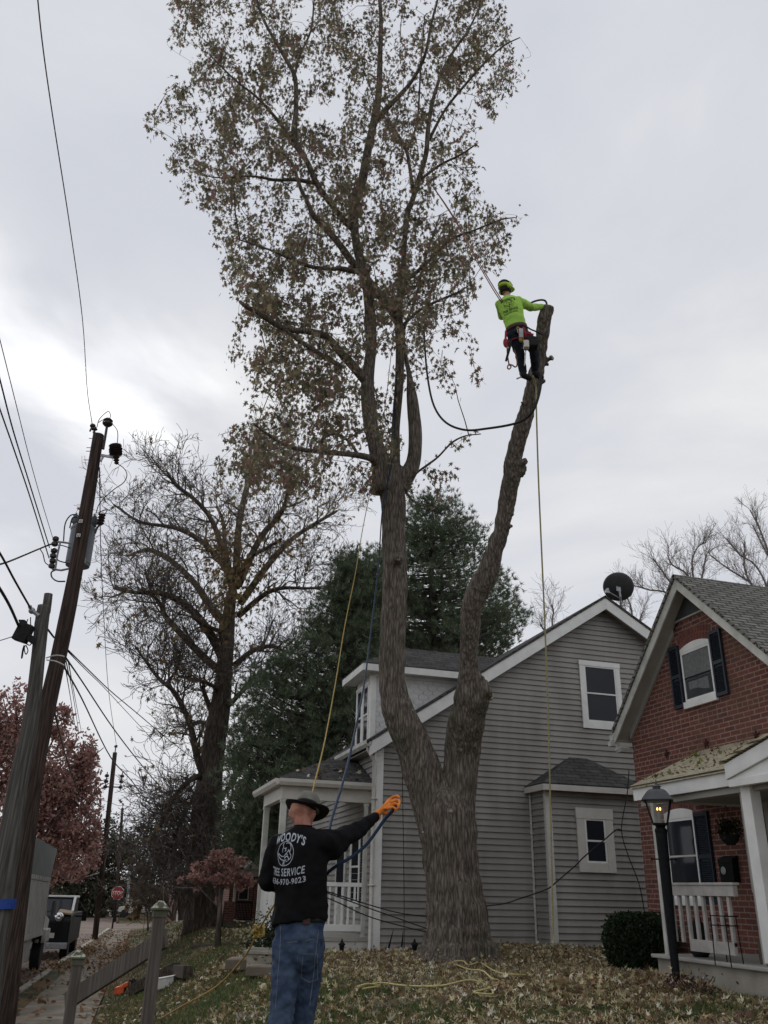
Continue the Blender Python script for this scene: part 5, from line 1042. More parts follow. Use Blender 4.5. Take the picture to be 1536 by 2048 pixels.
m = KB(f); m.kbox(-.33, -.02, 1.5, 1.55, 1.35, 1.4); m.kbox(-.42, -.25, 1.44, 1.52, 1.22, 1.55); m.build('mirror', M['black'], T, bevel=.01)
M['tan'] = mat('tan_panel', (.30, .22, .14), .7, .15, 6); m = KB(f); m.kprism([(.02, .1, 1.43), (.02, .9, 1.50), (.5, .9, 1.56), (.5, .1, 1.47)], (0, 0, .06)); m.build('hood_load', M['tan'], T, bevel=.01)
for s in (.8, 4.3): wheel(f, T, .14, s, .38, .26); wheel(f, T, 1.8, s, .38, .26)
# stop sign
b = at(224, 1857, 64.0); T = thing('stop_sign', b, 'red octagonal stop sign on a dark leaning post at the corner', 'stop sign')
tp = at(240, 1753, 64.0); m = MB(); m.tube([b+Vector((0, 0, -.3)), tp], .055, 8); m.build('post', M['black'], T)
c = at(235.5, 1786, 63.8); ax = (tp-b).normalized(); fx = (R0-ax*R0.dot(ax)).normalized(); fy = ax; fn = fx.cross(fy)
def octo(r, o): return [c+fx*(r*math.cos(math.pi/8+k*math.pi/4))+fy*(r*math.sin(math.pi/8+k*math.pi/4))+fn*o for k in range(8)]
if fn.dot(FWD) > 0: fn = -fn
m = MB(); m.prism(octo(.455, .0), fn*.01); sg = m.build('sign_panel', M['white'], T)
M['stop_red'] = mat('stop_red', (.36, .02, .03), .5, .05, 5); m = MB(); m.prism(octo(.42, .012), fn*.004); m.build('red_face', M['stop_red'], sg)
def glyphs(text, bold=0.0, spacing=1.0):
    """letter shapes from the built-in font: list of (verts2d, faces) per text"""
    cu = bpy.data.curves.new('txt', 'FONT'); cu.body = text; cu.size = 1; cu.offset = bold; cu.align_x = 'CENTER'; cu.space_character = spacing; cu.resolution_u = 3
    ob = bpy.data.objects.new('txt', cu); S.collection.objects.link(ob); dg = bpy.context.evaluated_depsgraph_get(); me = ob.evaluated_get(dg).to_mesh()
    vs = [(v.co.x, v.co.y) for v in me.vertices]; fs = [tuple(p.vertices) for p in me.polygons]
    bpy.data.objects.remove(ob); bpy.data.curves.remove(cu); return vs, fs
vs, fs = glyphs('STOP', .02); w_ = max(v[0] for v in vs)-min(v[0] for v in vs); k_ = .68/w_; m = MB(); m.add([c+fx*(x*k_)+fy*((y-.35)*k_*1.25)+fn*.020 for x, y in vs], fs); m.build('lettering', M['white'], sg)
m = MB(); s0 = tp+ax*-.12; m.beam(s0+fx*.05, s0+fx*.72, .02, .17, tuple(ax)); m.build('street_name_blade', M['white_dirty'], T)
# slender grey poles beyond the crossing
for px, t, bt, D, lab in ((256, 1746, 1826, 84, 'grey metal pole standing behind the street name blade'), (262, 1792, 1826, 88, 'short white post left of the parked pale car')):
    b = at(px-3, bt, D); m = MB(); m.tube([b, at(px+3, t, D)], .13, 8); m.lathe(at(px+3, t, D), [(.16, 0), (.16, .08), (.05, .12)], 8); tag(m.build('street_post', M['steel'] if px < 260 else M['white_dirty'], None), lab, 'post')
# pale car far beyond the crossing
D = 84; b = at(262, 1833, D); T = thing('parked_car', b, 'pale parked car far beyond the crossing, small behind the stop sign', 'car')
def cp(a, s, u): return b+R0*a+HD*s+ZZ*u
m = KB(cp); m.kprism([(-1.0, -.8, .35), (-1.0, -.8, .75), (-.2, -.8, .95), (.3, -.8, 1.35), (1.7, -.8, 1.4), (2.3, -.8, .95), (3.0, -.8, .85), (3.0, -.8, .35)], (0, 1.6, 0)); m.build('body', M['white_dirty'], T, bevel=.06)
m = KB(cp); m.kprism([(-.05, -.81, .95), (.38, -.81, 1.3), (1.6, -.81, 1.33), (2.1, -.81, .97)], (0, .02, 0)); m.build('window', M['glass'], T)
for a in (-.4, 2.3):
    m = KB(cp); m.klathe((a, -.8, .3), [(.02, -.08), (.3, -.08), (.3, .1), (.02, .1)], 16, (0, 1, 0)); m.build('wheel', M['tyre'], T)
# ================================================================ HANDRAIL WITH CAPPED POSTS
M['rail_wood'] = barkmat('weathered_rail', (.085, .072, .062), (.135, .118, .104), 18, .06, .002); M['lichen'] = mat('lichen_cap', (.09, .085, .07), .95, 0, 28, .004, 50, col2=(.42, .45, .33), contrast=(.44, .56)); M['cap_green'] = mat('mossy_wood', (.10, .105, .07), .9, .2, 14)
T = thing('handrail', (0.2, 8.2, -1.9), 'weathered wooden handrail, two capped posts and a sloping rail down to the pavement', 'handrail')
def xy(px, py, D): return at(px, py, D)
posts = [(at(153.5, 1935, 8.3), -.60), (at(319, 1830, 7.4), -.185)]
for p, zt in posts:
    w = .044; a1 = Vector((.955, -.295, 0)); a1 = (R0*math.cos(.35)+HD*math.sin(.35)); a2 = ZZ.cross(a1); zb = tz(p.x, p.y)-.2
    m = MB(); m.obox((p.x, p.y, (zt+zb)/2), a1*w, a2*w, ZZ*(zt-zb)/2); po = m.build('post', M['rail_wood'], T, bevel=.004)
    m = MB(); m.obox((p.x, p.y, zt-.005), a1*.052, a2*.052, ZZ*.025); m.obox((p.x, p.y, zt+.028), a1*.068, a2*.068, ZZ*.008); cp_ = m.build('cap', M['cap_green'], po, bevel=.003)
    c = Vector((p.x, p.y, zt+.036)); r = .064; rt_ = .016; m = MB(); lo = [c+a1*(sx*r)+a2*(sy*r) for sx, sy in ((-1,-1),(1,-1),(1,1),(-1,1))]; hi = [c+a1*(sx*rt_)+a2*(sy*rt_)+ZZ*.05 for sx, sy in ((-1,-1),(1,-1),(1,1),(-1,1))]
    m.add(lo+hi, [(0,1,5,4),(1,2,6,5),(2,3,7,6),(3,0,4,7),(4,5,6,7),(3,2,1,0)]); m.build('cap_top', M['lichen'], po)
m = MB(); a, b = at(133, 2003, 8.42), at(332, 1876, 7.50); m.beam(a, b, .038, .14); m.build('rail', M['rail_wood'], T, bevel=.003)
# ================================================================ ODDS AND ENDS ON THE LAWN
p = onground(232, 1992); q_ = onground(300, 1966); T = thing('chainsaw', p, 'orange and black chainsaw lying on the grass edge behind the handrail', 'chainsaw')
def sp(px, py, l=0.0): return at(px, py, (p.dot(HD)))+ZZ*l
Dc = p.dot(HD); Dp = lambda x, y, d=0: at(x, y, Dc+d)
m = MB(); m.obox(Dp(240, 1980), R0*.10+ZZ*.02, HD*.09, ZZ*.075); m.obox(Dp(248, 1972), R0*.10+ZZ*.05, HD*.07, ZZ*.05); m.build('motor_housing', M['orange'], T, bevel=.02)
m = MB(); m.tube([Vector(v) for v in interp_path([Dp(244, 1990), Dp(252, 1975), Dp(258, 1962), Dp(268, 1966), Dp(262, 1985)], 4)], .022, 8); m.tube([Vector(v) for v in interp_path([Dp(262, 1972), Dp(266, 1958), Dp(272, 1964), Dp(274, 1976)], 4)], .018, 8); m.build('handle', M['rubber'], T, smooth=True)
m = MB(); m.beam(Dp(256, 1978, -.03), Dp(320, 1946, .1), .012, .10); m.build('guide_bar', M['rubber'], T, bevel=.004)
m = MB(); m.beam(Dp(256, 1978, -.04), Dp(320, 1946, .09), .03, .012); m.build('chain', M['steel'], T)
e0, e1, e2 = onground(262, 1992), onground(352, 1952), onground(374, 1962)
M['timber'] = barkmat('dark_timber', (.03, .024, .02), (.11, .09, .07), 16, .3, .006)
for i, (a, b) in enumerate(((e0, e1), (e1, e2))):
    m = MB(); m.beam(a+ZZ*.09, b+ZZ*.13, .16, .2); tag(m.build('edging_timber', M['timber'], None, bevel=.01), ('long dark landscape timber sloping up behind the chainsaw', 'short dark landscape timber closing the edging on the right')[i], 'timber')
p = onground(330, 1976); m = MB(); d = p.dot(HD); m.obox(at(330, 1966, d), R0*.17+ZZ*.03, HD*.11, ZZ*.085); m.obox(at(330, 1955, d), R0*.18+ZZ*.032, HD*.12, ZZ*.012); tag(m.build('tool_case', M['white_dirty'], None, bevel=.012), 'pale grey tool case lying against the dark timber edging', 'case')
p = onground(318, 1950); m = MB(); d = p.dot(HD)+.3; m.beam(at(312, 1938, d), at(370, 1942, d), .12, .03); tag(m.build('plank', M['tan'], None, bevel=.004), 'tan plank lying on top of the timber edging', 'plank')
# flower pots and stone planter by the porch
d = 14.2
p = onground(538, 1935); T = thing('stone_planter', p, 'low pale stone planter box with a dark evergreen, left of the worker', 'planter')
dd = p.dot(HD); m = MB(); m.obox(at(535, 1915, dd+.3), R0*.27, HD*.25, ZZ*.14); m.obox(at(533, 1903, dd+.3), R0*.30, HD*.28, ZZ*.025); m.build('planter_box', M['concrete_pale'], T, bevel=.01)
c = at(540, 1875, dd+.3); C = RNG.normal(size=(1500, 3))*np.array([.13, .13, .15])+np.array(c); leaves('foliage', C, .05, OVAL, M['shrub'], T); m = MB(); m.cyl(at(538, 1903, dd+.3), c, .03, 6); m.build('stem', M['twig'], T)
m = MB(); m.obox(onground(500, 1935)+ZZ*.05, R0*.33, HD*.3, ZZ*.07); tag(m.build('stone_step', M['concrete'], None, bevel=.015), 'flat stone step left of the planter, farther one', 'step')
m = MB(); m.obox(onground(540, 1948)+ZZ*.04, R0*.30, HD*.2, ZZ*.06); tag(m.build('stone_step', M['concrete'], None, bevel=.015), 'flat stone step directly in front of the planter box', 'step')
p = onground(505, 1918); T = thing('flower_pot', p, 'dark pot of dried pale flowers beside the stone steps', 'flower pot'); m = MB(); m.lathe(p, [(.09, 0), (.13, .22), (.14, .24), (.12, .24)], 16); m.build('pot', M['rubber'], T, smooth=True)
C = RNG.normal(size=(500, 3))*np.array([.14, .14, .09])+np.array(p+ZZ*.36); leaves('foliage', C, .05, OVAL, leafmat('dry_flowers', [(.3,.28,.15),(.15,.13,.06),(.35,.33,.22),(.08,.08,.04)]), T)
# solar lights, bells on stakes
for px, py, lab in ((683, 1915, 'small black lantern-shaped solar light in front of the porch skirt'), (829, 1918, 'small black lantern-shaped solar light beside the big trunk')):
    p = onground(px, py); p2 = at(px, py-6, min(p.dot(HD), 16.35)); p2.z = tz(p2.x, p2.y); T = thing('solar_light', p2, lab, 'garden light', 'solar lights along the house'); m = MB(); m.tube([p2, p2+ZZ*.10], .008, 6); m.build('stake', M['black'], T)
    m = MB(); m.lathe(p2+ZZ*.10, [(.02, 0), (.035, .012), (.05, .10), (.065, .105), (.06, .12), (.025, .15), (.012, .19), (.003, .20)], 6); m.build('lantern', M['black'], T)
for px, py, tx, ty, lab in ((776, 1918, 787, 1858, 'left tilted garden stake with a pale bell-shaped foot'), (803, 1917, 806, 1862, 'right upright garden stake with a pale bell-shaped foot')):
    b = at(px, py, 16.1); b.z = tz(b.x, b.y)+.01; T = thing('garden_stake', b, lab, 'garden stake', 'upside-down garden stakes'); m = MB(); m.tube([b+ZZ*.12, at(tx, ty, 16.1)], [.02, .003], 7); m.build('spike', M['black'], T)
    m = MB(); m.lathe(b, [(.085, 0), (.07, .03), (.045, .07), (.03, .13), (.012, .15)], 14); m.build('bell', M['steel'], T, smooth=True)
# hedge between the houses and small plants
p = Vector((7.62, 12.35, 0)); p = at(1283, 1908, 13.4); p.z = tz(p.x, p.y); T = thing('bush', p, 'dense dark green clipped bush between the grey and brick houses', 'bush')
C = []
while len(C) < 15000:
    u = np.array([random.uniform(-1, 1) for _ in range(3)]); r = (abs(u[0])**3+abs(u[1])**3+abs(u[2])**3)**(1/3)
    if r > 1.0+.10*math.sin(u[0]*9+u[2]*7)*math.cos(u[1]*8): continue
    if r < .72 and random.random() < .75: continue
    C.append(Vector(p)+R0*(u[0]*.50)+HD*(u[1]*.42)+ZZ*(.37+u[2]*.40))
leaves('foliage', [tuple(c) for c in C], .045, OVAL, M['shrub'], T); m = MB()
for k in range(7): m.tube([p+Vector((random.gauss(0, .05), random.gauss(0, .05), 0)), p+R0*random.gauss(0, .3)+HD*random.gauss(0, .2)+ZZ*.6], [.02, .006], 5)
m.build('stem', M['twig'], T)
def weed(px, py, lab, n, sx, sz, sz2, mt='shrub', name='plant'):
    p = onground(px, py); T = thing(name, p, lab, 'plant'); C = RNG.normal(size=(n, 3))*np.array([sx, sx, sz])+np.array(p+ZZ*sz*1.2); C[:, 2] = np.maximum(C[:, 2], p.z+.01); leaves('foliage', C, sz2, OVAL, M[mt], T); m = MB()
    for k in range(6): m.tube([p, p+Vector((random.gauss(0, sx), random.gauss(0, sx), sz*2))], [.005, .002], 4)
    m.build('stem', M['twig'], T)
M['purple_leaf'] = leafmat('purple_leaves', [(.07,.03,.03),(.10,.05,.04),(.05,.03,.025)]); M['pale_green'] = leafmat('soft_green_leaves', [(.06,.08,.04),(.09,.10,.06),(.05,.07,.03)])
weed(1366, 1990, 'low purplish plant around the foot of the lamp post', 500, .17, .06, .04, 'purple_leaf')
weed(1490, 1958, 'leafy green plant growing against the brick porch base', 1100, .26, .09, .045, 'pale_green'); weed(1420, 1952, 'scattered low green plant left of the larger one by the porch', 420, .22, .05, .04, 'pale_green')
weed(1170, 1912, 'small weeds below the grey bay wall', 380, .25, .05, .04, 'pale_green'); weed(1002, 1888, 'thin weeds sprouting right of the big trunk', 260, .10, .10, .05, 'shrub')
weed(1220, 1905, 'green sprig at the left foot of the clipped bush', 240, .08, .07, .04, 'pale_green')
T = thing('downspout_extension', (8.6, 15.3, -.95), 'black corrugated drain pipe lying at the bay wall foot', 'drain pipe'); m = MB(); P_ = [Vector(v) for v in interp_path([Vector((8.15, 15.55, -.86)), Vector((8.3, 15.3, -.9)), Vector((8.9, 15.15, -.92)), Vector((9.4, 15.1, -.94))], 8)]; m.tube(P_, [.075+.008*(i % 2) for i in range(len(P_))], 12); m.build('pipe', M['rubber'], T, smooth=True)
o_ = [(x/4.097+980, y/4.097+1450) for x, y in ((985, 1665), (950, 1668), (930, 1690), (925, 1750), (935, 1830), (945, 1880))]
m = MB(); m.tube([Vector(v) for v in interp_path([ony(x, y, 15.55) for x, y in o_], 4)], .013, 6); tag(m.build('vent_pipe', M['rubber'], None), 'thin black bent pipe on the grey wall behind the bush', 'pipe')
# ================================================================ DISTANT TREES, SHRUBS AND HOUSES
def blob_tree(name, lab, bpx, bpy, D, blobs, n, size, mt, trunk=.25, shape=OVAL, cat='tree', group=None, top=None, nl=16):
    b = at(bpx, bpy, D); b.z = tz(b.x, b.y) if D < 62 else max(b.z, -3.2); T = thing(name, b, lab, cat, group); vol = [r[2]*r[3] for r in blobs]; C = []; ends = []
    for (x, y, rx_, ry_), v in zip(blobs, vol):
        k = int(n*v/sum(vol)); c = at(x, y, D); s = D*.95/F; ends.append((c, rx_*s))
        subs = [Vector((random.gauss(0, .5), random.gauss(0, .5), random.gauss(0, .5))) for _ in range(max(10, int(rx_*ry_/90)))]
        for i in range(k):
            sb = subs[random.randrange(len(subs))]; u = sb+Vector((random.gauss(0, .16), random.gauss(0, .16), random.gauss(0, .16)))
            if u.length > 1.15: u *= 1.0/u.length
            C.append(tuple(c+R0*(u.x*rx_*s)+HD*(u.y*rx_*s*.8)+ZZ*(u.z*ry_*s)))
    leaves('foliage', C, size, shape, M[mt], T); tpt = top and at(*top, D) or ends[0][0]
    m = MB(); m.tube([b+ZZ*-.2, (b+tpt)/2, tpt], [trunk, trunk*.7, trunk*.25], 8); m.build('trunk', M['dark_bark'], T, smooth=True); m = MB()
    for i in range(nl):
        c, r = random.choice(ends); t = random.uniform(.3, .9); s = b+(tpt-b)*t; e = c+Vector((random.gauss(0, .6), random.gauss(0, .6), random.gauss(.1, .6)))*r
        m.tube([s, (s+e)/2+ZZ*.2, e], [trunk*.3, trunk*.18, .02], 5)
    m.build('limb', M['dark_bark'], T); return T
random.seed(5)
blob_tree('red_tree', 'rusty red autumn tree at the left behind the two near poles', 60, 1850, 44, [(25,1480,62,115),(-40,1500,70,120),(120,1560,72,105),(60,1620,80,90),(150,1620,48,100),(100,1700,95,70),(165,1520,32,60),(175,1680,30,50),(110,1450,40,40)], 30000, .21, 'rust_leaf', .35, top=(60, 1500), nl=40)
for a in ((575, 'left', 230, 1838, 92, [(210,1690,55,60),(235,1740,50,60),(185,1740,45,60),(215,1800,60,40)], 'dark evergreen thicket directly behind the second pole'), (0, '', 285, 1836, 98, [(290,1720,55,70),(320,1790,60,45),(260,1790,50,40),(340,1720,50,60)], 'dark tree mass behind the stop sign and pale car'), (0, '', 150, 1838, 90, [(150,1790,50,55),(120,1740,50,60),(175,1810,40,35)], 'dark shrubs behind the black truck'), (0, '', 60, 1838, 86, [(60,1800,80,60),(-20,1780,80,70),(20,1700,70,60)], 'dark trees behind the chip truck at the left edge'), (0, '', 430, 1845, 60, [(430,1740,60,60),(480,1690,60,70),(520,1740,60,60),(400,1800,70,50),(560,1700,50,60)], 'dark trees behind the small far porch')):
    blob_tree('dark_tree', a[6], a[2], a[3], a[4], a[5], 9000, .34, 'darkleaf', .22, shape=DIAM, group='dark trees along the far street')
blob_tree('brown_bush', 'reddish brown bush left of the bare tree trunk, near the pale car', 300, 1842, 52, [(292,1800,30,32),(318,1812,26,28),(270,1815,18,22)], 3500, .16, 'brown_leaf', .05, cat='bush')
blob_tree('ornamental_tree', 'small maroon-leaved tree on a thin leaning trunk in the lawn', 437, 1886, 19.5, [(420,1745,40,22),(455,1735,45,30),(480,1755,30,24),(385,1765,28,14),(450,1765,40,14),(440,1710,25,16)], 4200, .085, 'rust_leaf', .07, top=(443, 1740))
T = thing('bare_bush', onground(330, 1846), 'bare thicket of thin drooping stems left of the big bare trunk', 'bush'); m = MB(); tp = []
for k in range(44):
    a = random.uniform(335, 410); s = at(a, random.uniform(1690, 1800), 28.6); s = at(random.uniform(370, 420), random.uniform(1640, 1760), 28.8); grow(m, s, R0*random.uniform(-1, -.3)+ZZ*random.uniform(-.4, .7)+HD*random.gauss(0, .4), random.uniform(.9, 1.6), .03, 3, tp, up=-.02, crook=.3, nseg=4, rmin=.008, spread=.9)
for k in range(20): grow(m, at(random.uniform(290, 390), 1840, 28), ZZ+R0*random.gauss(0, .3), random.uniform(1, 1.8), .03, 2, tp, up=.0, crook=.2, nseg=4, rmin=.008)
m.build('stem', M['twig'], T)
# far house with little porch, right of the ornamental tree
HH = thing('far_house', (6, 31, -1.2), 'small brick house with a low porch seen between the ornamental tree and the worker', 'house')
c = lambda x, y, Y=30: ony(x, y, Y)
def rect(m, x0, y0, x1, y1, Y, d=.1, t=None):
    a, b = ony(x0, y1, Y), ony(x1, y0, Y); m.box(a.x, b.x, Y, Y+d, a.z, b.z)
m = MB(); rect(m, 452, 1735, 620, 1860, 31.4, 6); m.build('wall', M['brick'], HH, uv=True)
m = MB(); rect(m, 446, 1843, 575, 1853, 29.7, 1.7); rect(m, 448, 1853, 575, 1864, 29.74, 1.6); m.build('porch_floor', M['concrete'], HH)
m = MB(); rect(m, 447, 1803, 470, 1842, 29.8, .3); m.build('pier', M['brick'], HH, uv=True)
for x in (506, 523, 540): m = MB(); rect(m, x-3, 1750, x+3, 1843, 29.85, .12); m.build('post', M['rail_grey'] if x > 520 else M['black'], HH)
m = MB(); rect(m, 466, 1748, 475, 1803, 29.85, .12); m.build('post', M['white_dirty'], HH)
m = MB(); rect(m, 440, 1738, 575, 1751, 29.6, .15); a = ony(440, 1738, 29.55); b_ = ony(575, 1738, 29.55); m.build('beam', M['rail_grey'], HH)
m = MB(); m.prism([(a.x-.1, 29.5, a.z+.02), (b_.x, 29.5, a.z+.02), (b_.x, 32.5, a.z+.9), (a.x+.9, 32.5, a.z+.9)], (0, 0, .05)); m.build('roof', M['shingle'], HH, uv=True)
m = MB(); p0 = ony(486, 1738, 29.45); p1 = ony(545, 1738, 29.45); m.prism([(p0.x, 29.45, p0.z), (p1.x, 29.45, p0.z), ((p0.x+p1.x)/2, 29.45, p0.z+.42)], (0, .1, 0)); m.build('gable', M['rail_grey'], HH)
m = MB(); rect(m, 476, 1755, 500, 1800, 31.37, .02); wf = m.build('window', M['white_dirty'], HH); m = MB(); rect(m, 478, 1757, 498, 1798, 31.34, .02); m.build('pane', M['glass'], wf)
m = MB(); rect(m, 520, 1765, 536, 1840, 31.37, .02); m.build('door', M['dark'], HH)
m = MB(); rect(m, 472, 1803, 504, 1806, 29.87, .03); rect(m, 472, 1838, 504, 1840, 29.87, .03)
for i in range(11): rect(m, 472+i*3, 1806, 473+i*3, 1838, 29.88, .02)
m.build('railing', M['black'], HH)
H3 = thing('brick_building', (3.5, 48, -1.6), 'distant brick building with white-edged dark window left of the bare trunk', 'house')
m = MB(); rect(m, 343, 1758, 400, 1846, 48, 6); m.build('wall', M['brick'], H3, uv=True); m = MB(); rect(m, 342, 1757, 346, 1800, 47.9, .1); m.build('corner_trim', M['white_dirty'], H3)
m = MB(); rect(m, 347, 1762, 364, 1794, 47.93, .05); w3 = m.build('window', M['white_dirty'], H3); m = MB(); rect(m, 348, 1763, 363, 1793, 47.9, .03); m.build('pane', M['glass'], w3); a = ony(336, 1758, 47.5); b_ = ony(400, 1758, 47.5); m = MB(); m.prism([(a.x, 47.5, a.z), (b_.x, 47.5, a.z), (b_.x, 51, a.z+1.2), (a.x, 51, a.z+1.2)], (0, 0, .08)); m.build('roof', M['shingle'], H3, uv=True)
b = at(354, 1843, 44); m = MB(); m.tube([b, at(366, 1735, 44)], .05, 8); m.ball(at(366, 1735, 44), .09); tag(m.build('flagpole', M['white'], None), 'slender white flagpole in front of the distant brick building', 'pole')
# flag on a short staff by the far porch
T = thing('flag', at(438, 1800, 28.5), 'small striped American flag hanging from a slanted staff by the far porch', 'flag'); a = at(446, 1792, 28.5); b = at(432, 1774, 28.2); m = MB(); m.tube([a, b], .015, 6); m.build('staff', M['white_dirty'], T)
M['flag_red'] = mat('flag_red', (.32, .02, .03), .8, .1, 9); M['flag_white'] = mat('flag_white', (.55, .55, .55), .8, .05, 9); M['flag_blue'] = mat('flag_blue', (.02, .03, .12), .8, .1, 9)
st = {'flag_red': MB(), 'flag_white': MB(), 'flag_blue': MB()}; U0 = at(434, 1776, 28.2); dvv = (at(427, 1808, 28.2)-U0); duu = (at(445, 1783, 28.2)-U0)
for i in range(13):
    for j in range(10):
        f_ = lambda u, v: U0+duu*u+dvv*v+HD*(.04*math.sin(u*9+v*2))
        key = 'flag_blue' if (i < 7 and j < 4) else ('flag_red' if i % 2 == 0 else 'flag_white'); st[key].quad(f_(i/13, j/10), f_((i+1)/13, j/10), f_((i+1)/13, (j+1)/10), f_(i/13, (j+1)/10))
st['flag_red'].build('red_stripes', M['flag_red'], T); st['flag_white'].build('white_stripes', M['flag_white'], T); st['flag_blue'].build('blue_canton', M['flag_blue'], T)
# log ring round the ornamental tree
m = MB(); m.beam(onground(388, 1896)+ZZ*.03, onground(484, 1893)+ZZ*.03, .12, .09); tag(m.build('edging_timber', M['timber'], None, bevel=.01), 'thin dark timber in the grass under the ornamental tree', 'timber')
# ================================================================ PEOPLE
def remesh(name, mb, mt, parent, voxel, origin=None, sm=6, factor=.5, wrinkle=0, wsize=.08, flatsmooth=True):
    """fuse overlapping shapes into one continuous skin"""
    o = Vector(ORG[parent.name]) if parent is not None else Vector(origin)
    me = bpy.data.meshes.new('t'); me.from_pydata([tuple(Vector(v)-o) for v in mb.v], [], mb.f)
    bm = bmesh.new(); bm.from_mesh(me); bmesh.ops.recalc_face_normals(bm, faces=bm.faces); bm.to_mesh(me); bm.free()
    ob = bpy.data.objects.new('t', me); S.collection.objects.link(ob)
    r = ob.modifiers.new('r', 'REMESH'); r.mode = 'VOXEL'; r.voxel_size = voxel
    s = ob.modifiers.new('s', 'SMOOTH'); s.factor = factor; s.iterations = sm
    if wrinkle:
        tx = bpy.data.textures.new('w', 'CLOUDS'); tx.noise_scale = wsize; tx.noise_depth = 2
        d = ob.modifiers.new('d', 'DISPLACE'); d.texture = tx; d.strength = wrinkle; d.texture_coords = 'LOCAL'; d.mid_level = .5
        s2 = ob.modifiers.new('s2', 'SMOOTH'); s2.factor = .4; s2.iterations = 2
    dg = bpy.context.evaluated_depsgraph_get(); m2 = bpy.data.meshes.new_from_object(ob.evaluated_get(dg)); bpy.data.objects.remove(ob); m2.name = name
    m2.materials.clear(); return link(name, m2, mt, parent, True, 0, o)
def chain(m, pts, n=12):
    """tapered limb through (point, radius) with round joints"""
    P = [Vector(p) for p, r in pts]; R = [r for p, r in pts]
    m.tube(P, R, n)
    for p, r in pts: m.ball(p, r*.99, n=n, m=8)
def ovals(m, rings, n=20):
    """closed loft through rings (centre, side vector, front vector) already scaled"""
    V = []
    for c, a, b in rings:
        for k in range(n):
            t = 2*math.pi*k/n; V.append(Vector(c)+Vector(a)*math.cos(t)+Vector(b)*math.sin(t))
    N = len(rings); Fs = [(i*n+k, i*n+(k+1) % n, (i+1)*n+(k+1) % n, (i+1)*n+k) for i in range(N-1) for k in range(n)]+[tuple(range(n-1, -1, -1)), tuple((N-1)*n+k for k in range(n))]
    m.add(V, Fs)
M['skin'] = mat('skin', (.32, .13, .09), .6, 0, 22, .004, 45, col2=(.47, .23, .165)); M['skin2'] = mat('skin_tan', (.42, .24, .17), .6, .08, 14)
M['shirt_black'] = mat('black_shirt', (.0085, .0085, .0095), .95, .25, 6, .004, 18, spec=.1); M['denim'] = mat('denim', (.030, .048, .09), .9, 0, 9, .010, 13, col2=(.066, .096, .15), spec=.15)
M['print'] = mat('shirt_print', (.42, .45, .50), .8, .06, 60); M['print_dark'] = mat('dark_print', (.02, .035, .015), .8, .06, 60)
M['lime'] = mat('hi_vis_lime', (.36, .62, .10), .85, .10, 5, .006, 14); M['lime_helmet'] = mat('lime_helmet', (.42, .60, .06), .4, .06, 8)
M['glove'] = mat('orange_glove', (.62, .17, .03), .9, 0, 30, .004, 70, col2=(.78, .27, .07), spec=.1); M['hat'] = mat('felt_hat', (.15, .145, .125), .95, .2, 22); M['hat_dark'] = mat('hat_brim', (.010, .009, .009), .95, .2, 22)
M['navy'] = mat('navy_trousers', (.018, .024, .038), .9, .2, 9, .006, 14); M['leather'] = mat('leather_belt', (.05, .022, .018), .6, .2, 20); M['red'] = mat('red_webbing', (.28, .02, .03), .7, .15, 20)
M['rope_yellow'] = mat('yellow_rope', (.25, .16, .04), .8, 0, 60, .002, 200, col2=(.42, .30, .09)); M['rope_tan'] = mat('tan_yellow_rope', (.42, .36, .14), .8, 0, 60, .002, 200, col2=(.62, .55, .25)); M['rope_blue'] = mat('blue_rope', (.005, .016, .042), .8, 0, 60, .002, 200, col2=(.010, .034, .07)); M['rope_pale'] = mat('pale_rope', (.30, .29, .22), .8, 0, 35, .001, 100, col2=(.45, .40, .15)); M['rope_dark'] = mat('dark_rope', (.02, .024, .028), .8, .2, 60, .002, 200)
M['rope_navy'] = mat('navy_rope', (.008, .012, .035), .85, .2, 60, .002, 200); M['rope_brown'] = mat('brown_cord', (.07, .055, .03), .8, .2, 50); M['rope_rust'] = mat('rust_rope', (.20, .08, .05), .8, .2, 50)
WD = 6.2; AL = rad(28)
nb = (-HD*math.cos(AL)-R0*math.sin(AL)); sd = (R0*math.cos(AL)-HD*math.sin(AL))      # back normal, his right side
def w(px, py, d=0.0): return at(px, py, WD+d)
feet = [w(549, 2150, -.02), w(597, 2150, .16)]
org = w(590, 2170); org.z = tz(org.x, org.y)
# ---- worker: continuous body
m = MB()
px_m = lambda px: px*.00345
rings = [(w(599,1880), .13, .085), (w(601,1845), .135, .09), (w(602,1800), .15, .095), (w(602,1750), .155, .095), (w(603,1710), .16, .095), (w(605,1680), .135, .08), (w(606,1662), .075, .055), (w(606,1652), .058, .06), (w(604,1635), .055, .06)]
ovals(m, [(c, sd*a, nb*b) for c, a, b in rings])
hc = w(604, 1622, .03)
hr = Matrix.Rotation(0, 3, 'X')
ovals(m, [(hc+ZZ*z+(-nb)*o, sd*a, nb*b) for z, a, b, o in ((-.105, .045, .05, .035), (-.09, .06, .07, .02), (-.05, .074, .088, .01), (0, .079, .097, .0), (.04, .074, .09, .0), (.06, .06, .078, 0), (.075, .03, .04, 0))])
nose = hc-nb*.10; m.ball(nose+ZZ*-.02, .014, .014, .024); m.ball(hc-nb*.085+ZZ*-.085, .03, .03, .02)
for s in (-1, 1): e_c = hc+R0*(.079*s)+ZZ*-.022-HD*.0; ovals(m, [(e_c+R0*(.012*s)-HD*.014, ZZ*.026, HD*.008), (e_c+R0*(.004*s)+HD*.004, ZZ*.030, HD*.014), (e_c-R0*(.01*s)+HD*.012, ZZ*.022, HD*.010)], 12); m.ball(hc-nb*.088+sd*(.03*s)+ZZ*.012, .014, .012, .010)
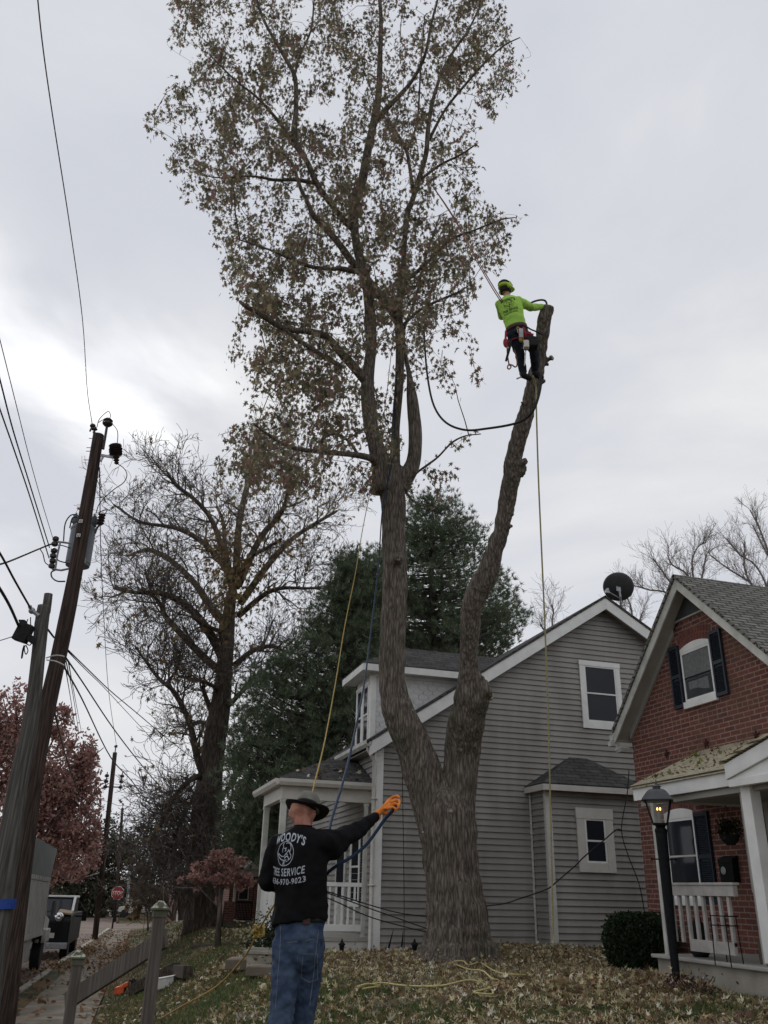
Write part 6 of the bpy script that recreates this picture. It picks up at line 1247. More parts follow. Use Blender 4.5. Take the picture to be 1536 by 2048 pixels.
chain(m, [(hc+R0*.078-ZZ*.045-HD*.004, .012), (hc+R0*.087-ZZ*.02-HD*.012, .015), (hc+R0*.085+ZZ*.004-HD*.010, .013)], 8)
RSh, REl, RWr = w(646, 1686, -.06), w(700, 1668, .13), w(750, 1632, .30)
LSh, LEl, LWr = w(559, 1692, .10), w(535, 1762, .10), w(570, 1768, .34)
chain(m, [(RSh, .05), (REl, .042), (RWr, .028)]); chain(m, [(LSh, .05), (LEl, .042), (LWr, .03)])
HD_ = .30+.02
def h_(x, y, d=0): return w(x, y, HD_+d)
FING = [  # knuckle, middle joint, end joint, tip
 [h_(776,1602,.02), h_(786,1594,.03), h_(794,1592,.02), h_(799,1595,-.005)],
 [h_(779,1606,-.01), h_(790,1600,-.01), h_(798,1601,-.02), h_(799,1607,-.035)],
 [h_(779,1612,-.03), h_(790,1607,-.04), h_(797,1610,-.05), h_(796,1616,-.055)],
 [h_(776,1617,-.05), h_(785,1614,-.06), h_(792,1618,-.065), h_(790,1623,-.06)]]
THUMB = [h_(765,1624,.0), h_(774,1627,.0), h_(781,1627,-.01), h_(786,1623,-.015)]
def hand(m, k):
    ovals(m, [(h_(752,1631), ZZ*.028*k, HD*.020*k), (h_(762,1622), (ZZ*.038+R0*.012)*k, HD*.022*k), (h_(772,1613), (ZZ*.040+R0*.014)*k, (HD*.018)*k), (h_(779,1609,-.01), (ZZ*.034+R0*.012)*k, (HD*.015)*k)], 14)
    for f, r in zip(FING, (.0105, .011, .0105, .0095)): chain(m, [(h_(766, 1616), r*k), (f[0], r*1.08*k), (f[1], r*k), (f[2], r*.93*k), (f[3], r*.85*k)], 8)
    chain(m, [(h_(757, 1627), .012*k), (THUMB[0], .0125*k), (THUMB[1], .012*k), (THUMB[2], .011*k), (THUMB[3], .0095*k)], 8)
hand(m, .8)
lh = LWr; m.ball(lh, .04, .03, .04)
for i in range(4): chain(m, [(lh+ZZ*(.02-.013*i), .009), (lh+HD*.05+ZZ*(.025-.017*i), .009), (lh+HD*.05+R0*.035+ZZ*(.02-.016*i), .008), (lh+HD*.03+R0*.045+ZZ*(.02-.016*i), .0075)], 7)
chain(m, [(lh+ZZ*.02, .011), (lh+ZZ*.045+HD*.03, .010), (lh+ZZ*.045+HD*.045+R0*.03, .009)], 7)
LG = [(w(575,1875), w(566,2000,-.04), feet[0]), (w(622,1875,.02), w(612,2000,.06), feet[1])]
for a, b, c in LG: chain(m, [(a, .075), ((a+b)/2, .068), (b, .05), ((b+c)/2+nb*.01, .048), (c+ZZ*.04, .034)]); chain(m, [(c+ZZ*-.01+nb*.04, .04), (c+ZZ*-.02-nb*.12, .036)])
body = remesh('person', m, M['skin'], None, .009, org, 5, .5); tag(body, 'man in black printed shirt, jeans and brimmed hat, arm outstretched in an orange glove', 'person')
# shirt
m = MB()
rings = [(w(600,1825), .188, .14), (w(601,1790), .185, .14), (w(601,1750), .19, .142), (w(602,1715), .196, .142), (w(604,1690), .195, .132), (w(605,1674), .17, .118), (w(606,1662), .12, .092), (w(606,1653), .072, .074)]
ovals(m, [(w(598,1849), sd*.193+ZZ*.030, nb*.148+ZZ*.010), (w(599,1838), sd*.192+ZZ*.022, nb*.145+ZZ*.006)]+[(c, sd*a, nb*b) for c, a, b in rings], 26)
chain(m, [(w(630, 1690, -.03), .105), (RSh, .088), (w(673, 1680, .03), .078), (REl, .066), (w(725, 1654, .21), .052), (w(750, 1634, .295), .040)], 14); m.ball(w(665, 1697, .0), .07); m.ball(w(685, 1690, .08), .055)
chain(m, [(w(580, 1695, .06), .10), (LSh, .085), (w(545, 1725, .10), .074), (LEl, .068), (w(552, 1768, .23), .055), (LWr, .042)], 14)
shirt = remesh('shirt', m, M['shirt_black'], body, .011, None, 5, .5, .034, .08)
m = MB(); ovals(m, [(w(606,1655.5), sd*.066, nb*.067), (w(606,1650.5), sd*.062, nb*.063)], 24); m.build('collar', M['shirt_black'], shirt, smooth=True)
# print on the back: letters thrown onto the cloth along the back's normal
def decal(name, items, centre, u, v, nrm, target, mt, parent, scale=1.0, lift=.003):
    tm = target.data; o = Vector(ORG[target.name]); bv = BVHTree.FromPolygons([tuple(x.co+o) for x in tm.vertices], [tuple(p.vertices) for p in tm.polygons])
    m = MB()
    for verts, faces in items:
        P = []
        for x, y in verts:
            q = centre+u*(x*scale)+v*(y*scale)+nrm*.6; h = bv.ray_cast(q, -nrm, 1.2)
            P.append((h[0]+nrm*lift) if h[0] is not None else None)
        if any(p is None for p in P):
            good = [p for p in P if p is not None]
            if len(good) < 3: continue
            continue
        m.add(P, faces)
    return m.build(name, mt, parent)
def arc_text(text, width, height, cy, k, bold=.03, x0=0.0):
    """letters laid on the curve y = cy + k x^2, subdivided a little so that they follow the cloth"""
    vs, fs = glyphs(text, bold, 1.12); xa, xb = min(v[0] for v in vs), max(v[0] for v in vs); s = width/(xb-xa); hgt = max(v[1] for v in vs if True)
    out = []
    for f in fs:
        P = [vs[i] for i in f]; Q = []
        for i, (x, y) in enumerate(P):
            x1, y1 = P[(i+1) % len(P)]; Q.append((x, y))
            if abs(x1-x)+abs(y1-y) > .25: Q.append(((x+x1)/2, (y+y1)/2))
        T_ = []
        for x, y in Q: X = (x-(xa+xb)/2)*s+x0; T_.append((X, cy+k*X*X+(y/.70)*height))
        out.append((T_, [tuple(range(len(T_)))]))
    return out
def ring2d(cx, cy, rx, ry, t, n=36):
    out = []
    for i in range(n):
        a, b = 2*math.pi*i/n, 2*math.pi*(i+1)/n
        out.append(([(cx+rx*math.cos(a), cy+ry*math.sin(a)), (cx+rx*math.cos(b), cy+ry*math.sin(b)), (cx+(rx-t)*math.cos(b), cy+(ry-t)*math.sin(b)), (cx+(rx-t)*math.cos(a), cy+(ry-t)*math.sin(a))], [(0, 1, 2, 3)]))
    return out
def stroke2d(pts, t0, t1=None):
    t1 = t0 if t1 is None else t1; P = [Vector((*p[:2], 0)) for p in interp_path([(a, b, 0) for a, b in pts], 5)]; out = []; N = len(P)
    for i in range(N-1):
        ta, tb = t0+(t1-t0)*i/N, t0+(t1-t0)*(i+1)/N; d = (P[i+1]-P[i])
        if d.length < 1e-6: continue
        d.normalize(); n_ = Vector((-d.y, d.x, 0)); d0 = (P[i]-P[i-1]).normalized() if i else d; n0 = Vector((-d0.y, d0.x, 0))
        out.append(([tuple((P[i]+n0*ta)[:2]), tuple((P[i+1]+n_*tb)[:2]), tuple((P[i+1]-n_*tb)[:2]), tuple((P[i]-n0*ta)[:2])], [(0, 1, 2, 3)]))
    return out
def logo(cx, cy, rx, ry):
    g = lambda x, y: (cx+(x-265)/150*rx, cy-(y-845)/180*ry)
    L = ring2d(cx, cy, rx, ry, .0045)
    t = .0024*rx/.07
    for pts, a, b in ((((228,690),(212,720),(222,750),(206,780),(214,830)),t,t*.8), (((222,770),(245,768),(272,762)),t,t), (((262,765),(256,785),(268,800),(250,812)),t,t*.8), (((258,700),(290,690),(330,705),(348,740)),t,t*.6), (((340,700),(355,740),(352,790),(335,830)),t,t),
        (((135,838),(160,862),(205,885),(250,885)),t*1.3,t), (((135,838),(150,890),(195,925),(245,940),(300,935)),t*1.2,t), (((250,885),(275,850),(300,818),(325,800)),t*1.2,t), (((300,790),(325,800),(345,840),(368,870),(360,910),(335,935)),t*1.2,t), (((285,860),(300,850),(310,880)),t,t*.6),
        (((262,915),(285,885),(315,890),(335,915),(325,945)),t*1.6,t), (((250,945),(252,985),(245,1005)),t,t), (((268,945),(268,990),(275,1008)),t,t), (((290,960),(320,955)),t,t*.5)):
        L += stroke2d([g(*p) for p in pts], a, b)
    return L
LC = w(600, 1709)+sd*-.035; UPV = ZZ
items = arc_text("WOODY'S", .255, .052, .080, -1.6, .026, .010)+logo(0, 0, .070, .078)+arc_text('TREE SERVICE', .285, .046, -.138, .9, .018, .010)+arc_text('636-970-9023', .275, .034, -.190, .9, .018, .022)
decal('back_print', items, LC, sd, UPV, nb, shirt, M['print'], shirt)
# jeans, belt, boots
m = MB(); ovals(m, [(w(594,1945,.02), sd*.12, nb*.07), (w(595,1915), sd*.165, nb*.112), (w(597,1880), sd*.178, nb*.128), (w(599,1852), sd*.17, nb*.122), (w(601,1834), sd*.165, nb*.115)], 22)
for (a, b, c), dx in zip(LG, (-1, 1)): chain(m, [(a+ZZ*-.05, .098), ((a+b)/2, .092), (b, .076), ((b+c)/2+nb*.01, .074), (c+ZZ*.02, .07)], 14)
jeans = remesh('jeans', m, M['denim'], body, .010, None, 7, .5, .040, .055)
tmj = jeans
M['stitch'] = mat('stitching', (.16, .18, .2), .9, .1, 40)
jn = -HD
it = []
for pts in (((.012,.0),(.10,.0),(.103,-.15),(.055,-.165),(.0,-.14),(.012,.0)), ((.02,.075),(.075,.085)), ((-.15,.16),(-.14,0),(-.145,-.3)), ((.10,.14),(.085,-.05),(.06,-.3)), ((-.10,.06),(-.03,.07))): 
    for a_, b_ in zip(pts[:-1], pts[1:]):
        n_ = 8; 
        it += stroke2d([(a_[0]+(b_[0]-a_[0])*i/4, a_[1]+(b_[1]-a_[1])*i/4) for i in range(5)], .0016)
decal('stitching', it, w(606, 1905), R0, ZZ, jn, jeans, M['stitch'], jeans)
m = MB(); ovals(m, [(w(601,1843), sd*.176, nb*.126), (w(601,1831), sd*.176, nb*.126)], 28); belt = m.build('belt', M['rubber'], body, smooth=True)
m = MB(); c = w(613, 1843, -.146); m.obox(c, R0*.024, HD*.003, ZZ*.018); m.build('leather_patch', M['leather'], belt, bevel=.004)
m = MB()
for (a, b, c) in LG: pass
for i, (a, b, c) in enumerate(LG):
    m = MB(); chain(m, [(c+ZZ*.05, .05), (c+ZZ*-.02+nb*.03, .05)], 12); chain(m, [(c+ZZ*-.02+nb*.03, .045), (c+ZZ*-.03-nb*.14, .042)], 12); remesh('boot', m, M['leather'], body, .01, None, 3)
# glove, hat
m = MB(); hand(m, 1.15); ovals(m, [(h_(745,1634,-.01), (ZZ*.042+R0*.02), HD*.036), (h_(752,1629), (ZZ*.038+R0*.016), HD*.03), (h_(760,1624), ZZ*.034+R0*.012, HD*.022)], 14); m.ball(h_(757, 1633), .018, .02, .03)
remesh('glove', m, M['glove'], body, .004, None, 3, .45, .003, .02)
hn = (ZZ*math.cos(.42)+HD*math.sin(.42)*.9+R0*.16).normalized(); ha = (R0-hn*R0.dot(hn)).normalized(); hb = hn.cross(ha); hcn = w(613, 1619, .03)
m = MB(); n = 40; V = []
prof = [(.001, -.004, 0), (.080, -.004, 0), (.082, .0, 0), (.11, -.006, 0), (.145, .0, 1), (.150, .004, 1), (.145, .007, 1), (.11, .004, 0), (.086, .010, 0), (.001, .008, 0)]
prof = [(r if r < .09 else .086+(r-.086)*1.14, z, e_) for r, z, e_ in prof]
for r, z, e_ in prof:
    for k in range(n): t = 2*math.pi*k/n; cv = .018*math.cos(2*t)*(r/.15)**2; V.append(hcn+ha*(math.cos(t)*r*(.99))+hb*(math.sin(t)*r*.93)+hn*(z+cv))
m.add(V, [(i*n+k, i*n+(k+1) % n, (i+1)*n+(k+1) % n, (i+1)*n+k) for i in range(len(prof)-1) for k in range(n)]); hat = m.build('hat', M['hat_dark'], body, smooth=True)
m = MB(); ovals(m, [(hcn+hn*z, ha*a, hb*b) for z, a, b in ((.0, .092, .104), (.04, .088, .098), (.08, .077, .084), (.105, .062, .068), (.112, .035, .04))], 24); m.build('crown', M['hat'], hat, smooth=True)
m = MB(); ovals(m, [(hcn+hn*z, ha*a, hb*b) for z, a, b in ((.008, .095, .107), (.03, .092, .104))], 24); m.build('band', M['hat_dark'], hat, smooth=True)
# ---- climber
CD = 11.3
def k(px, py, d=0.0): return at(px, py, CD+d)
AC = rad(20); cn = (-HD*math.cos(AC)-R0*math.sin(AC)*.6); cn.normalize(); cs = (R0-cn*R0.dot(cn)).normalized(); 
S1 = .0082
ax_c = (k(1014, 592)-k(1031, 655)).normalized(); cs = (cs-ax_c*cs.dot(ax_c)).normalized(); cn = cs.cross(ax_c).normalized()
if cn.dot(HD) > 0: cn = -cn
corg = k(1047, 752, .2)
m = MB()
RC = [(1034,664,.145,.12),(1031,650,.14,.105),(1027,635,.145,.105),(1022,618,.165,.115),(1018,606,.17,.105),(1015,599,.12,.08),(1014,594,.055,.055),(1013,588,.05,.055)]
ovals(m, [(k(x, y), cs*a, cn*b) for x, y, a, b in RC])
hd = k(1011, 577, .03); fdir = (R0*.85+HD*.5).normalized(); fs_ = fdir.cross(ZZ).normalized()
ovals(m, [(hd+ZZ*z+fdir*o, fs_*a, fdir*b) for z, a, b, o in ((-.12, .045, .05, .03), (-.10, .06, .07, .015), (-.05, .072, .088, .01), (0, .077, .095, .0), (.05, .075, .093, .0), (.10, .055, .07, 0), (.12, .03, .04, 0))])
m.ball(hd+fdir*.10+ZZ*-.02, .014, .014, .024)
for s in (-1, 1): m.ball(hd+fs_*.078*s+ZZ*-.01, .012, .018, .03); m.ball(hd+fdir*.088+fs_*.03*s+ZZ*.012, .013, .012, .01)
cRS, cRE, cRW = k(1036, 603, 0), k(1062, 615, .22), k(1086, 613, .42)
cLS, cLE, cLW = k(1000, 609, .06), k(1003, 632, .28), k(1026, 640, .42)
chain(m, [(cRS, .06), (cRE, .045), (cRW, .03)]); chain(m, [(cLS, .06), (cLE, .045), (cLW, .03)])
def khand(m, c, d, u, kk):
    ovals(m, [(c, u*.034*kk, d.cross(u)*.018*kk), (c+d*.05, u*.042*kk, d.cross(u)*.018*kk), (c+d*.09, u*.038*kk, d.cross(u)*.015*kk)], 12); pn = d.cross(u).normalized()*-1
    for i in range(4): b = c+d*.085+u*(.03-.02*i); L = (.03, .034, .031, .025)[i]; chain(m, [(b, .010*kk), (b+d*L+pn*.008, .0095*kk), (b+d*(L*1.4)+pn*.028, .009*kk), (b+d*(L*1.2)+pn*.045, .008*kk)], 7)
    chain(m, [(c+u*.025+d*.02, .012*kk), (c+u*.052+d*.045+pn*.02, .011*kk), (c+u*.05+d*.07+pn*.04, .009*kk)], 7)
khand(m, cRW, (R0*.85+HD*.45-ZZ*.1).normalized(), ZZ, .9); khand(m, cLW, (R0*.7+HD*.3).normalized(), ZZ, .9)
CL = [(k(1025, 668, 0), k(1039, 706, .12), k(1046, 744, .22)), (k(1044, 664, .03), k(1068, 702, .02), k(1070, 742, .30))]
for a, b, c in CL: chain(m, [(a, .085), ((a+b)/2, .075), (b, .056), ((b+c)/2, .05), (c, .038)]); chain(m, [(c+ZZ*-.07, .04), (c+ZZ*-.085+R0*.09+HD*.05, .036)])
climber = remesh('person', m, M['skin2'], None, .012, corg, 4, .5); tag(climber, 'climber in lime shirt and helmet clinging to the top of the bare cut stem', 'person')
m = MB(); RC2 = [(1034,661,.150,.125),(1031,650,.165,.13),(1027,635,.175,.13),(1022,618,.195,.135),(1018,606,.19,.12),(1016,599,.135,.09),(1014,594,.07,.068)]
ovals(m, [(k(x, y), cs*a, cn*b) for x, y, a, b in RC2], 24); chain(m, [(k(1028, 605, 0), .10), (cRS, .088), (k(1050, 609, .11), .078), (cRE, .068), (k(1075, 614, .33), .055), (cRW, .045)], 14); chain(m, [(k(1008, 608, .02), .10), (cLS, .085), (cLE, .065), (cLW, .045)], 14)
cshirt = remesh('shirt', m, M['lime'], climber, .012, None, 4, .5, .03, .10)
it = arc_text("WOODY'S", .24, .045, .085, -1.6, .045)+logo(0, 0, .085, .085)+arc_text('TREE SERVICE', .25, .04, -.135, .9, .04)+arc_text('636-970-9023', .22, .028, -.18, .9, .03)
decal('back_print', it, k(1018.5, 617), cs, ax_c, cn, cshirt, M['print_dark'], cshirt)
m = MB(); ovals(m, [(k(1035, 672), cs*.165, cn*.13), (k(1034, 662), cs*.165, cn*.13), (k(1032, 654), cs*.16, cn*.125)], 20)
for a, b, c in CL: chain(m, [(a, .10), ((a+b)/2, .092), (b, .078), ((b+c)/2, .07), (c+ZZ*.02, .064)], 14)
remesh('trousers', m, M['navy'], climber, .012, None, 4, .5, .035, .08)
for a, b, c in CL: m = MB(); chain(m, [(c, .058), (c+ZZ*-.06, .055), (c+ZZ*-.085+R0*.11+HD*.05, .045)], 12); bt = remesh('boot', m, M['rubber'], climber, .012, None, 3)
m = MB(); c = CL[0][2]; m.beam(c+ZZ*-.09+R0*-.02, c+ZZ*-.10+R0*-.11+HD*-.03+ZZ*-.05, .02, .02); m.tube([c+ZZ*-.05+R0*-.05, c+ZZ*.25+R0*-.06], .012, 6); m.build('climbing_spur', M['steel'], climber)
m = MB(); ovals(m, [(hd+ZZ*z+fdir*o, fs_*a, fdir*b) for z, a, b, o in ((.0, .108, .13, 0), (.04, .108, .13, 0), (.09, .095, .115, -.005), (.125, .065, .08, -.01), (.14, .03, .035, -.01))], 24); ovals(m, [(hd+ZZ*.02+fdir*.10, fs_*.08, fdir*.05), (hd+ZZ*.012+fdir*.13, fs_*.07, fdir*.04)], 16); hel = m.build('helmet', M['lime_helmet'], climber, smooth=True)
m = MB(); ovals(m, [(hd+ZZ*z+fdir*o-R0*.0, fs_*a, fdir*b) for z, a, b, o in ((.055, .112, .134, -.002), (.09, .10, .12, -.007), (.13, .066, .081, -.012), (.143, .03, .035, -.012))], 24); m.build('helmet_shell_dark', M['rubber'], hel, smooth=True)
m = MB(); sgn = -1 if fs_.dot(HD) > 0 else 1; e_ = hd+fs_*(.105*sgn)+ZZ*-.01; m.lathe(e_, [(.02, -.02), (.045, -.015), (.045, .02), (.03, .03)], 16, fs_*sgn); m.tube([e_, e_+ZZ*.08+fs_*(.01*sgn)], .012, 6); m.build('ear_defender', M['lime_helmet'], hel, smooth=True); m = MB(); e2 = hd-fs_*(.105*sgn)+ZZ*-.01; m.lathe(e2, [(.02, -.02), (.045, -.015), (.045, .02), (.03, .03)], 16, fs_*-sgn); m.build('ear_defender', M['lime_helmet'], hel, smooth=True)
m = MB(); ovals(m, [(hd+ZZ*-.01, fs_*.088, fdir*.10), (hd+ZZ*-.09, fs_*.078, fdir*.085)], 18); m.build('balaclava', M['rubber'], climber, smooth=True)
m = MB(); ovals(m, [(k(1034, 663), cs*.178, cn*.142), (k(1032.5, 655), cs*.176, cn*.140)], 26); har = m.build('harness', M['leather'], climber, smooth=True)
m = MB()
for a, b, c in CL: d = (b-a).normalized(); q = a+d*.10; u1 = d.cross(HD).normalized(); m.tube([q+u1*.105*math.cos(t)+d.cross(u1)*.105*math.sin(t) for t in np.linspace(0, 2*math.pi, 17)], .014, 5)
m.build('leg_loop', M['red'], har)
m = MB(); m.tube([k(1046, 655, -.16), k(1050, 668, -.16), k(1052, 676, -.14)], .022, 8); m.build('red_strap', M['red'], har)
for px, py, r in ((1036, 657, .03), (1037, 663, .028), (1041, 660, .03)):
    m = MB(); c = k(px, py, -.16); m.tube([c+R0*(r*.6*math.cos(t))+ZZ*(r*math.sin(t)) for t in np.linspace(0, 2*math.pi, 13)], .006, 5); m.build('carabiner', M['rust_brass'] if 'rust_brass' in M else M.setdefault('rust_brass', mat('brass', (.45, .33, .12), .4, .1, 9, metal=.7)), har)
m = MB(); m.obox(k(1042, 668, -.17), R0*.035, HD*.03, ZZ*.09); m.build('tool_pouch', M['steel'], har, bevel=.01); m = MB(); m.ball(k(1043, 679, -.16), .045, .03, .06); m.build('throw_line', M['rope_yellow'], har)
m = MB(); m.tube([k(1012, 662, -.1), k(1011, 680, -.1), k(1013, 690, -.1)], .018, 6); m.ball(k(1012, 686, -.1), .05, .035, .09); m.build('red_lanyard', M['red'], har)
m = MB(); m.tube([k(1022, 680, -.14), k(1018, 700, -.14), k(1012, 722, -.12)], [.024, .022, .018], 8); m.build('scabbard', M['rubber'], har)
m = MB(); m.tube([Vector(v) for v in interp_path([k(x, y, -.13) for x, y in ((1014,690),(1015,710),(1018,728),(1022,733),(1019,738),(1015,736),(1017,730),(1024,730),(1030,734),(1034,730),(1033,715),(1029,700))], 4)], .011, 6); m.build('hanging_rope', M['rope_rust'], har)
T = thing('chainsaw', k(1060, 690, -.2), 'small grey and black climbing chainsaw hanging from the climber harness', 'chainsaw')
m = MB(); m.obox(k(1061, 690, -.22), R0*.13, HD*.08, ZZ*.06+R0*.02); m.obox(k(1064, 680, -.2), R0*.09+ZZ*-.02, HD*.06, ZZ*.05); m.build('motor_housing', M['rubber'], T, bevel=.02)
m = MB(); m.obox(k(1052, 690, -.26), R0*.045, HD*.05, ZZ*.07); m.build('side_cover', M['trim_tan'], T, bevel=.02); m = MB(); m.beam(k(1051.5, 697, -.22), k(1049.5, 731, -.2), .012, .055, tuple(HD)); m.build('guide_bar', M['steel'], T)
m = MB(); m.tube([Vector(v) for v in interp_path([k(x, y, -.24) for x, y in ((1054, 676), (1060, 672), (1068, 677), (1071, 686))], 4)], .016, 8); m.build('handle', M['rubber'], T); m = MB(); m.beam(k(1054, 667, -.2), k(1067, 670, -.2), .03, .03); m.build('strap', M['red'], T)
# ================================================================ ROPES AND LINES
def rope(name, lab, pts, r, mt, kk=6, n=7, group=None):
    Q = [Vector(v) for v in interp_path(pts, kk)]; m = MB(); m.tube(Q, r, n); return tag(m.build(name, M[mt], None, smooth=True), lab, 'rope', group)
rt = R_at(745)
rope('rope', 'long pale and yellow rope hanging from the climber down past the bay corner', [k(1066, 752, .0), at(1072, 775, 11.5), at(1073, 830, 11.6), at(1077, 960, 11.9), at(1084, 1120, 12.3), at(1091, 1280, 12.8), at(1097, 1450, 13.3), at(1101, 1620, 13.7), at(1104, 1760, 13.9), at(1106, 1860, 14.0), at(1108, 1895, 14.0), onground(1100, 1925, .03), onground(1085, 1942, .03), onground(1050, 1950, .03)], .013, 'rope_pale', 6)
rope('rope', 'loose yellow rope snaking through the leaves around the trunk foot', [onground(x, y, .10+.03*math.sin(i*1.7)) for i, (x, y) in enumerate([(1050,1950),(1010,1948),(985,1940),(960,1925),(938,1930),(925,1922),(905,1925),(935,1938),(965,1942),(985,1958),(1010,1962),(980,1976),(948,1985),(985,1988),(975,1972),(940,1960),(880,1972),(810,1972),(760,1966),(715,1975),(735,1968),(760,1972),(725,1978)])], .009, 'rope_tan', 6)
rope('rope', 'taut yellow rope running from the leafy crown down behind the hat to the lawn', [at(790, 640, 14.9), at(765, 850, 15.0), at(725, 1060, 14.7), at(712, 1140, 13.8), at(690, 1250, 12.4), at(672, 1360, 11), at(650, 1480, 9.4), at(625, 1584, 8.0), at(606, 1680, 7.3), at(575, 1770, 7.0), at(545, 1815, 7.0), at(516, 1862, 7.3), at(500, 1896, 7.5), at(481, 1923, 7.7), at(433, 1973, 8.2), at(352, 2019, 8.8), onground(322, 2038, .04), onground(290, 2060, .04)], .0075, 'rope_yellow', 6)
for i in range(4):
    pass
m = MB(); kn = at(515, 1862, 7.3)
for i in range(4): m.tube([Vector(v) for v in interp_path([kn+Vector((random.gauss(0, .03), random.gauss(0, .02), random.gauss(0, .03))) for _ in range(5)], 4)], .009, 6)
tag(m.build('rope_knot', M['rope_yellow'], None, smooth=True), 'tangled knot in the yellow rope left of the worker', 'knot')
rope('rope', 'blue rope from the crown down to the worker and through his orange glove', [at(797, 660, 14.9), at(790, 800, 14.9), at(787, 905, 14.6), at(766, 1010, 14.3), at(757, 1130, 13.6), at(742, 1260, 12.0), at(728, 1370, 10.4), at(702, 1500, 8.5), at(684, 1570, 7.6), at(664, 1636, 6.9), at(655, 1680, 6.55), at(640, 1740, 6.45), at(640, 1768, 6.4), at(656, 1745, 6.3), at(680, 1727, 6.25), at(700, 1716, 6.28), at(730, 1692, 6.36), at(752, 1664, 6.44), at(768, 1641, 6.49), at(786, 1620, 6.47), at(796, 1607, 6.50)], .0115, 'rope_blue', 6, 8)
rope('rope', 'thick dark line sagging from the leafy crown across to the bare stem', [at(848, 660, 14.4), at(850, 700, 14.4), at(856, 760, 14.0), at(868, 812, 13.6), at(892, 845, 13.2), at(930, 860, 12.8), at(975, 857, 12.3), at(1030, 847, 11.7), at(1060, 830, 11.35), at(1075, 800, 11.3), at(1082, 765, 11.4), at(1078, 745, 11.5)], .02, 'rope_dark', 6)
c_t = R_rows[-1]
rope('rope', 'black line looping from the climber over the cut top of the bare stem', [k(1044, 612, .25), k(1050, 615, .2), k(1055, 610, .2), k(1068, 603, .25), k(1080, 600, .35), k(1089, 601, .45), at(1093, 606, 11.72), at(1093, 616, 11.68)], .017, 'rope_dark', 6)
rope('rope', 'steel flip line from the climber belt around the bare stem', [k(1047, 650, -.1), k(1054, 654, 0), k(1062, 659, .15), k(1072, 663, .22), k(1082, 668, .22), k(1094, 670, .35), k(1098, 668, .6)], .013, 'rope_dark', 5)
for i, (dx, lab) in enumerate(((0, 'left of the two red-brown climbing lines running up left from the climber'), (4, 'right of the two red-brown climbing lines running up left from the climber'))):
    rope('climbing_line', lab, [k(1001+dx, 602, -.12), at(985+dx, 577, 11.5), at(955+dx*.8, 525, 12.0), at(900+dx*.5, 425, 13.0), at(835, 330, 13.9), at(770-dx*.3, 236, 14.7)], .009, 'rope_rust', 5, 6)
rope('cord', 'thin brown cord hanging straight down in front of the grey siding', [at(783, 930, 15.2), at(790, 1150, 15.5), at(802, 1450, 15.6), at(806, 1640, 15.7), at(808, 1780, 15.7), at(808, 1895, 15.7)], .008, 'rope_brown', 4, 5)
for lab, pts in (('upper black cable from the trunk to the worker side', [(853, 1833), (800, 1826), (740, 1810), (655, 1783), (610, 1768)]), ('middle black cable from the trunk to the worker side', [(853, 1857), (800, 1838), (740, 1817), (655, 1786), (612, 1772)]), ('lowest black cable from the trunk to the worker side', [(853, 1864), (800, 1851), (735, 1832), (665, 1800), (615, 1785)])):
    rope('cable', lab, [at(x, y, 14.4-.9*i) for i, (x, y) in enumerate(pts)], .008, 'rope_dark', 5, 5, 'black cables tied to the trunk')
rope('cable', 'black cable from the trunk across the bay up towards the brick house', [at(972, 1812, 14.5)]+[at(x, y, 14.6) for x, y in ((1010, 1807), (1040, 1797), (1068, 1788), (1098, 1776), (1115, 1762), (1150, 1732), (1170, 1712), (1205, 1683), (1232, 1660), (1243, 1660))], .011, 'rope_dark', 4, 6)
rope('cable', 'thin black cable draped down the grey wall corner beside the brick house', [ony(x, y, 15.3) for x, y in ((1258, 1540), (1254, 1590), (1243, 1658), (1256, 1710), (1268, 1740), (1280, 1775), (1290, 1830))], .010, 'rope_dark', 4, 6)
# ================================================================ GRASS AND FALLEN LEAVES
def scatter(n, fn):
    """random ground points thrown through the visible wedge, kept with probability fn(x, y)"""
    o = []
    while len(o) < n:
        r = 7.2+RNG.random()**1.2*22; a = YAW+RNG.uniform(-.50, .47)
        x, y = r*math.sin(a), r*math.cos(a)
        if RNG.random() < fn(x, y): o.append((x, y))
    a = np.array(o); return a
def blocked(x, y):
    if x < sw_r(y)+.05: return True
    if x > 4.80 and y > 16.2: return True
    if x > 2.95 and 16.5 < y < 19.3: return True
    if x > 8.0 and y > 15.6: return True
    if x > 6.36 and y < 9.9: return True
    if x > 7.95: return y < 12.5
    return False
def patch(x, y): return .5+.5*math.sin(x*1.1+1.7*math.sin(y*.7))*math.sin(y*1.3+.6*math.sin(x*.9))
GRN = [(onground(px, py), sx, sy) for px, py, sx, sy in ((760,1990,1.3,.28),(640,2000,.7,.3),(900,2020,.5,.3),(1010,2005,.5,.25),(420,2005,.9,.55),(330,1960,.6,.8),(380,2030,.7,.4),(1160,2030,.6,.25),(1420,2030,.5,.3),(420,1915,1.6,.5),(1500,2000,.4,.4))]
def green(x, y):
    return min(1, sum(math.exp(-((x-p.x)/sx)**2-((y-p.y)/sy)**2) for p, sx, sy in GRN))
def fl(x, y):
    if blocked(x, y): return 0
    v = .30+.50*patch(x, y)
    d = math.hypot(x-6.0, y-14.2); v += .6*math.exp(-(d/2.6)**2)
    if x < 3.0: v *= .30+.25*patch(x+3, y)
    if x < 2.2 and y > 12: v *= .22
    if y > 18: v *= .3
    v *= 1-.85*green(x, y)
    return min(v, 1)
P = scatter(38000, fl); C = np.column_stack([P, terrain(P[:, 0], P[:, 1])+RNG.uniform(.008, .045, len(P))])
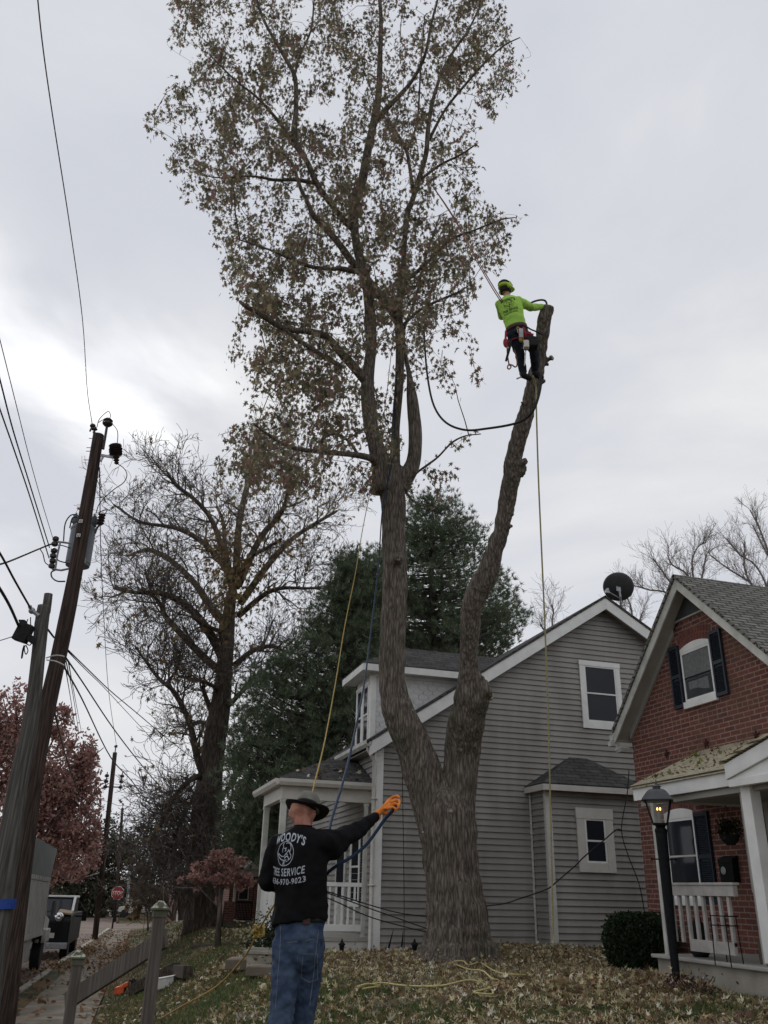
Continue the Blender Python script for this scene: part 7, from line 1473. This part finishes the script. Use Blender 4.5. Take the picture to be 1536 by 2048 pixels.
for n_, sx, sy, cx, cy, cut in ((8000, 1.5, .65, 6.1, 14.35, 15.6), (3600, 1.1, .35, 8.6, 15.0, 15.6), (3000, 1.3, .5, 3.9, 15.3, 16.3), (3500, 1.2, .35, 5.6, 9.3, 99)):
    hp = RNG.normal(size=(n_, 2))*np.array([sx, sy])+np.array([cx, cy]); hp = hp[(hp[:, 1] < cut) & ((hp[:, 0] < 6.34) | (hp[:, 1] > 9.9))]
    C = np.vstack([C, np.column_stack([hp, terrain(hp[:, 0], hp[:, 1])+np.abs(RNG.normal(0, .055, len(hp)))+.015])])
fl_o = leaves('fallen_leaves', C, .080, SILVER, M['litter'], None, origin=(0, 0, 0), flat=.15, curl=1.7); tag(fl_o, 'curled tan and brown leaves scattered over the lawn around the tree', 'leaves', kind='stuff')
# leaves blown on the pavement edge, gutter and street
Q = []
while len(Q) < 2600:
    y = RNG.uniform(14, 60)
    x = random.choice([sw_r(y)+RNG.normal(0, .16), kerb_x(y)-abs(RNG.normal(0, .5)), swl(y)+RNG.normal(-.1, .3), RNG.uniform(swl(y), sw_r(y))])
    if random.random() > (1.0 if 28 < y < 44 else .35): continue
    z = sw_z(y)+.03 if x > kerb_x(y)+.0 else sw_z(y)-.11
    if x > sw_r(y): z = tz(x, y)+.02
    Q.append((x, y, z+random.uniform(0, .05)))
lf2 = leaves('gutter_leaves', np.array(Q), .13, OVAL, leafmat('gutter_leaf', [(.17,.085,.045),(.22,.12,.06),(.12,.065,.04),(.25,.17,.09)]), None, origin=(0, 0, 0), flat=.4, curl=.5); tag(lf2, 'rusty leaves drifted along the kerb and pavement', 'leaves', kind='stuff')
def fg(x, y):
    if blocked(x, y): return 0
    v = .9-.4*patch(x, y)
    d = math.hypot(x-6.0, y-14.2); v *= 1-math.exp(-(d/1.7)**2)
    if x < 2.8: v = .85
    v = min(1, v+green(x, y))
    if y > 20: v *= .5
    if x > 4.4 and y > 14.9: v *= .2
    return max(v, 0)
P = scatter(90000, fg); n = len(P)
b = np.column_stack([P, terrain(P[:, 0], P[:, 1])-.005]); an = RNG.uniform(0, 6.28, n); s = np.column_stack([np.cos(an), np.sin(an), np.zeros(n)])*.007*(1+RNG.random((n, 1)))
ln = RNG.normal(size=(n, 3))*.03; ln[:, 2] = RNG.uniform(.03, .075, n); V = np.stack([b-s, b+s, b+ln], 1).reshape(-1, 3)
gsel = np.array([(random.random() < (.62 if (x < 3.9 and y > 12.5) else .22)) and green(x, y) < .35 for x, y in P]); V3 = V.reshape(-1, 3, 3)
gr = fast('grass', V3[~gsel].reshape(-1, 3), 3, M['grass'], None, origin=(0, 0, 0)); tag(gr, 'short green grass of the front lawn', 'grass', kind='stuff')
gd = fast('dry_grass', V3[gsel].reshape(-1, 3), 3, M['grass_dry'], None, origin=(0, 0, 0)); tag(gd, 'brown worn grass mixed through the front lawn', 'grass', kind='stuff')
n = 16000; a = RNG.uniform(-.42, .02, n)+YAW*0+YAW-.0; r = RNG.uniform(27, 62, n); P2_ = np.column_stack([r*np.sin(a), r*np.cos(a)]); P2_ = np.array([p for p in P2_ if p[0] > sw_r(p[1])+.05 and not (p[0] > 3.6 and 29 < p[1] < 38)]); n = len(P2_)
b = np.column_stack([P2_, terrain(P2_[:, 0], P2_[:, 1])-.01]); an = RNG.uniform(0, 6.28, n); s = np.column_stack([np.cos(an), np.sin(an), np.zeros(n)])*.03; ln = RNG.normal(size=(n, 3))*.06; ln[:, 2] = RNG.uniform(.05, .13, n)
gr2 = fast('grass', np.stack([b-s, b+s, b+ln], 1).reshape(-1, 3), 3, M['grass_dry'], None, origin=(0, 0, 0)); tag(gr2, 'coarser grass of the farther lawns along the pavement', 'grass', kind='stuff')
m = MB()
for i in range(170):
    x, y = random.gauss(5.2, 1.8), random.uniform(9, 15.5)
    if blocked(x, y): continue
    a = random.uniform(0, 6.28); L = random.uniform(.08, .4); p = Vector((x, y, tz(x, y)+.03)); q = p+Vector((math.cos(a), math.sin(a), random.uniform(0, .12)))*L; m.tube([p, (p+q)/2+Vector((random.gauss(0, .02), random.gauss(0, .02), .02)), q], [.006, .005, .002], 4)
tw = m.build('fallen_twigs', M['twig'], None, origin=(0, 0, 0)); tag(tw, 'small broken twigs lying among the fallen leaves', 'twigs', kind='stuff')
# leaves lying on the two porch roofs and in the gutter
def on_roof(n, a, b, c, d, size, parent, mt):
    a, b, c, d = map(Vector, (a, b, c, d)); L = []
    for i in range(n):
        u, v = random.random(), random.random()**1.2; p = (a*(1-u)+b*u)*(1-v)+(d*(1-u)+c*u)*v; L.append(tuple(p+Vector((0, 0, .02))))
    o = leaves('roof_leaves', L, size, MAPLE, mt, None, origin=L[0], flat=.5, curl=.5); return o
o = on_roof(430, (FX, 9.9, 1.34), (FX, 5.5, 1.34), (XB-.1, 5.5, 1.95), (XB-.2, 10.6, 1.90), .06, B, leafmat('roof_leaf', [(.12,.07,.03),(.16,.15,.05),(.08,.05,.03),(.2,.2,.08),(.1,.1,.03)])); tag(o, 'brown and yellow leaves stuck on the pale porch shingles', 'leaves', kind='stuff')
o = on_roof(34, (PX+.1, PY0+.05, PZ+.02), (4.7, PY0+.05, PZ+.02), (4.7, 17.4, 2.38), (3.8, 17.3, 2.32), .10, H, M['litter']); tag(o, 'few pale leaves lying on the grey porch roof', 'leaves', kind='stuff')
